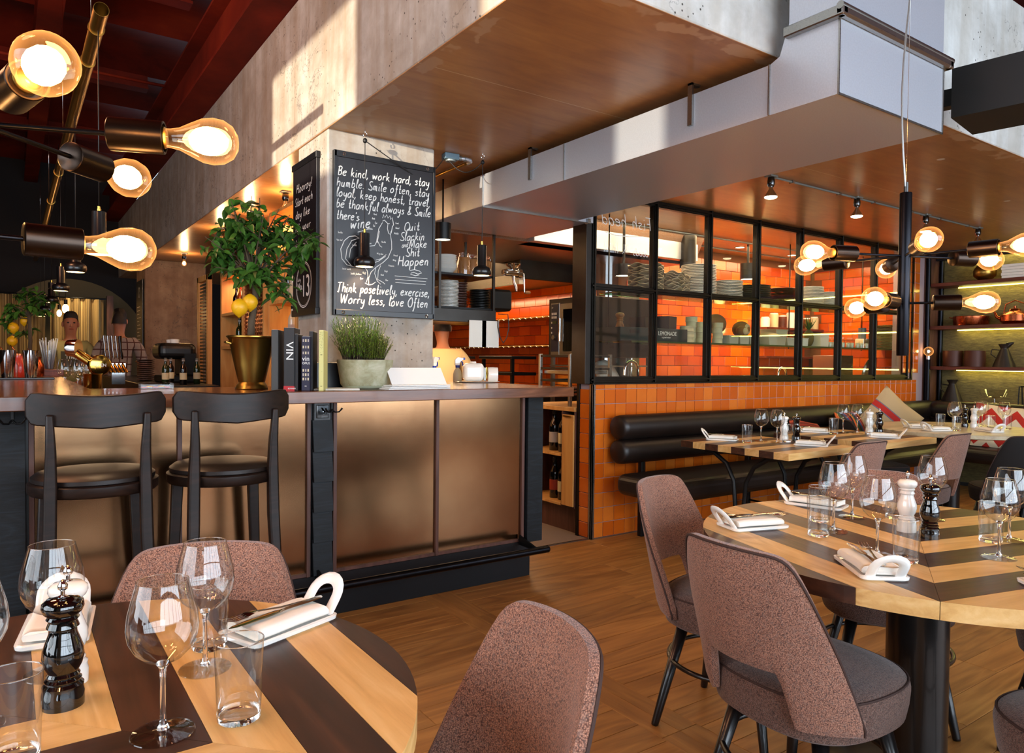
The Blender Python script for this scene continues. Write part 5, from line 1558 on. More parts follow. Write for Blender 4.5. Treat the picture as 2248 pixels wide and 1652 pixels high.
def tree(label, x, y, z, trunk, tips, nleaf, seed, sc=1.0, lemons=()):
    t = E('lemon_tree', label, 'tree', (x, y, z)); rr = random.Random(seed)
    wood_ = MB(); wood_.tube(trunk, [.016*sc, .014*sc]+[.012*sc]*(len(trunk)-2), 10)
    top = Vector(trunk[-1]); ends = []
    for tip in tips:
        tip = Vector(tip); mid = top.lerp(tip, .5) + Vector((rr.uniform(-.02,.02), rr.uniform(-.02,.02), rr.uniform(.0,.04)))*sc
        s0 = top + Vector((0,0,-rr.uniform(0,.04)))*sc
        wood_.tube([s0, s0.lerp(mid,.6), mid, mid.lerp(tip,.6), tip], [.0052*sc,.0042*sc,.0034*sc,.0024*sc,.0014*sc], 6)
        for k in range(3):
            a = mid.lerp(tip, rr.uniform(.1,.9)); b_ = a + Vector((rr.uniform(-.07,.07), rr.uniform(-.07,.07), rr.uniform(-.03,.06)))*sc
            wood_.tube([a, b_], [.0022*sc,.0012*sc], 5); ends.append((a, b_))
        ends.append((mid, tip))
    P('trunk', wood_, MT['bark'], t, fix=False)
    n = 0; extra = MB()
    while n < nleaf:
        if n >= 290:
            a, b_ = rr.choice(ends); p = a.lerp(b_, rr.uniform(.0,1.0)) + Vector((rr.gauss(0,.022), rr.gauss(0,.022), rr.gauss(-.012,.022)))*sc
            M4 = Matrix.Translation(p) @ Matrix.Rotation(rr.uniform(0,2*PI),4,'Z') @ Matrix.Rotation(rr.uniform(-.1,1.1),4,'Y') @ Matrix.Rotation(rr.uniform(-.6,.6),4,'X') @ Matrix.Scale(sc*rr.uniform(.7,1.15),4)
            lm = rr.choice(LEAF); extra.add([M4 @ v.co for v in lm.vertices], [tuple(q.vertices) for q in lm.polygons], True); n += 1; continue
        a, b_ = rr.choice(ends); p = a.lerp(b_, rr.uniform(.15,1.05)) + Vector((rr.uniform(-.01,.01),)*3)*sc
        yaw = rr.uniform(0, 2*PI); pit = rr.uniform(-.1, .95)
        o = inst(rr.choice(LEAF), 'leaf', t, p, (rr.uniform(-.5,.5), pit, yaw), (sc*rr.uniform(.75,1.2),)*3); n += 1
    if extra.v: P('inner_leaves', extra, MT['leaf'], t, kind='stuff', fix=False)
    for (lp, lr) in lemons:
        me = lemon_mesh(lr); fixn(me)
        o = inst(me, 'lemon', None, Vector((x,y,z))+Vector(lp), (rr.uniform(-.15,.15), rr.uniform(-.15,.15), rr.uniform(0,6)))
        o.name = 'lemon'; o.parent = t; o.location = lp
    return t
# crown spread: view right is (+.82,-.57), depth is (.57,.82)
R_ = Vector((.82,-.571,0)); D_ = Vector((.571,.82,0))
def rp(r, d, z): v = R_*r + D_*d; return (v.x, v.y, z)
rr = random.Random(5)
tips = [rp(-.26,.0,.25), rp(-.22,.03,.32), rp(-.17,.06,.38), rp(-.10,-.03,.46), rp(-.03,.05,.50), rp(.04,-.04,.47), rp(.10,.06,.44), rp(.17,0,.40), rp(.22,.03,.33), rp(.28,-.02,.30),
        rp(-.2,-.08,.28), rp(-.06,-.1,.40), rp(.08,-.1,.38), rp(.12,.1,.34), rp(-.12,.1,.36), rp(.02,.0,.44), rp(.20,-.06,.06), rp(.17,-.02,.0), rp(-.14,-.04,.22), rp(.26,.04,.26), rp(-.03,-.06,.34), rp(.06,.02,.30), rp(-.12,-.05,.12), rp(.08,-.06,.10), rp(-.02,-.08,.14), rp(.13,.02,.16), rp(-.18,.02,.18), rp(.03,.08,.16)]
tips = [(a, b_, c+.23) for a, b_, c in tips]
tree('large potted lemon tree with two hanging lemons in the brass bucket', .955, 3.53, ZB+.20,
     [rp(-.015,0,0), rp(-.012,0,.12), rp(.004,.01,.24), rp(.0,.0,.33)], [(a, b_, c-.0) for a, b_, c in tips], 640, 11, 1.15,
     [(rp(-.05,-.05,.185), .038), (rp(-.012,-.02,.212), .036)])
# stone bowl with herbs
pb = E('stone_planter', 'round weathered stone planter of herbs on a pale saucer', 'planter', (1.475, 3.42, ZB))
P('saucer', MB().lathe([(0,0),(.098,0),(.112,.008),(.122,.022),(.119,.023),(.108,.014),(0,.013)], 44, cap=False), plain('saucer_green', '#A9B095', .35, 0, .4), pb)
P('pot', MB().lathe([(0,.016),(.118,.016),(.122,.022),(.141,.140),(.139,.145),(.128,.145),(.124,.130),(0,.128)], 52, cap=False), MT['pot'], pb)
P('soil', MB().lathe([(0,.150),(.06,.147),(.12,.134),(.124,.12)], 30, cap=False), MT['soil'], pb)
def herb(label, name, parts, x, y, z, n, spread, hmin, hmax, mat, seed, needle=.02, droop=.2):
    rr = random.Random(seed); b = MB(); st_ = MB()
    for i in range(n):
        a = rr.uniform(0, 2*PI); r = spread*math.sqrt(rr.random())*.62
        h = rr.uniform(hmin, hmax)*(1-.25*(r/spread))
        lean = Vector((math.cos(a), math.sin(a), 0))*r*rr.uniform(.25,1.0) + Vector((rr.uniform(-.01,.01), rr.uniform(-.01,.01), 0))
        base = Vector((r*math.cos(a), r*math.sin(a), 0)); tip = base + lean + Vector((0,0,h))
        pts = [base, base.lerp(tip,.5)+Vector((0,0,.01)), tip]
        st_.tube(pts, [.0012,.001,.0006], 4)
        m_ = int(h/needle*2.8)
        for k in range(m_):
            u = .12+.9*k/m_; p = base.lerp(tip, min(u,1))
            aa = k*2.4+i; el = rr.uniform(.4,1.1); L = needle*rr.uniform(.7,1.15)
            d = Vector((math.cos(aa)*math.cos(el), math.sin(aa)*math.cos(el), math.sin(el)))
            w = d.cross(Vector((0,0,1))); w.normalize(); w *= .0017
            q = p + d*L
            b.add([p-w, p+w, q+w*.3, q-w*.3], [(0,1,2,3)])
    t = E(name, label, 'plant', (x, y, z))
    P('stems', st_, MT['bark'], t, fix=False)
    P('foliage', b, MT[mat], t, kind='stuff', fix=False)
    return t
herb('tall rosemary bush growing in the stone planter', 'rosemary', None, 1.45, 3.43, ZB+.14, 190, .135, .13, .25, 'herb_light', 3)
herb('dense thyme growing at the front of the stone planter', 'thyme', None, 1.50, 3.37, ZB+.14, 210, .085, .09, .145, 'herb', 9, .009)
# books between bucket and planter (spines face the viewer)
def book(label, px, py, w, h, d, mat, ang=-27, extra=None):
    t = E('book', label, 'book', (px, py, ZB), math.radians(ang), 'books standing on the counter')
    P('cover', MB().box(-w/2, w/2, 0, d, 0, h, .0015), mat, t)
    P('pages', MB().box(-w/2+.002, w/2-.002, .006, d+.001, .003, h+.0008), MT['paper'], t)
    if extra: extra(t, w, h)
    return t
def vin(t, w, h):
    font_text('VIN', .046, MT['white'], t, (-.012, -.0012, .225), (PI/2, PI/2, 0), .0005, sx=1.15)
    P('band', MB().box(-w/2-.0006, w/2+.0006, -.0006, .12, 0, .022), MT['book_red'], t)
    font_text('BONNIER', .008, MT['white'], t, (-.004, -.0016, .008), (PI/2, 0, 0), .0002)
book('thick black wine book with large white VIN on its spine', 1.045, 3.285, .046, .288, .17, MT['book_black'], -27, vin)
book('thin grey book leaning against the thick black wine book', .992, 3.325, .030, .278, .17, plain('book_grey', '#3A3A38', .5), -27)
book('narrow black book between the black and navy wine books', 1.078, 3.285, .016, .26, .15, MT['book_black'], -27)
def opus(t, w, h):
    font_text('vin', .030, MT['white'], t, (-w/2+.003, -.0012, .138), (PI/2, 0, 0), .0005, sx=.95)
    font_text('OPUS', .014, MT['white'], t, (-w/2+.003, -.0012, .122), (PI/2, 0, 0), .0003)
    font_text('N', .010, MT['white'], t, (-.004, -.0012, .018), (PI/2, 0, 0), .0003)
    cols = ['#C9A25A','#A85A3A','#C9C9D0']
    for r in range(6):
        for c in range(3):
            z = (.225, .195, .168, .088, .068, .048)[r]
            P('picture', MB().box(-.014+c*.011, -.008+c*.011, -.0008, .0, z, z+.012), MT['label_cream'] if (r+c) % 2 else MT['label_grey'], t)
book('navy blue wine book with little bottle pictures on the spine', 1.115, 3.262, .038, .25, .17, MT['book_navy'], -27, opus)
book('dark slim book standing behind the navy wine book', 1.150, 3.29, .018, .275, .15, MT['book_black'], -27)
def speck(t, w, h):
    rr = random.Random(2); b = MB()
    for i in range(46):
        z = h-.01-abs(rr.gauss(0,.05)); x = rr.uniform(-w/2+.002, w/2-.002); b.box(x-.0006, x+.0006, -.0006, 0, z-.0008, z+.0008)
    P('speckle', b, MT['soil'], t, kind='stuff')
    for z in (.020,.165): P('print', MB().box(-.004, .005, -.0006, 0, z, z+.002), MT['soil'], t)
book('tall pale yellow speckled book standing at the end of the row', 1.178, 3.235, .022, .28, .16, MT['book_yellow'], -27, speck)
o = TH('black_box', MB().box(-.10,.10,-.06,.06,0,.13,.003), MT['board_rail'], 'low black box standing behind the stone planter', 'box', None, (1.34, 3.57, ZB))
TH('magazine', MB().box(-.14,.12,-.09,.09,0,.006,.001), MT['paper'], 'white magazine lying under the planter saucer edge', 'magazine', None, (1.29, 3.38, ZB), -.3)
# menu holder: white folded cards
mn = E('menu_stand', 'white folded menu card standing on a stack of white menus', 'menu', (1.70, 3.30, ZB), .05)
P('card', MB().prism([(-.035,.022),(-.034,.022),(.030,.105),(.029,.106)], -.155, .165, 'x'), MT['white'], mn)
for k in range(3): P('menu', MB().box(-.19+.008*k, .165, -.07, .07, k*.0075, k*.0075+.006, .001), MT['white'], mn)

# pass end of the counter
en = E('enamel_dispenser', 'cream enamel dispenser with silver front standing on the pass', 'dispenser', (2.56, 4.08, ZB), -.5)
o = P('hood', MB().box(-.10,.04,-.07,.07,.008,.128,.0), MT['ceramic'], en); bevel(o, .03, 5)
P('knob', MB().lathe([(0,.126),(.02,.126),(.022,.133),(.018,.139),(0,.140)], 20, cap=False), MT['ceramic'], en).location = (-.03,0,0)
P('front', MB().box(.04,.055,-.045,.045,.01,.10,.004), MT['steel'], en)
P('lever', MB().tube([(.055,-.01,.02),(.064,-.01,.06),(.058,-.01,.10)], .007, 10), MT['brass_shiny'], en)
P('tail', MB().lathe([(0,-.03),(.048,-.03),(.050,0),(.048,.035),(0,.035)], 26, cap=False), MT['ceramic'], en).matrix_local = Matrix.Translation((.10,0,.052)) @ Matrix.Rotation(PI/2,4,'Y')
P('tray', MB().lathe([(0,0),(.13,0),(.15,.006),(.148,.008),(.12,.005),(0,.005)], 36, cap=False), MT['ceramic'], en)
def sprayer(label, x, y, z=ZB, rz=.5):
    t = E('spray_bottle', label, 'spray bottle', (x, y, z), rz, 'spray bottles')
    P('bottle', MB().lathe([(0,0),(.027,0),(.030,.004),(.030,.05),(.024,.075),(.013,.09),(.012,.10),(0,.10)], 24, cap=False), MT['tub'], t)
    P('collar', MB().lathe([(0,.095),(.015,.095),(.015,.112),(0,.112)], 18, cap=False), MT['blue_plastic'], t)
    P('head', MB().prism([(-.018,.112),(.012,.112),(.016,.135),(.038,.15),(.038,.160),(.0,.166),(-.018,.150)], -.010, .010, 'y'), MT['white_gloss'], t)
    P('trigger', MB().tube([(.022,0,.145),(.036,0,.128),(.034,0,.108)], .005, 8), MT['blue_plastic'], t)
    P('nozzle', MB().box(.036,.052,-.008,.008,.148,.164,.002), MT['blue_plastic'], t)
sprayer('spray bottle with blue trigger directly behind the white menu card', 2.05, 3.75, ZB-.0, .5)
sprayer('spray bottle with blue nozzle farther along the kitchen pass', 2.50, 4.24, ZB-.0, -.3)

# left arm of the bar: shakers, straws, taps
TH('bar_mat', MB().box(-.13,.20,-.06,.06,0,.012,.003), MT['black_paint'], 'black rubber mat under the two steel shakers', 'mat', None, (.03, 5.46, ZB))
SHK = MB().lathe([(0,0),(.030,0),(.032,.003),(.045,.165),(.0455,.170),(.043,.168),(.030,.01),(0,.008)], 32, cap=False); _m = SHK.mesh('shaker', MT['chrome']); fixn(_m)
for x, y, l in ((-.015,5.47,'steel cocktail shaker tin at the left picture edge of the bar'),(.105,5.45,'steel cocktail shaker tin next to the jar of straws')):
    t = E('shaker', l, 'shaker', (x, y, ZB+.012), 0, 'steel shaker tins'); inst(_m, 'tin', t)
sj = E('straw_jar', 'glass jar packed with clear drinking straws on a brown box', 'jar', (.235, 6.35, ZB+.05))
P('jar', MB().lathe([(.048,0),(.052,.004),(.055,.14)], 30, cap=False), MT['sheet_glass'], sj)
rr = random.Random(4); strawm = plain('straw', '#8E9AA8', .3)
for k in range(34):
    a = rr.uniform(0, 2*PI); r = .045*math.sqrt(rr.random())
    P('straw', MB().tube([(r*.6*math.cos(a), r*.6*math.sin(a), .003), (r*1.5*math.cos(a), r*1.5*math.sin(a), rr.uniform(.20,.235))], .003, 6), strawm, sj, fix=False)
TH('wooden_box', MB().box(-.09,.09,-.07,.07,0,.048,.002), MT['shelf_wood'], 'small brown box under the jar of straws', 'box', None, (.235, 6.35, ZB))
for x, y, h, m_, l in ((.05,6.0,.15,'red_gloss','red glass jar with a spoon behind the shakers'),(.15,6.2,.13,'copper','copper coloured jar between the shakers and the straws'),(-.01,5.75,.14,'sheet_glass','clear jar with red fruit behind the first shaker')):
    t = E('bar_jar', l, 'jar', (x, y, ZB), 0)
    P('body', MB().lathe([(0,0),(.045,0),(.05,.01),(.052,h*.6),(.035,h*.85),(.033,h),(0,h)], 24, cap=False), MT[m_], t)
    P('lid', MB().lathe([(0,h),(.036,h),(.036,h+.012),(0,h+.014)], 20, cap=False), MT['copper'], t)
    P('spoon', MB().tube([(0,0,h),(-.05,0,h+.07)], .003, 6), MT['copper'], t)
# glassware cluster
for k, (x, y) in enumerate(((.33,5.0),(.40,5.15),(.28,5.3),(.38,5.4))):
    wine('upturned clear glass among the bar glasses, %s from the straws' % ('first','second','third','fourth')[k], x, y, 1.02, 'bar glasses by the taps')
tp = E('beer_tap', 'brass beer tower with a round lit sign facing the room', 'beer tap', (.36, 4.30, ZB-.06))
P('neck', MB().lathe([(0,0),(.022,0),(.024,.05),(.018,.10),(.018,.13),(0,.13)], 24, cap=False), MT['brass_shiny'], tp)
P('arm', MB().tube([(-.10,.03,.24),(-.02,0,.18),(.0,0,.13),(.02,0,.17)], .024, 14), MT['brass_shiny'], tp)
b = MB().lathe([(0,0),(.046,0),(.052,.004),(.052,.03),(.046,.034),(0,.034)], 36, cap=False); o = P('sign', b, MT['brass_shiny'], tp); o.matrix_local = Matrix.Translation((.01,-.045,.165)) @ Matrix.Rotation(math.radians(14),4,'Z') @ Matrix.Rotation(PI/2,4,'X')
b = MB().tube([(.047*math.cos(2*PI*k/32), .047*math.sin(2*PI*k/32), .036) for k in range(32)], .0028, 8, closed=True); o2 = P('ring', b, MT['chalk'], tp); o2.matrix_local = o.matrix_local
font_text('OPEN', .022, MT['chalk'], o, (-.030,-.008,.0345), (0,0,0), .0005)
b = MB().lathe([(0,0),(.042,0),(.045,.02),(.045,.05),(0,.05)], 30, cap=False); o3 = P('sign', b, MT['chrome'], tp); o3.matrix_local = Matrix.Translation((-.115,.04,.25)) @ Matrix.Rotation(math.radians(60),4,'Z') @ Matrix.Rotation(PI/2,4,'X')
t = E('brass_cup', 'brass ice cup standing under the round beer sign', 'cup', (.335, 4.12, 1.06), 0)
P('cup', MB().lathe([(0,0),(.036,0),(.042,.10),(.044,.102),(.040,.10),(.034,.006),(0,.006)], 30, cap=False), MT['brass_shiny'], t)
tt = E('tap_handles', 'row of chrome tap handles on a steel tower behind the beer sign', 'taps', (.585, 5.6, 1.06))
P('tower', MB().box(-.07,.07,-.03,.03,.10,.15,.006).box(-.02,.06,-.03,.03,0,.10), MT['chrome'], tt)
for k in range(5):
    x = -.05+k*.024
    P('handle', MB().tube([(x,0,.17),(x,0,.19),(x-.008,-.005,.24),(x-.014,-.01,.33)], [.005,.009,.006,.011], 12), MT['chrome'] if k < 4 else MT['black_gloss'], tt)
    P('spout', MB().tube([(x,-.03,.14),(x,-.07,.13),(x+.02,-.09,.08)], .007, 8), MT['brass_shiny'], tt)
tree('smaller lemon tree with hanging lemons on the far part of the bar', .12, 7.3, ZB+.02, [(0,0,0),(.02,0,.25),(.01,0,.48)],
     [rp(-.22,0,.42), rp(-.17,0,.55), rp(-.10,.05,.66), rp(0,0,.70), rp(.10,.03,.66), rp(.17,0,.60), rp(-.14,-.05,.34), rp(-.08,0,.48), rp(.06,-.05,.55), rp(-.05,.05,.28), rp(.2,0,.5)], 240, 23, 1.15,
     [(rp(-.10,-.03,.36), .042), (rp(-.13,.0,.25), .040), (rp(-.05,.04,.42), .036)])
t = E('plant_pot', 'low grey planter with green herbs at the left end of the far bar', 'planter', (-.13, 6.0, ZB)); P('pot', MB().lathe([(0,0),(.10,0),(.115,.09),(.105,.09),(0,.08)], 32, cap=False), MT['pot'], t)
herb('bushy green herb in the low grey planter at the picture edge', 'herb_plant', None, -.13, 6.0, ZB+.08, 110, .11, .06, .13, 'herb', 15)
t = E('glass_dish', 'clear glass tray of orange slices on the counter before the far pillar', 'dish', (.56, 3.72, ZB)); P('tray', MB().box(-.07,.07,-.04,.04,.0,.028,.002), MT['sheet_glass'], t)
for k in range(5): P('slice', MB().lathe([(0,0),(.014,0),(.014,.004),(0,.004)], 16, cap=False), MT['lemon'] if k % 2 else MT['red_gloss'], t).location = (-.05+k*.024, 0, .006+.004*(k % 2))
# ================================================================== KITCHEN
_MI = _M.transposed()
def onY(px, py, Y):
    d = _MI @ Vector(((px-1124)/1581.48, (py-826)/1581.48, 1)); t = Y/d.y; return d.x*t, 1.25+d.z*t
def onX(px, py, X):
    d = _MI @ Vector(((px-1124)/1581.48, (py-826)/1581.48, 1)); t = X/d.x; return d.y*t, 1.25+d.z*t
# counter behind the low wall, with bottle niche facing the passage
kc = E('kitchen_counter', 'kitchen worktop unit with open bottle niche and plywood door facing the passage', 'cabinet', (0,0,0))
P('worktop', MB().box(3.30, 7.9, 3.96, 4.62, .885, .915, .002), MT['pine'], kc)
P('body', MB().box(3.36, 7.9, 3.97, 4.60, .0, .19).box(3.74, 7.9, 3.97, 4.6, .19, .885).box(3.31, 3.74, 3.955, 3.97, .19, .885).box(3.31, 3.74, 4.095, 4.11, .19, .885).box(3.31,3.74,4.58,4.60,.19,.885), MT['trim_wood'], kc)
P('door', MB().box(3.30, 3.315, 3.965, 4.095, .20, .86, .002), MT['pine'], kc)
P('door_handle', MB().box(3.285, 3.30, 3.99, 4.07, .845, .855), MT['brass'], kc)
for z in (.19, .55): P('shelf', MB().box(3.305, 3.73, 4.11, 4.58, z, z+.018, .001), MT['pine'], kc)
BOT = [(0,0),(.034,0),(.037,.004),(.0375,.17),(.034,.195),(.018,.225),(.0145,.245),(.0145,.285),(.016,.287),(.016,.297),(0,.298)]
def bottle_meshes(mat): 
    m = MB().lathe(BOT, 24, cap=False).mesh('glass_body', mat); fixn(m); return m
ME_BOT = {k: bottle_meshes(MT[k]) for k in ('bottle_dark','bottle_green','bottle_amber','liquor_clear')}
ME_LAB = {k: MB().lathe([(.0380,.06),(.0380,.135)], 24, cap=False).mesh('label', MT[k]) for k in ('label_cream','label_grey','label_red')}
ME_CAPB = {k: MB().lathe([(0,.262),(.0158,.262),(.0158,.299),(0,.299)], 14, cap=False).mesh('cap', MT[k]) for k in ('label_grey','red_gloss','brass','board_rail')}
def bottle(label, x, y, z, body='bottle_dark', lab='label_cream', cap='board_rail', s=1.0, group=None):
    t = E('wine_bottle' if body == 'bottle_dark' else 'bottle', label, 'bottle', (x, y, z), 0, group); t.scale = (s,)*3
    inst(ME_BOT[body], 'glass_body', t); inst(ME_CAPB[cap], 'cap', t)
    if lab: inst(ME_LAB[lab], 'label', t)
    return t
GB = 'wine bottles in the passage niche'
for (y, z, lab, l) in ((4.20,.568,'label_cream','wine bottle with cream label on the upper niche shelf beside the door'),(4.31,.568,'label_grey','wine bottle with grey label on the upper niche shelf beside the dark post'),
                     (4.20,.208,'label_cream','wine bottle with cream label on the lower niche shelf beside the door'),(4.30,.208,'label_red','wine bottle with red label on the lower niche shelf beside the dark post')):
    bottle(l, 3.40, y, z, 'bottle_dark', lab, 'board_rail', 1.05, GB)
rk = E('steel_rack', 'small open steel trolley rack standing on the worktop beside the window post', 'rack', (0,0,0))
for x, y in ((3.36,4.08),(3.36,4.44),(3.75,4.08),(3.75,4.44)): P('upright', MB().box(x-.012,x+.012,y-.012,y+.012,.915,1.30,.002), MT['steel'], rk)
for z in (1.02, 1.10, 1.19, 1.285):
    P('rail', MB().box(3.35,3.76,4.07,4.09,z-.008,z+.008,.001), MT['steel_dark'], rk); P('rail', MB().box(3.35,3.76,4.43,4.45,z-.008,z+.008,.001), MT['steel_dark'], rk)
    P('rail', MB().box(3.35,3.37,4.07,4.45,z-.008,z+.008,.001), MT['steel_dark'], rk)
for z in (1.15,): P('tray', MB().box(3.38,3.74,4.10,4.42,z,z+.025,.003), MT['steel'], rk)
# combi oven on its stand
ov = E('combi_oven', 'tall steel combi oven with control panel and dark glass door', 'oven', (0,0,0))
P('body', MB().box(4.0,4.75,4.60,5.17,1.28,1.80,.005), MT['steel_dark'], ov)
P('control_panel', MB().box(3.985,4.0,5.00,5.12,1.30,1.76,.002), MT['steel'], ov)
P('panel_face', MB().box(3.980,3.986,5.01,5.11,1.33,1.75,.001), MT['book_navy'], ov)
for r in range(2):
    for c in range(3): P('button', MB().box(3.976,3.981,5.03+c*.026,5.046+c*.026,1.655-r*.032,1.675-r*.032), MT['paper'], ov)
for r in range(3): P('button', MB().box(3.976,3.981,5.092,5.104,1.58-r*.045,1.595-r*.045), MT['paper'], ov)
P('display', MB().box(3.976,3.981,5.03,5.085,1.575,1.60), plain('green_display', '#2A3A10', .4), ov)
font_text('air', .02, MT['paper'], ov, (3.978, 5.10, 1.715), (PI/2, 0, -PI/2), .0004)
b = MB().lathe([(0,0),(.022,0),(.02,.02),(0,.022)], 20, cap=False); o = P('dial', b, MT['steel'], ov); o.matrix_local = Matrix.Translation((3.982,5.06,1.455)) @ Matrix.Rotation(-PI/2,4,'Y')
P('door', MB().box(3.975,4.0,4.62,4.985,1.30,1.75,.004), MT['steel'], ov)
P('door_glass', MB().box(3.970,3.977,4.64,4.93,1.33,1.70,.002), MT['black_gloss'], ov)
P('door_handle', MB().tube([(3.955,4.955,1.42),(3.955,4.955,1.62)], .012, 12), MT['chrome'], ov)
font_text('S Electrolux', .028, MT['steel'], ov, (3.969, 4.90, 1.715), (PI/2, 0, -PI/2), .0004)
for x, y in ((4.03,4.63),(4.03,5.14),(4.72,4.63),(4.72,5.14)): P('leg', MB().box(x-.015,x+.015,y-.015,y+.015,0,1.28), MT['steel'], ov)
for z in (.4,.7,1.0,1.2): P('stand_shelf', MB().box(4.0,4.75,4.62,5.15,z,z+.012), MT['steel'], ov)
fg = E('fridge', 'tall stainless steel cabinet beside the oven seen through the first pane', 'fridge', (0,0,0))
P('body', MB().box(4.76,4.93,4.96,5.19,0,1.86,.004), MT['steel'], fg)
P('door', MB().box(4.775,4.92,4.94,4.96,.1,1.84,.003), MT['steel'], fg)
P('door_handle', MB().tube([(4.80,4.925,1.0),(4.80,4.925,1.4)], .01, 10), MT['chrome'], fg)
# extraction hood with baffle filters
hd = E('extractor_hood', 'long steel extractor hood with slatted grease filters over the cook line', 'extractor hood', (0,0,0))
P('canopy', MB().box(3.95,4.70,5.55,8.3,2.02,2.30,.004), MT['steel_dark'], hd)
P('lip', MB().box(3.90,3.95,5.5,8.3,1.96,2.06,.002), MT['steel'], hd)
for i in range(30):
    y = 5.6 + i*.088
    b = MB().box(0,.46,0,.040,-.004,.004); b.xf(Matrix.Translation((3.97,y,1.97)) @ Matrix.Rotation(-.62,4,'Y'))
    P('filter_slat', b, MT['brass'] if i % 6 else MT['steel_dark'], hd)
area('hood_light', (4.2, 6.6, 1.95), (.3, 1.8), 28, WARM)
# wall shelves, cook line
for (z, l) in ((1.69,'upper'),(1.40,'lower')):
    s_ = E('wall_shelf', '%s steel wire shelf along the orange wall behind the cook' % l, 'shelf', (0,0,0))
    P('board', MB().box(4.36,4.70,5.35,8.4,z-.012,z,.001), MT['brass'], s_)
    for k in range(30): P('wire', MB().tube([(4.35,5.4+k*.1,z-.02),(4.35,5.43+k*.1,z-.005)], .004, 5), MT['steel'], s_)
P_ = E('griddle_stand', 'black iron shelf stand on the cook line', 'rack', (0,0,0))
for (y0_, y1_) in ((5.75,6.35),(6.9,7.3)):
    for z in (1.10,1.26): P('plate', MB().box(4.0,4.3,y0_,y1_,z,z+.03,.003), MT['black_metal'], P_)
    for y in (y0_+.04, y1_-.04): P('upright', MB().box(4.02,4.05,y-.015,y+.015,.92,1.28), MT['black_metal'], P_)
P('cooker_body', MB().box(3.9,4.7,5.3,8.4,0,.92,.004), MT['steel_dark'], P_)
t = E('flame', 'small yellow flame rising from the burner beside the cook', 'flame', (3.95, 6.72, .93))
for (dx, dy, h) in ((0,0,.16),(.02,.03,.13),(-.01,-.035,.11),(.0,.06,.09)):
    P('tongue', MB().lathe([(0,0),(.018,.01),(.022,.03),(.012,.07),(.004,h*.8),(0,h)], 12, (dx,dy,.02), cap=False), MT['flame'], t)
area('cookline_light', (3.6, 6.6, 2.38), (.6, 2.0), 30, (1,.62,.32))
# hanging rack over the pass
hr = E('hanging_rack', 'black steel shelf rack hung from the ceiling over the pass', 'rack', (0,0,0))
P('light_box', MB().box(2.0,3.05,4.60,5.05,1.53,1.625,.003), MT['steel_dark'], hr)
P('shelf', MB().box(2.0,3.04,4.62,5.03,1.625,1.64), MT['black_metal'], hr)
P('shelf', MB().box(2.0,3.04,4.62,5.03,1.875,1.89), MT['black_metal'], hr)
for x, y in ((2.02,4.61),(2.56,4.61),(3.03,4.61),(3.03,5.03),(2.3,5.03)):
    P('rod', MB().box(x-.009,x+.009,y-.009,y+.009,1.62,2.43), MT['steel_dark'], hr)
area('pass_light', (2.5, 4.82, 1.525), (.8, .3), 9, WARM)
ORD = 'second third fourth fifth sixth seventh eighth ninth tenth eleventh twelfth thirteenth fourteenth fifteenth sixteenth seventeenth eighteenth nineteenth twentieth'.split()
def nth(k, n):
    j = n-1-k
    return 'topmost' if j == 0 else ('lowest' if k == 0 else ORD[j-1] + ' from top')
def stack(label, group, x, y, z, r, n, pitch, mat, wav=0.0, name='plate', bowl=False, cat='plate'):
    if bowl: prof = [(0,0),(r*.45,0),(r*.55,.004),(r,pitch*3.0),(r*.97,pitch*3.0+.002),(r*.5,.010),(0,.010)]
    else: prof = [(0,0),(r*.6,0),(r*.65,.002),(r,.010),(r,.0135),(r*.66,.006),(0,.006)]
    b = MB().lathe(prof, 28, cap=False)
    if wav:
        b.v = [(a, c, q+wav*math.sin(5*math.atan2(c, a))*(math.hypot(a, c)/r)**2) for a, c, q in b.v]
    me = b.mesh(name, mat); fixn(me); rr = random.Random(n)
    for k in range(n):
        o = inst(me, name, None, (x+rr.uniform(-.003,.003), y+rr.uniform(-.003,.003), z+k*pitch), (0,0,rr.uniform(0,6)))
        o['label'] = nth(k, n) + ' ' + label; o['category'] = cat; o['group'] = group
def clipjar(label, x, y, z, r=.05, h=.16, fill='bread'):
    t = E('clip_jar', label, 'jar', (x, y, z))
    P('contents', MB().lathe([(0,.006),(r*.9,.006),(r*.92,h*.86),(0,h*.88)], 18, cap=False), MT[fill], t)
    P('jar', MB().lathe([(r*.95,.0),(r,.01),(r,h*.86),(r*.8,h*.93),(r*.8,h)], 24, cap=False), MT['sheet_glass'], t)
    P('lid', MB().lathe([(0,h),(r*.85,h),(r*.85,h+.012),(0,h+.016)], 22, cap=False), MT['sheet_glass'], t)
    P('clip', MB().tube([(r*.86,0,h+.01),(r*1.05,0,h-.01),(r*1.02,0,h-.05)], .0025, 6), MT['chrome'], t)
    return t
RX = lambda px: onY(px, 640, 4.75)[0]
stack('side plate, tall stack on the lower rack shelf', 'plates on the hanging rack', RX(985), 4.75, 1.64, .075, 19, .0105, MT['stoneware_edge'])
stack('cream bowl, stack on the upper rack shelf', 'bowls on the hanging rack', RX(978), 4.75, 1.89, .085, 8, .014, MT['stoneware_edge'], 0, 'bowl', True, 'bowl')
stack('brown cork round stacked on the lower rack shelf', 'cork rounds on the hanging rack', RX(1020), 4.85, 1.64, .075, 11, .019, MT['trim_wood'])
stack('black plate, low stack on the rack shelf', 'black plates on the hanging rack', RX(1053), 4.75, 1.64, .078, 12, .0125, MT['black_metal'])
TH('black_bin', MB().box(-.1,.1,-.1,.1,0,.17,.02), MT['black_metal'], 'black lidded bin at the free end of the rack shelf', 'bin', None, (RX(1102), 4.84, 1.64))
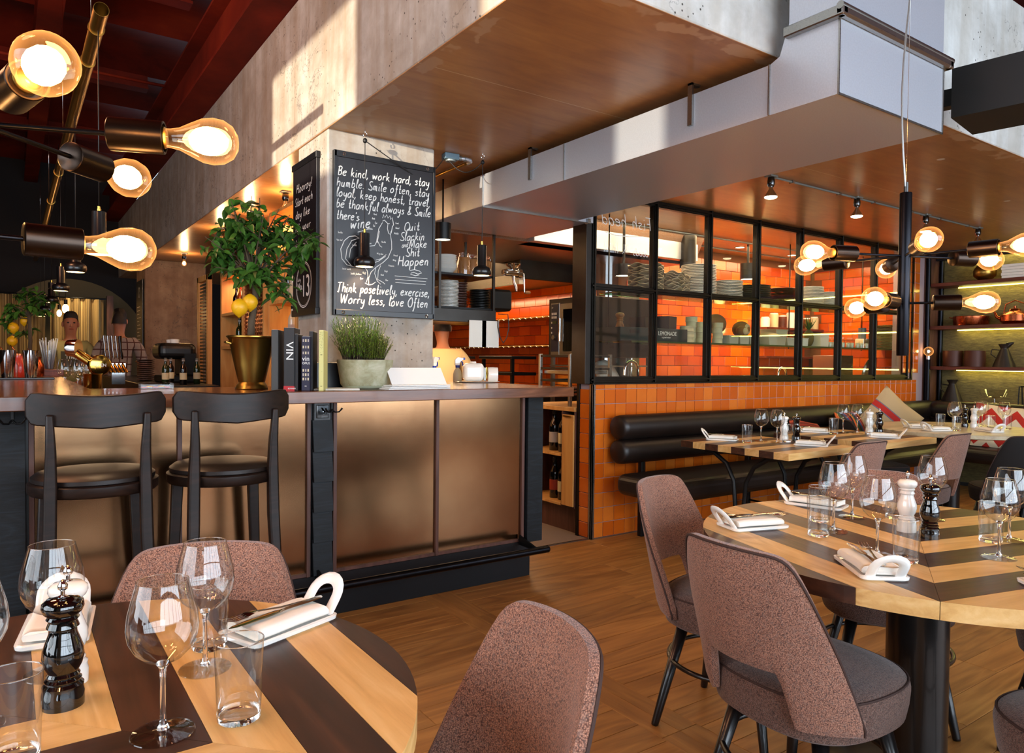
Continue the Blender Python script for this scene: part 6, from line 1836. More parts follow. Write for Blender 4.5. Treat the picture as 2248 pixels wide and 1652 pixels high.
clipjar('clip top jar of dried pasta beside the cream bowls', RX(1018), 4.75, 1.89); clipjar('clip top jar of dried pasta near the rack upright', RX(1043), 4.80, 1.89); clipjar('clip top jar behind the pendant on the rack', RX(1075), 4.82, 1.89)
gr = E('meat_grinder', 'shiny chrome hand meat grinder clamped on the rack end', 'grinder', (RX(1112), 4.66, 1.89))
P('hopper', MB().lathe([(.02,.06),(.025,.08),(.055,.10),(.06,.115),(.058,.115),(.05,.10),(.0,.09)], 28, cap=False), MT['chrome'], gr)
b = MB().lathe([(0,0),(.026,0),(.028,.01),(.028,.12),(.036,.12),(.038,.15),(.03,.155),(0,.155)], 26, cap=False); o = P('barrel', b, MT['chrome'], gr); o.matrix_local = Matrix.Translation((-.08,0,.045)) @ Matrix.Rotation(PI/2,4,'Y')
P('clamp', MB().tube([(0,0,.03),(0,-.01,-.03),(.012,-.02,-.06),(.012,-.03,-.10)], [.012,.012,.012,.007], 12), MT['chrome'], gr)
P('crank', MB().tube([(.08,0,.045),(.10,0,.045),(.105,0,0),(.11,0,-.10)], .007, 10), MT['chrome'], gr)
P('crank_handle', MB().lathe([(0,0),(.012,.005),(.014,.03),(.01,.055),(0,.06)], 16, cap=False), MT['wood_mill'], gr).matrix_local = Matrix.Translation((.11,0,-.10)) @ Matrix.Rotation(PI/2,4,'Y')
P('screw', MB().tube([(-.08,0,.045),(-.10,0,.045)], .02, 14), MT['chrome'], gr)
for (a, l, dx) in ((1035, 'white paper order slip hanging from the rack, nearer the column', 0), (1063, 'white paper order slip with dark cable before it', 0)):
    x, z = onY(a+14, 705, 4.585)
    TH('order_paper', MB().box(-.075,.075,-.001,.001,-.20,.0), MT['paper'], l, 'paper', None, (x, 4.585, 1.545))
x, z = onY(1100, 690, 4.58)
TH('cable', MB().tube(sag((x-.03,4.575,1.60),(x+.06,4.575,1.60),.0,3)+[(x+.07,4.575,1.5),(x+.05,4.575,1.42),(x+.02,4.575,1.38),(x-.01,4.575,1.42),(x-.03,4.575,1.5),(x-.03,4.575,1.56)], .004, 8), MT['wire'], 'black cable hanging in a loop from the rack light box', 'cable')
dl = E('drum_lamp', 'black drum ceiling lamp glowing beside the concrete column', 'ceiling lamp', (0,0,0)); x, z = onY(972, 520, 4.2)
P('drum', MB().lathe([(.052,0),(.055,0),(.055,.11),(0,.11)], 30, (x,4.2,z-.02), cap=False), MT['black_metal'], dl)
P('lamp_face', MB().lathe([(0,.004),(.050,.004)], 30, (x,4.2,z-.02), cap=False), MT['lamp_face'], dl)
P('rod', MB().tube([(x,4.2,z+.09),(x,4.2,2.44)], .006, 8), MT['black_metal'], dl)

# glass shelves behind the window
for z, l in ((1.41,'lower'),(1.80,'upper')):
    s_ = E('glass_shelf', '%s green edged glass shelf hung behind the kitchen window' % l, 'shelf', (0,0,0))
    P('sheet', MB().box(3.92,7.95,4.03,4.40,z-.012,z,.001), MT['glass_green'], s_)
    P('edge', MB().box(3.92,7.95,4.022,4.03,z-.013,z+.001), plain('glass_edge_%d' % int(z*10), '#3E4A22', .2), s_)
    for x in (4.0, 5.2, 6.45, 7.8): P('rod', MB().tube([(x,4.38,z-.02),(x,4.38,2.44)], .006, 8), MT['steel_dark'], s_)
US, LS, YS = 1.80, 1.41, 4.2
def sx(px, py=700, Y=YS): return onY(px, py, Y)[0]
stack('wavy stoneware dish, stack nearest the window post', 'wavy stoneware dishes', sx(1418,600), YS, US, .145, 14, .0165, MT['stoneware'], .012, 'dish', False, 'dish')
stack('wavy stoneware dish, middle stack on the glass shelf', 'wavy stoneware dishes, middle', sx(1466,605), 4.14, US, .095, 12, .0155, MT['stoneware'], .012, 'dish', False, 'dish')
stack('wavy stoneware dish, stack beside the round plates', 'wavy stoneware dishes, third', sx(1497,612), 4.22, US, .085, 11, .0155, MT['stoneware'], .010, 'dish', False, 'dish')
stack('pale rimmed plate, tallest stack on the glass shelf', 'tall stack of round plates', sx(1534,600), 4.20, US, .150, 21, .0132, MT['stoneware_edge'])
stack('pale rimmed plate, lower stack by the third pane', 'second stack of round plates', sx(1598,617), 4.20, US, .130, 13, .0132, MT['stoneware_edge'])
stack('white plate, taller of the two white stacks', 'white plates, taller stack', sx(1782,630), 4.2, US, .115, 17, .0118, MT['stoneware_edge'])
stack('white plate, lower of the two white stacks', 'white plates, lower stack', sx(1818,640), 4.2, US, .115, 14, .0118, MT['stoneware_edge'])
stack('iron pan in the pile on the upper glass shelf', 'dark iron pans', sx(1650,625), 4.2, US, .17, 9, .017, MT['black_metal'], 0, 'pan', False, 'pan')
stack('brown bowl stacked on the upper glass shelf', 'dark brown bowls', sx(1715,640), 4.2, US, .14, 9, .014, MT['copper'], 0, 'bowl', True, 'bowl')
# crate
cr = E('crate', 'dark green drinks crate lettered LEMONADE on the lower glass shelf', 'crate', (0,0,0)); xa, xb = sx(1360,735,4.06), sx(1507,735,4.06)
for (a, c, d, e) in ((xa,xb,4.05,4.062),(xa,xb,4.34,4.352),(xa,xa+.012,4.062,4.34),(xb-.012,xb,4.062,4.34)): P('side', MB().box(a,c,d,e,LS,LS+.105,.001), MT['crate_green'], cr)
P('base', MB().box(xa+.012,xb-.012,4.062,4.34,LS,LS+.012), MT['crate_green'], cr)
P('hand_hole', MB().box(xa+.10,xa+.20,4.047,4.051,LS+.060,LS+.085,.0), MT['black_paint'], cr)
font_text('LEMONADE', .045, MT['chalk'], cr, (lerp(xa,xb,.54), 4.048, LS+.050), (PI/2,0,0), .0006, sx=.9)
font_text('a grand mixer', .018, MT['chalk'], cr, (lerp(xa,xb,.60), 4.048, LS+.028), (PI/2,0,0), .0004)
for (px, h, w, l) in ((1412,.09,.10,'black food bin tilted in the crate, nearer the window post'),(1460,.11,.075,'tall black food bin standing in the crate behind LEMONADE')):
    t = E('black_bin', l, 'bin', (sx(px,715), 4.2, LS+.013), .3); b = MB().prism([(-w*.8,0),(w*.8,0),(w,h+.09),(-w,h+.09)], -.07, .07, 'y'); P('bin', b, MT['black_paint'], t)
pm = E('wooden_mill', 'large turned wooden pepper mill standing behind the crate end', 'mill', (sx(1372,700,4.3), 4.36, LS), 0); o = inst(ME_MWD, 'mill_body', pm); o.scale = (1.35,1.35,1.5)
def tins(px, n, top, r=.055, Y=4.14, w=''):
    me = MB().lathe([(0,0),(r,0),(r,.012),(r*.985,.014),(r*.985,.032),(r,.034),(r,.044),(0,.044)], 26, cap=False).mesh('bamboo_tin', MT['label_cream']); fixn(me)
    for k in range(n):
        o = inst(me, 'round_tin', None, (sx(px,730,Y)+(.004 if k % 2 else -.003), Y, LS+k*.0455)); o['label'] = nth(k, n) + ' round pale tin, %s stack by the crate' % w; o['category'] = 'tin'; o['group'] = 'round pale tins, %s stack' % w
tins(1508, 3, 0, .058, 4.10, 'front'); tins(1518, 5, 0, .052, 4.22, 'tall rear'); tins(1540, 4, 0, .045, 4.14, 'short'); tins(1575, 4, 0, .045, 4.12, 'third')
def loaf(label, x, y, z, r, rot, cut=False):
    t = E('bread_loaf', label, 'bread', (x, y, z), rot)
    b = MB().ell((0,0,r[2]*.9), r, 20, 12); b.v = [(a*(1+.04*math.sin(9*c)), c, q) for a, c, q in b.v]; P('loaf', b, MT['bread'], t)
    if cut: P('cut_face', MB().ell((0,-r[1]*.72,r[2]*.9), (r[0]*.66,.02,r[2]*.66), 18, 8), MT['bread_in'], t)
loaf('large crusty round loaf leaning on the tins', sx(1583,715), 4.26, LS+.10, (.12,.09,.09), .3)
loaf('cut loaf with brown crumb lying on the plastic tubs', sx(1635,722), 4.24, LS+.075, (.09,.08,.075), .2, True)
loaf('small pale loaf half beside the cut loaf', sx(1618,728), 4.15, LS+.075, (.055,.05,.05), .1, True)
def tub(label, px0, px1, h, mat='tub', Y=4.14, z=None, fill=None):
    xa, xb = sx(px0,740,Y), sx(px1,740,Y); t = E('food_tub', label, 'tub', ((xa+xb)/2, Y, z or LS), 0, None); w = (xb-xa)/2-.003
    P('tub', MB().prism([(-w*.86,0),(w*.86,0),(w,h),(-w,h)], -.09, .09, 'y'), MT[mat], t)
    P('rim', MB().box(-w-.004,w+.004,-.095,.095,h-.006,h,.002), MT[mat], t)
    if fill: P('contents', MB().ell((0,0,h), (w*.9,.08,.035), 16, 8), MT[fill], t)
for k in range(3): tub('translucent plastic tub under the loaves, %s of three' % ('first','second','third')[k], 1582+k*23, 1604+k*23, .075)
tub('plastic tub heaped with pale flour beside the loaves', 1668, 1708, .085, 'tub', 4.12, None, 'bread_in')
tub('clear plastic tub next to the flour tub', 1709, 1737, .075); tub('pink lidded tub stacked behind the flour tub', 1685, 1712, .06, 'label_cream', 4.3, LS+.10)
tub('tub with folded receipts before the pineapple', 1738, 1757, .08, 'paper', 4.2)
pi = E('pineapple', 'ripe pineapple with green crown on the lower glass shelf', 'pineapple', (sx(1771,740), 4.18, LS)); b = MB().ell((0,0,.085), (.052,.052,.085), 24, 16)
P('fruit', b, plain('pineapple_skin', '#5A4A1E', .6), pi)
for k in range(16):
    a = k*2.4; rr_ = .015+.025*(k % 3)/2; P('crown_leaf', MB().tube([(0,0,.16),(rr_*math.cos(a), rr_*math.sin(a), .21),(rr_*2*math.cos(a), rr_*2*math.sin(a), .30-.02*(k % 4))], [.010,.008,.001], 5, flat=.3), MT['leaf'], pi)
tub('tall white food container beside the pineapple', 1782, 1802, .13, 'paper', 4.15)
for k in range(9):
    for r in range(1):
        t = E('milk_bottle', 'small clear bottle before the egg trays, %s in the row' % (['first']+ORD)[k], 'bottle', (sx(1822+k*10,745,4.12), 4.12+.01*(k % 2), LS), 0, 'small clear bottles on the glass shelf')
        P('glass', MB().lathe([(0,0),(.022,0),(.024,.05),(.014,.08),(.015,.105)], 18, cap=False), MT['sheet_glass'], t) if k == 0 else None
        if k == 0: _mb = t.children[0].data; _mc = MB().lathe([(0,.004),(.020,.004),(.021,.05),(0,.055)], 14, cap=False).mesh('contents', MT['paper'])
        else: inst(_mb, 'glass', t)
        inst(_mc, 'contents', t)
xe = sx(1945, 730)
for k in range(9):
    b = MB(); b.grid(lambda u, v: ((u-.5)*.26, (v-.5)*.26, .012*math.sin(u*25)*math.sin(v*25)), 21, 21); b.box(-.13,.13,-.13,.13,-.013,-.009)
    if k == 0: _et = b.mesh('egg_tray', MT['egg_tray'])
    o = inst(_et, 'egg_tray', None, (xe, 4.2, LS+.016+k*.030)); o['label'] = nth(k, 9) + ' cardboard egg tray in the pile on the glass shelf'; o['category'] = 'egg tray'; o['group'] = 'piled egg trays'
TH('grey_canister', MB().lathe([(0,0),(.04,0),(.04,.12),(0,.12)], 24, cap=False), plain('canister', '#5A6070', .4), 'blue grey canister leaning behind the small bottles', 'canister', None, (sx(1897,715,4.3), 4.32, LS+.11))
TH('steel_tray', MB().box(-.06,.06,-.05,.05,0,.11,.003), MT['steel'], 'steel box supporting the blue grey canister', 'box', None, (sx(1897,740,4.3), 4.32, LS))
# wall shelf with jars on the back wall
ws_ = E('wall_shelf', 'red brown shelf of jars fixed to the orange kitchen wall', 'shelf', (0,0,0)); xa, xb = onY(1672,700,5.1)[0], onY(1835,700,5.1)[0]
P('board', MB().box(xa,xb,5.03,5.2,1.63,1.655,.002), MT['shelf_wood'], ws_); P('bracket', MB().box((xa+xb)/2,(xa+xb)/2+.02,5.1,5.2,1.5,1.63), MT['steel'], ws_)
P('board', MB().box(xa,xb-.3,5.03,5.2,1.30,1.325,.002), MT['shelf_wood'], ws_)
for k in range(7):
    t = E('storage_jar', 'kitchen jar on the red brown wall shelf, %s from the window post' % ('first','second','third','fourth','fifth','sixth','seventh')[k], 'jar', (xa+.08+k*.16, 5.11, 1.655)); h = (.10,.15,.13,.17,.17,.12,.14)[k]
    P('jar', MB().lathe([(0,0),(.05,0),(.052,h),(0,h)], 22, cap=False), MT[('white','label_cream','shelf_wood','white','white','brass','label_cream')[k]], t); P('lid', MB().lathe([(0,h),(.045,h),(.045,h+.015),(0,h+.015)], 20, cap=False), MT['ceramic'], t)
def faucet(label, px, Y, s=1.0, rz=0):
    x, z = onY(px, 828, Y); t = E('faucet', label, 'faucet', (x, Y, .915), rz)
    zb = .915; pts = [(0,0,0),(0,0,.26*s)] + [(-.075*s+.075*s*math.cos(a), 0, .26*s+.075*s*math.sin(a)) for a in [PI*k/12 for k in range(1,13)]] + [(-.155*s,0,.22*s)]
    P('spout', MB().tube(pts, .0125, 14), MT['chrome'], t); P('base', MB().lathe([(0,0),(.025,0),(.022,.03),(0,.03)], 20, cap=False), MT['chrome'], t)
faucet('curved chrome kitchen faucet behind the first lower pane', 1400, 4.35)
faucet('low chrome mixer tap behind the fourth lower pane', 1725, 4.4, .85)
sl = E('meat_slicer', 'aluminium slicer with round guard behind the sixth lower pane', 'slicer', (onY(1880,800,4.4)[0], 4.42, .915), .2)
P('body', MB().box(-.16,.12,-.10,.12,0,.16,.02), MT['steel'], sl); b = MB().lathe([(0,0),(.15,0),(.16,.012),(.15,.03),(0,.04)], 36, cap=False); o = P('blade_guard', b, MT['steel'], sl); o.matrix_local = Matrix.Translation((.02,-.12,.24)) @ Matrix.Rotation(PI/2+.2,4,'X')
for k in range(8): P('fin', MB().box(-.08,.08,-.165,-.155,.14+k*.022,.148+k*.022), MT['steel'], sl)
TH('steel_cabinet', MB().box(-.16,.16,-.14,.14,0,.42,.004), MT['steel'], 'upright steel appliance standing behind the fifth lower pane', 'appliance', None, (onY(1830,800,4.45)[0], 4.46, .915))
TH('wall_sheet', MB().box(-.13,.13,-.002,0,-.17,.17), MT['paper'], 'white paper sheet pinned to the orange tiles behind the black bins', 'paper', None, (onY(1412,700,5.2)[0], 5.2, 1.55))
for (px0, px1, y1_, zt, zb, l) in ((1390,1440,4.3,2.08,1.98,'nearest the first mullion'),(1536,1577,4.35,2.42,2.12,'long one above the tall plates'),(1675,1702,4.4,2.25,2.09,'above the dark pans')):
    xa, xb = onY(px0,580,y1_)[0], onY(px1,580,y1_)[0]; r = min((xb-xa)/2*.86, .075); t = E('heat_lamp', 'black cylinder heat lamp hanging in the kitchen, ' + l, 'lamp', ((xa+xb)/2, y1_+.25, 0))
    P('shade', MB().lathe([(r-.003,zb),(r,zb),(r,zt),(0,zt)], 30, cap=False), MT['black_metal'], t); P('lamp_face', MB().lathe([(0,zb+.006),(r-.004,zb+.006)], 30, cap=False), MT['lamp_face'], t); P('rod', MB().tube([(0,0,zt),(0,0,2.44)], .012, 10), MT['black_metal'], t)
for k, (x, y) in enumerate(((5.3,4.75),(6.2,4.8),(7.1,4.8))):
    t = E('kitchen_spot', 'flush round ceiling light in the kitchen, %s from the window post' % ('first','second','third')[k], 'ceiling light', (x, y, 2.44)); P('ring', MB().lathe([(.045,-.006),(.055,-.006),(.055,0),(.045,0)], 28, cap=False), MT['steel'], t); P('lamp_face', MB().lathe([(0,-.004),(.045,-.004)], 28, cap=False), MT['lamp_face'], t)
area('kitchen_light', (5.6, 4.7, 2.42), (3.8, .5), 80, (1,.68,.38)); area('kitchen_light', (7.4, 4.6, 2.42), (.8, .5), 12, (1,.68,.38))
lamp('POINT', 'wall_lamp_light', (onY(1640,715,5.05)[0], 4.98, 1.62), 7, (1,.75,.3), .05)
area('kitchen_light', (2.7, 5.8, 2.42), (1.2, 1.2), 26, WARM)
sk = E('conduit', 'two thin grey conduits running across the kitchen ceiling', 'conduit', (0,0,0))
for y in (4.55, 4.95): P('pipe', MB().tube([(4.2,y,2.43),(8.1,y,2.43)], .008, 8), MT['conduit'], sk)
# plenum seen through the first panes
P('duct_branch', MB().box(3.42,5.35,4.62,4.86,2.20,2.405,.003), MT['galv'], dt)

# ------------------------------------------------------------------ shelves on the gold wall (dining end)
sh = E('wall_shelves', 'dark red wooden wall shelves with lit undersides on black posts', 'shelves', (0,0,0))
for z in (2.085, 1.635, 1.21):
    P('board', MB().box(8.02,8.32,1.05,3.79,z-.018,z+.018,.002), MT['shelf_wood'], sh)
    P('led_strip', MB().box(8.285,8.295,1.1,3.60,z-.026,z-.019), MT['led_green'], sh)
    area('shelf_light', (8.27, 2.4, z-.03), (.03, 2.3), 3.2, (1,.86,.30), (0, .35, 0))
P('led_strip', MB().box(8.285,8.295,1.1,3.60,2.405,2.412), MT['led_green'], sh); area('shelf_light', (8.27,2.4,2.40), (.03,2.3), 3.5, (1,.86,.30))
P('fascia', MB().box(8.20,8.24,1.05,3.79,2.36,2.44), MT['board_rail'], sh)
for x in (8.0, 8.29): P('post', MB().tube([(x,3.77,0),(x,3.77,2.44)], .022, 14), MT['pipe_black'], sh)
def pot(label, px, py, z, prof, mat, handle=None, Xp=8.15, nm='pot', cat='pot'):
    y, _ = onX(px, py, Xp); t = E(nm, label, cat, (Xp, y, z)); P('body', MB().lathe(prof, 30, cap=False), MT[mat], t)
    if handle: P('handle', MB().tube(handle, .006, 10), MT[mat], t)
    return t
MT['rust_pot'] = plain('rust_pot', '#4A2414', .5, .3); MT['dark_jug'] = plain('dark_jug', '#2E2620', .4, .5)
pot('brown metal pot on the third shelf nearer the post', 2092, 780, 1.228, [(0,0),(.085,0),(.09,.004),(.095,.165),(.092,.165),(.086,.01),(0,.01)], 'rust_pot')
pot('brown metal pot on the third shelf beside the jug', 2140, 780, 1.228, [(0,0),(.095,0),(.098,.08),(.094,.165),(.09,.165),(.09,.01),(0,.01)], 'rust_pot')
t = pot('dark pointed pouring jug on the third shelf', 2205, 770, 1.228, [(0,0),(.10,0),(.095,.02),(.035,.18),(.034,.19),(.055,.23)], 'dark_jug', [(0,.04,.17),(0,.11,.18),(0,.12,.13),(0,.07,.09)], nm='jug', cat='jug')
P('spout', MB().tube([(0,-.03,.22),(0,-.08,.245)], [.03,.008], 10), MT['dark_jug'], t)
t = pot('dark pointed jug standing behind the banquette below the shelves', 2090, 880, .86, [(0,0),(.10,0),(.095,.02),(.035,.18),(.034,.19),(.055,.23)], 'dark_jug', [(0,.04,.17),(0,.11,.18),(0,.12,.13),(0,.07,.09)], nm='jug', cat='jug')
TH('ledge', MB().box(8.02,8.32,1.05,3.75,.82,.86,.003), MT['trim_wood'], 'dark ledge behind the banquette under the wall shelves', 'ledge')
pot('wide copper pan with short spout on the second shelf', 2132, 700, 1.653, [(0,0),(.15,0),(.16,.01),(.165,.09),(.16,.095),(.15,.015),(0,.015)], 'copper', [(0,.14,.07),(0,.21,.09)], nm='copper_pan', cat='pan')
t = pot('copper kettle with lid and curved handle on the second shelf', 2228, 690, 1.653, [(0,0),(.10,0),(.125,.03),(.12,.09),(.07,.125),(.055,.13),(.045,.15),(.012,.16),(.014,.18),(0,.185)], 'copper', [(0,.10,.11),(0,.08,.20),(0,0,.235),(0,-.08,.20),(0,-.10,.11)], nm='kettle', cat='kettle')
P('spout', MB().tube([(0,.11,.05),(0,.16,.08),(0,.18,.13)], [.022,.014,.010], 10), MT['copper'], t)
pot('round brass vase on the top shelf behind the chandelier bulb', 2162, 600, 2.103, [(0,0),(.05,0),(.10,.05),(.105,.10),(.08,.15),(.04,.17),(.045,.18)], 'brass', nm='vase', cat='vase')
for k in range(5):
    o = TH('paper_stack', MB().box(-.1,.1,-.12,.12,0,.026,.002), MT['paper'], nth(k, 5) + ' white magazine in the pile on the top wall shelf', 'magazine', 'magazines on the top shelf', (8.14, 2.98+.006*(k % 2), 2.103+k*.0275))
pot('clear glass footed bowl behind the corner table', 2182, 880, .86, [(.05,0),(.02,.01),(.015,.05),(.10,.07),(.14,.14)], 'sheet_glass', nm='glass_bowl', cat='bowl')
lt = E('lantern', 'small black iron lantern frame behind the red cushion', 'lantern', (8.12, 2.86, .86))
for y in (-.07,-.02,.03,.08): P('bar', MB().tube([(-.05,y,0),(-.03,y,.18),(.03,y,.18),(.05,y,0)], .006, 8), MT['black_metal'], lt)
P('bar', MB().tube([(0,-.07,.18),(0,.08,.18)], .008, 8), MT['black_metal'], lt)

# wall speaker
x, z = 3.35, 2.42
spk = E('loudspeaker', 'black loudspeaker fixed high on the white concrete beam', 'loudspeaker', (3.68, 1.42, 2.36), .15)
P('cabinet', MB().prism([(-.11,0),(.17,0),(.17,.22),(-.11,.22)], -.17, .17, 'x'), MT['speaker_black'], spk)
P('grille', MB().box(-.15,.15,-.118,-.11,.02,.20,.003), MT['black_metal'], spk)
P('bracket', MB().box(-.03,.03,.17,.32,.10,.18), MT['black_metal'], spk)

# ------------------------------------------------------------------ back bar behind the column
bb = E('back_bar', 'light wooden back bar shelving with woven metal panels', 'shelving', (0,0,0))
def frame_y(x, y0_, y1_, z0, z1, w=.05, nm='frame', d=.04):
    b = MB().box(x,x+d,y0_,y0_+w,z0,z1,.002).box(x,x+d,y1_-w,y1_,z0,z1,.002).box(x,x+d,y0_+w,y1_-w,z0,z0+w,.002).box(x,x+d,y0_+w,y1_-w,z1-w,z1,.002); return P(nm, b, MT['pine'], bb)
for y in (4.58, 5.18, 5.78, 6.58): P('upright', MB().box(1.5,1.85,y-.02,y+.02,.9,2.25,.002), MT['pine'], bb)
P('back', MB().box(1.85,1.87,4.56,6.6,.9,2.25), MT['pine'], bb)
for z in (1.34, 1.62, 1.95, 2.24): P('shelf', MB().box(1.5,1.85,4.60,5.16,z,z+.025,.002), MT['pine'], bb); P('shelf', MB().box(1.5,1.85,5.80,6.56,z-.02,z+.005,.002), MT['pine'], bb)
def mesh_panel(x, y0_, y1_, z0, z1, p_=.03):
    frame_y(x, y0_, y1_, z0, z1, .035)
    b = MB(); y = y0_+.035
    while y < y1_-.035: b.box(x+.015,x+.019,y,y+.012,z0+.03,z1-.03); y += p_
    z = z0+.035
    while z < z1-.035: b.box(x+.012,x+.016,y0_+.03,y1_-.03,z,z+.012); z += p_
    P('woven_mesh', b, MT['copper'], bb, kind='stuff'); P('mesh_backing', MB().box(x+.025,x+.03,y0_+.03,y1_-.03,z0+.03,z1-.03), MT['rust_pot'], bb)
mesh_panel(1.47, 5.18, 5.78, .95, 1.92); mesh_panel(1.47, 5.78, 6.62, 1.98, 2.23)
for z in (1.365, 1.64, 1.975): P('led_strip', MB().box(1.80,1.81,4.62,5.14,z-.032,z-.026), MT['led'], bb)
area('backbar_light', (1.7, 4.9, 2.2), (.2, .5), 5, WARM); area('backbar_light', (1.7, 6.2, 1.9), (.2, .6), 5, WARM)
# open folding door of the back bar: slender frame with dark slats
fd = E('folding_screen', 'slim pine framed door with dark slatted infill beside the back bar', 'door', (0,0,0))
for y0_, y1_ in ((6.72,7.15),):
    b = MB().box(1.42,1.46,y0_,y0_+.05,.95,1.98,.002).box(1.42,1.46,y1_-.05,y1_,.95,1.98,.002).box(1.42,1.46,y0_,y1_,1.93,1.98,.002).box(1.42,1.46,y0_,y1_,.95,1.0,.002); P('frame', b, MT['pine'], fd)
    for k in range(30): P('slat', MB().box(1.435,1.445,y0_+.05,y1_-.05,1.01+k*.0305,1.027+k*.0305), MT['board_rail'], fd)
GBB = 'bottles on the back bar'
for k, (y, z, bd, lb, cp, l) in enumerate(((4.70,1.645,'bottle_amber','label_cream','red_gloss','amber bottle with red cap'),(4.80,1.645,'bottle_amber','label_grey','label_grey','amber bottle with grey label'),(4.92,1.645,'liquor_clear','label_cream','brass','clear bottle with brass cap'),(5.02,1.645,'bottle_dark','label_grey','label_grey','dark bottle with grey label'),
      (6.05,1.605,'bottle_green','label_cream','board_rail','green bottle with cream label'),(6.18,1.605,'bottle_dark','label_grey','label_grey','dark bottle with grey label'),(6.32,1.605,'bottle_amber','label_red','red_gloss','amber bottle with red label'),(6.45,1.605,'bottle_dark','label_cream','board_rail','dark bottle with cream label'),
      (4.75,1.365,'bottle_green','label_cream','brass','green bottle with brass cap'),(4.95,1.365,'liquor_clear','label_grey','board_rail','clear bottle with black cap'),(6.1,1.325,'liquor_clear','label_cream','brass','clear bottle with cream label'),(6.35,1.325,'bottle_green','label_grey','label_grey','green bottle with grey cap'))):
    where = ('the column side shelf' if y < 5.5 else 'the far side shelf') + (', upper row' if z > 1.5 else ', lower row')
    bottle(l + ' on ' + where, 1.60, y, z, bd, lb, cp, .85, GBB)
# coffee grinder and back counter by the far pillar
TH('back_counter', MB().box(.86,1.34,5.9,9.4,0,1.03,.004), MT['board_rail'], 'dark service counter in front of the far pillar', 'counter')
cg = E('coffee_machine', 'black coffee machine with rounded hood in front of the far pillar', 'coffee machine', (1.17, 6.9, 1.03))
P('base', MB().box(-.12,.16,-.2,.2,0,.06,.01), MT['black_metal'], cg); P('back', MB().box(.05,.16,-.2,.2,.06,.26,.01), MT['black_metal'], cg); o = P('hood', MB().box(-.14,.16,-.2,.2,.20,.34,.0), MT['black_paint'], cg); bevel(o, .05, 4)
for y in (-.1,.08): P('cup', MB().lathe([(0,.34),(.035,.34),(.04,.37),(.03,.375),(0,.375)], 20, (0,y,0), cap=False), MT['ceramic'], cg)
stack('brown saucer stacked beside the coffee machine', 'saucers by the coffee machine', 1.02, 7.35, 1.03, .075, 11, .018, MT['trim_wood'], 0, 'saucer', False, 'saucer')
for k, (x, y) in enumerate(((1.0,6.2),(1.12,6.15),(1.25,6.3),(1.08,6.45))):
    bottle('dark bottle standing low before the coffee machine, %s from the pillar' % ('first','second','third','fourth')[k], x, y, 1.03, 'bottle_dark' if k % 2 else 'bottle_green', 'label_cream', 'label_grey', .7, 'low bottles before the coffee machine')
# menu board on the far pillar
mb_ = E('menu_board', 'small dark menu board with pale lines on the far pillar', 'menu board', (1.335, 10.1, 1.75)); P('board', MB().box(-.006,.006,-.25,.25,-.45,.45,.002), MT['board'], mb_)
m = MB(); f4 = lambda a, b_, o_: (-.0065-o_, -a, b_); rr = random.Random(9)
ribbon(m, [(.05*math.cos(k*.4), .30+.06*math.sin(k*.4)) for k in range(16)], .008, f4)
for k in range(12): ribbon(m, [(-.17, .12-k*.045), (rr.uniform(.0,.17), .12-k*.045)], .006, f4)
P('lettering', m, MT['chalk'], mb_, fix=False)

# ------------------------------------------------------------------ curtain and far lamps
def curtain_(label, x0, x1, y, z0, z1, seed):
    rr = random.Random(seed); b = MB()
    b.grid(lambda u, v: (lerp(x0,x1,u), y+.035*math.sin(u*(x1-x0)*52+seed)+.012*math.sin(u*(x1-x0)*131), lerp(z0,z1,v)), int((x1-x0)*110), 2)
    t = E('curtain', label, 'curtain', (0,0,0)); P('cloth', b, MT['curtain'], t, fix=False); P('rail', MB().tube([(x0-.03,y,z1+.01),(x1+.03,y,z1+.01)], .012, 8), MT['black_metal'], t)
curtain_('lit sheer curtain panel beside the doorway behind the standing men', .45, 1.08, 11.6, .05, 2.04, 1)
curtain_('long shadowed curtain along the far wall at the picture edge', -3.0, .40, 11.9, .05, 2.08, 4)
S('trim_2', MB().box(1.12,1.20,11.6,11.7,0,2.1), MT['trim_wood'])
lamp('SPOT', 'curtain_light', (.75, 11.15, 2.5), 45, (1,.75,.42), .05, (.8, 11.65, 1.2), angle=1.3, blend=.7)
lamp('SPOT', 'curtain_light_dim', (-.9, 11.2, 2.6), 22, (1,.66,.36), .05, (-.6, 11.9, 1.0), angle=1.6, blend=.8)
for k, (px, py, y, s_) in enumerate(((130,682,10.6,.75),(144,672,10.2,1.0))):
    x, z = onY(px, py, y); t = E('hanging_bulb', 'bare glowing bulb before the curtain, %s one' % ('smaller','larger')[k], 'lamp', (x, y, z-.03), 0)
    P('bulb', MB().ell((0,0,0), (.035*s_,.035*s_,.055*s_), 16, 12), MT['filament_glow'], t); P('lampholder', MB().lathe([(0,.05),(.018,.05),(.018,.11),(0,.11)], 14, cap=False), MT['black_metal'], t); P('cable', MB().tube([(0,0,.1),(0,0,3.9-z)], .003, 6), MT['wire'], t)
x, z = onY(304, 690, 9.2)
# round steel duct end in the red ceiling
rd = E('round_duct', 'round steel duct mouth up in the red ceiling', 'duct', (-.45, 8.2, 3.2)); P('ring', MB().tube([(.19*math.cos(2*PI*k/36), 0, .19*math.sin(2*PI*k/36)) for k in range(36)], .014, 8, closed=True), MT['steel'], rd)
b = MB().lathe([(.185,0),(.185,1.2)], 36, cap=False); o = P('pipe', b, MT['rust_pot'], rd); o.matrix_local = Matrix.Rotation(-PI/2,4,'X')
lamp('POINT', 'ceiling_fill', (-.6, 4.2, 3.0), 60, (1,.45,.22), .3)  # added red fill to lift the dark ceiling, no fitting here
lamp('POINT', 'ceiling_fill', (-.8, 1.4, 2.9), 36, (1,.45,.22), .3)

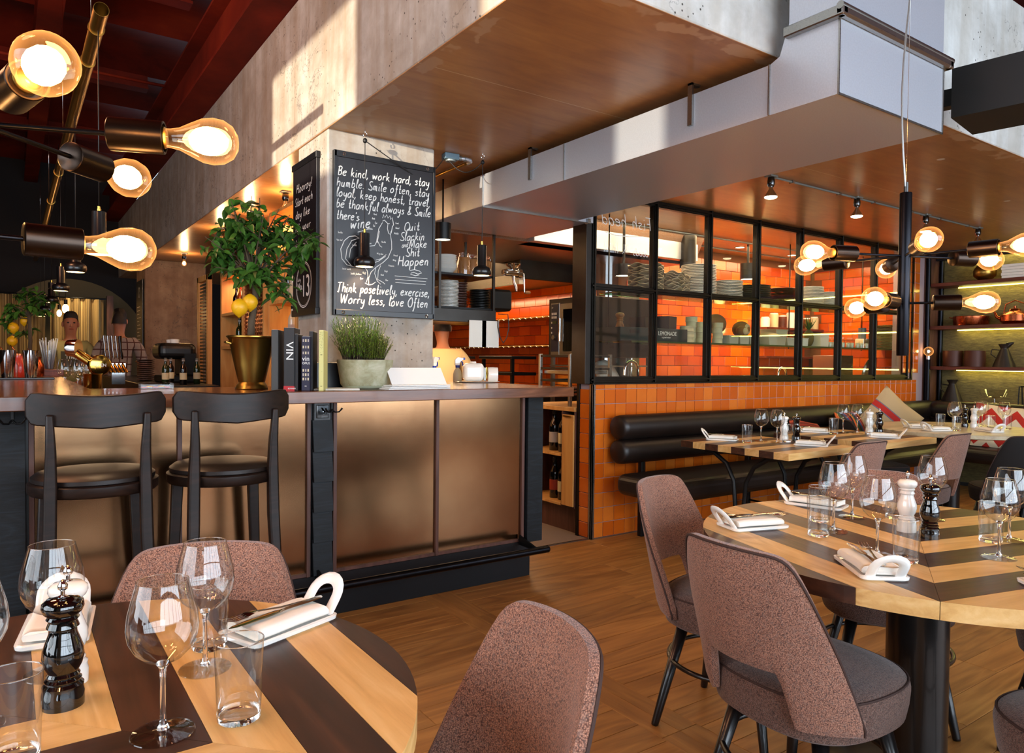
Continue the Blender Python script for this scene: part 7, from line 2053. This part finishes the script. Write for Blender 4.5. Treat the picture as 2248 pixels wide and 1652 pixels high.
# ------------------------------------------------------------------ people
def skin_body(name, verts, edges, mat, parent, lv=2):
    import bmesh
    bm = bmesh.new(); sl_ = bm.verts.layers.skin.verify(); vs = [bm.verts.new(v[0]) for v in verts]
    for a, b_ in edges: bm.edges.new((vs[a], vs[b_]))
    for i, v in enumerate(vs):
        r = verts[i][1]; v[sl_].radius = r if isinstance(r, tuple) else (r, r); v[sl_].use_root = (i == 0)
    me = bpy.data.meshes.new(name); bm.to_mesh(me); bm.free(); me.materials.append(mat)
    o = bpy.data.objects.new(name, me); COL.objects.link(o); o.parent = parent
    m = o.modifiers.new('skin', 'SKIN'); m.use_smooth_shade = True; subsurf(o, lv); return o
def person(label, x, y, rz, h, shirt, pants, arms, lean=0.0, hairlen=0, skin='skin'):
    """local: faces -Y. arms: ((elbow, hand) for -x side, +x side)"""
    t = E('person', label, 'person', (x, y, 0), rz); k = h/1.78
    H = lambda a, b_, c: (a*k, (b_ - lean*max(0, c-.95))*k, c*k)
    V = [(H(0,0,.95),(.115*k,.085*k)), (H(0,0,1.15),(.105*k,.08*k)), (H(0,.01,1.36),(.12*k,.088*k)), (H(0,.01,1.46),(.07*k,.06*k)), (H(0,-.005,1.53),(.05*k,.05*k)), (H(0,-.02,1.60),(.070*k,.082*k)), (H(0,-.02,1.68),(.084*k,.100*k)), (H(0,-.01,1.75),(.062*k,.075*k))]
    E_ = [(0,1),(1,2),(2,3),(3,4),(4,5),(5,6),(6,7)]
    n = len(V)
    for i, s in enumerate((-1, 1)):
        el, ha = arms[i]
        V += [(H(s*.15,.01,1.42),.058*k), (H(s*.20,.01,1.36),.050*k), (H(*el),.040*k), (H(*ha),.028*k), ((H(*ha)[0], H(*ha)[1]-.06*k, H(*ha)[2]),.02*k)]
        b0 = len(V)-5; E_ += [(2,b0),(b0,b0+1),(b0+1,b0+2),(b0+2,b0+3),(b0+3,b0+4)]
        hx, hy, hz = H(*ha)
        for f in range(4):
            V += [((hx+(f-1.5)*.016*k, hy-.10*k, hz+.004),.008*k), ((hx+(f-1.5)*.018*k, hy-(.135-.006*abs(f-1.2))*k, hz-.012),.007*k)]; q = len(V)-2; E_ += [(b0+4,q),(q,q+1)]
        V += [((hx-s*.035*k, hy-.05*k, hz),.009*k), ((hx-s*.05*k, hy-.085*k, hz-.005),.008*k)]; q = len(V)-2; E_ += [(b0+3,q),(q,q+1)]
        V += [(H(s*.09,0,.86),.085*k), (H(s*.10,0,.50),.058*k), (H(s*.10,.02,.10),.038*k), (H(s*.10,-.03,.045),.038*k), (H(s*.10,-.14,.04),.032*k)]
        b0 = len(V)-5; E_ += [(0,b0),(b0,b0+1),(b0+1,b0+2),(b0+2,b0+3),(b0+3,b0+4)]
    skin_body('body', V, E_, MT[skin], t)
    # shirt and trousers as slightly larger shells
    V = [(H(0,0,.93),(.135*k,.105*k)), (H(0,0,1.15),(.128*k,.102*k)), (H(0,.01,1.35),(.142*k,.105*k)), (H(0,.01,1.455),(.088*k,.074*k))]; E_ = [(0,1),(1,2),(2,3)]
    for i, s in enumerate((-1, 1)):
        el, ha = arms[i]; e_ = Vector(H(*el)); sh_ = Vector(H(s*.20,.01,1.36))
        V += [(H(s*.15,.01,1.415),.072*k), (tuple(sh_),.066*k), (tuple(sh_.lerp(e_, .75)),.062*k)]; b0 = len(V)-3; E_ += [(2,b0),(b0,b0+1),(b0+1,b0+2)]
    skin_body('shirt', V, E_, MT[shirt], t)
    V = [(H(0,0,.95),(.135*k,.10*k))]; E_ = []
    for s in (-1, 1): V += [(H(s*.09,0,.84),.10*k), (H(s*.10,0,.5),.072*k), (H(s*.10,.02,.09),.055*k)]; b0 = len(V)-3; E_ += [(0,b0),(b0,b0+1),(b0+1,b0+2)]
    skin_body('trousers', V, E_, MT[pants], t)
    b = MB(); hc = H(0,.0,1.70)
    b.grid(lambda u, v: (hc[0]+.080*k*math.cos(2*PI*u)*math.cos(v*PI/2)**.6, hc[1]+.012*k+.096*k*math.sin(2*PI*u)*math.cos(v*PI/2)**.6, hc[2]+(-.02+.095*math.sin(v*PI/2)-(.05*math.cos(v*PI/2) if math.sin(2*PI*u) > -.3 else -.035))*k), 32, 9, closed_u=True)
    P('hair', b, MT['hair'], t, fix=False)
    for s in (-1, 1):
        P('ear', MB().ell(H(s*.077,.0,1.655), (.012*k,.02*k,.032*k), 10, 8), MT[skin], t)
        P('eye', MB().ell(H(s*.030,-.100,1.672), (.012*k,.006*k,.008*k), 10, 6), MT['hair'], t)
    P('nose', MB().lathe([(0,.05*k),(.008*k,.03*k),(.017*k,.0),(0,-.004)], 10, (H(0,-.098,1.625)), cap=False), MT[skin], t)
    P('mouth', MB().ell(H(0,-.095,1.600), (.026*k,.006*k,.006*k), 10, 6), MT['label_red'], t)
    return t
A0 = ((-.27,.02,1.10), (-.22,-.20,1.05)); A1 = ((.27,.02,1.10), (.22,-.20,1.05))
p_ = person('man in olive t-shirt with chest print standing behind the bar, facing the viewer', .551, 9.38, math.radians(0), 1.72, 'tshirt', 'jeans', (A0, A1))
P('shirt_print', MB().box(-.10,.10,-.122,-.117,1.13,1.30), MT['print'], p_); font_text('Thej', .06, MT['chalk'], p_, (-.06,-.124,1.22), (PI/2,0,0), .001)
person('man in checked shirt seen from behind, talking beside the far pillar', 1.02, 9.3, math.radians(165), 1.77, 'plaid', 'jeans', (((-.26,-.02,1.12), (-.18,-.18,1.20)), A1))
person('cook in cream jacket seen from behind at the stove', 2.90, 4.98+.15, math.radians(160), 1.62, 'cooksh', 'jeans', (((-.27,-.06,1.08), (-.24,-.26,1.10)), ((.27,-.06,1.08), (.24,-.26,1.10))), .18)
person('cook in white jacket bending over the worktop behind the second pane', 4.75, 4.86, math.radians(215), 1.50, 'white', 'jeans', (((-.27,-.16,1.05), (-.22,-.34,1.0)), ((.27,-.16,1.05), (.22,-.34,1.0))), .75)
area('kitchen_front_fill', (5.7, 3.93, 2.36), (3.8, .06), 22, (1,.72,.45), (.5, 0, 0))  # added fill to brighten the wares on the shelves, no fitting
# ------------------------------------------------------------------ turn lettering curves into meshes
bpy.context.view_layer.update()
dg = bpy.context.evaluated_depsgraph_get()
for o in [o for o in bpy.data.objects if o.type == 'FONT']:
    me = bpy.data.meshes.new_from_object(o.evaluated_get(dg))
    n = bpy.data.objects.new('lettering', me); COL.objects.link(n); n.parent = o.parent
    n.location = o.location; n.rotation_euler = o.rotation_euler; n.scale = o.scale
    if not me.materials: me.materials.append(o.data.materials[0])
    bpy.data.objects.remove(o)
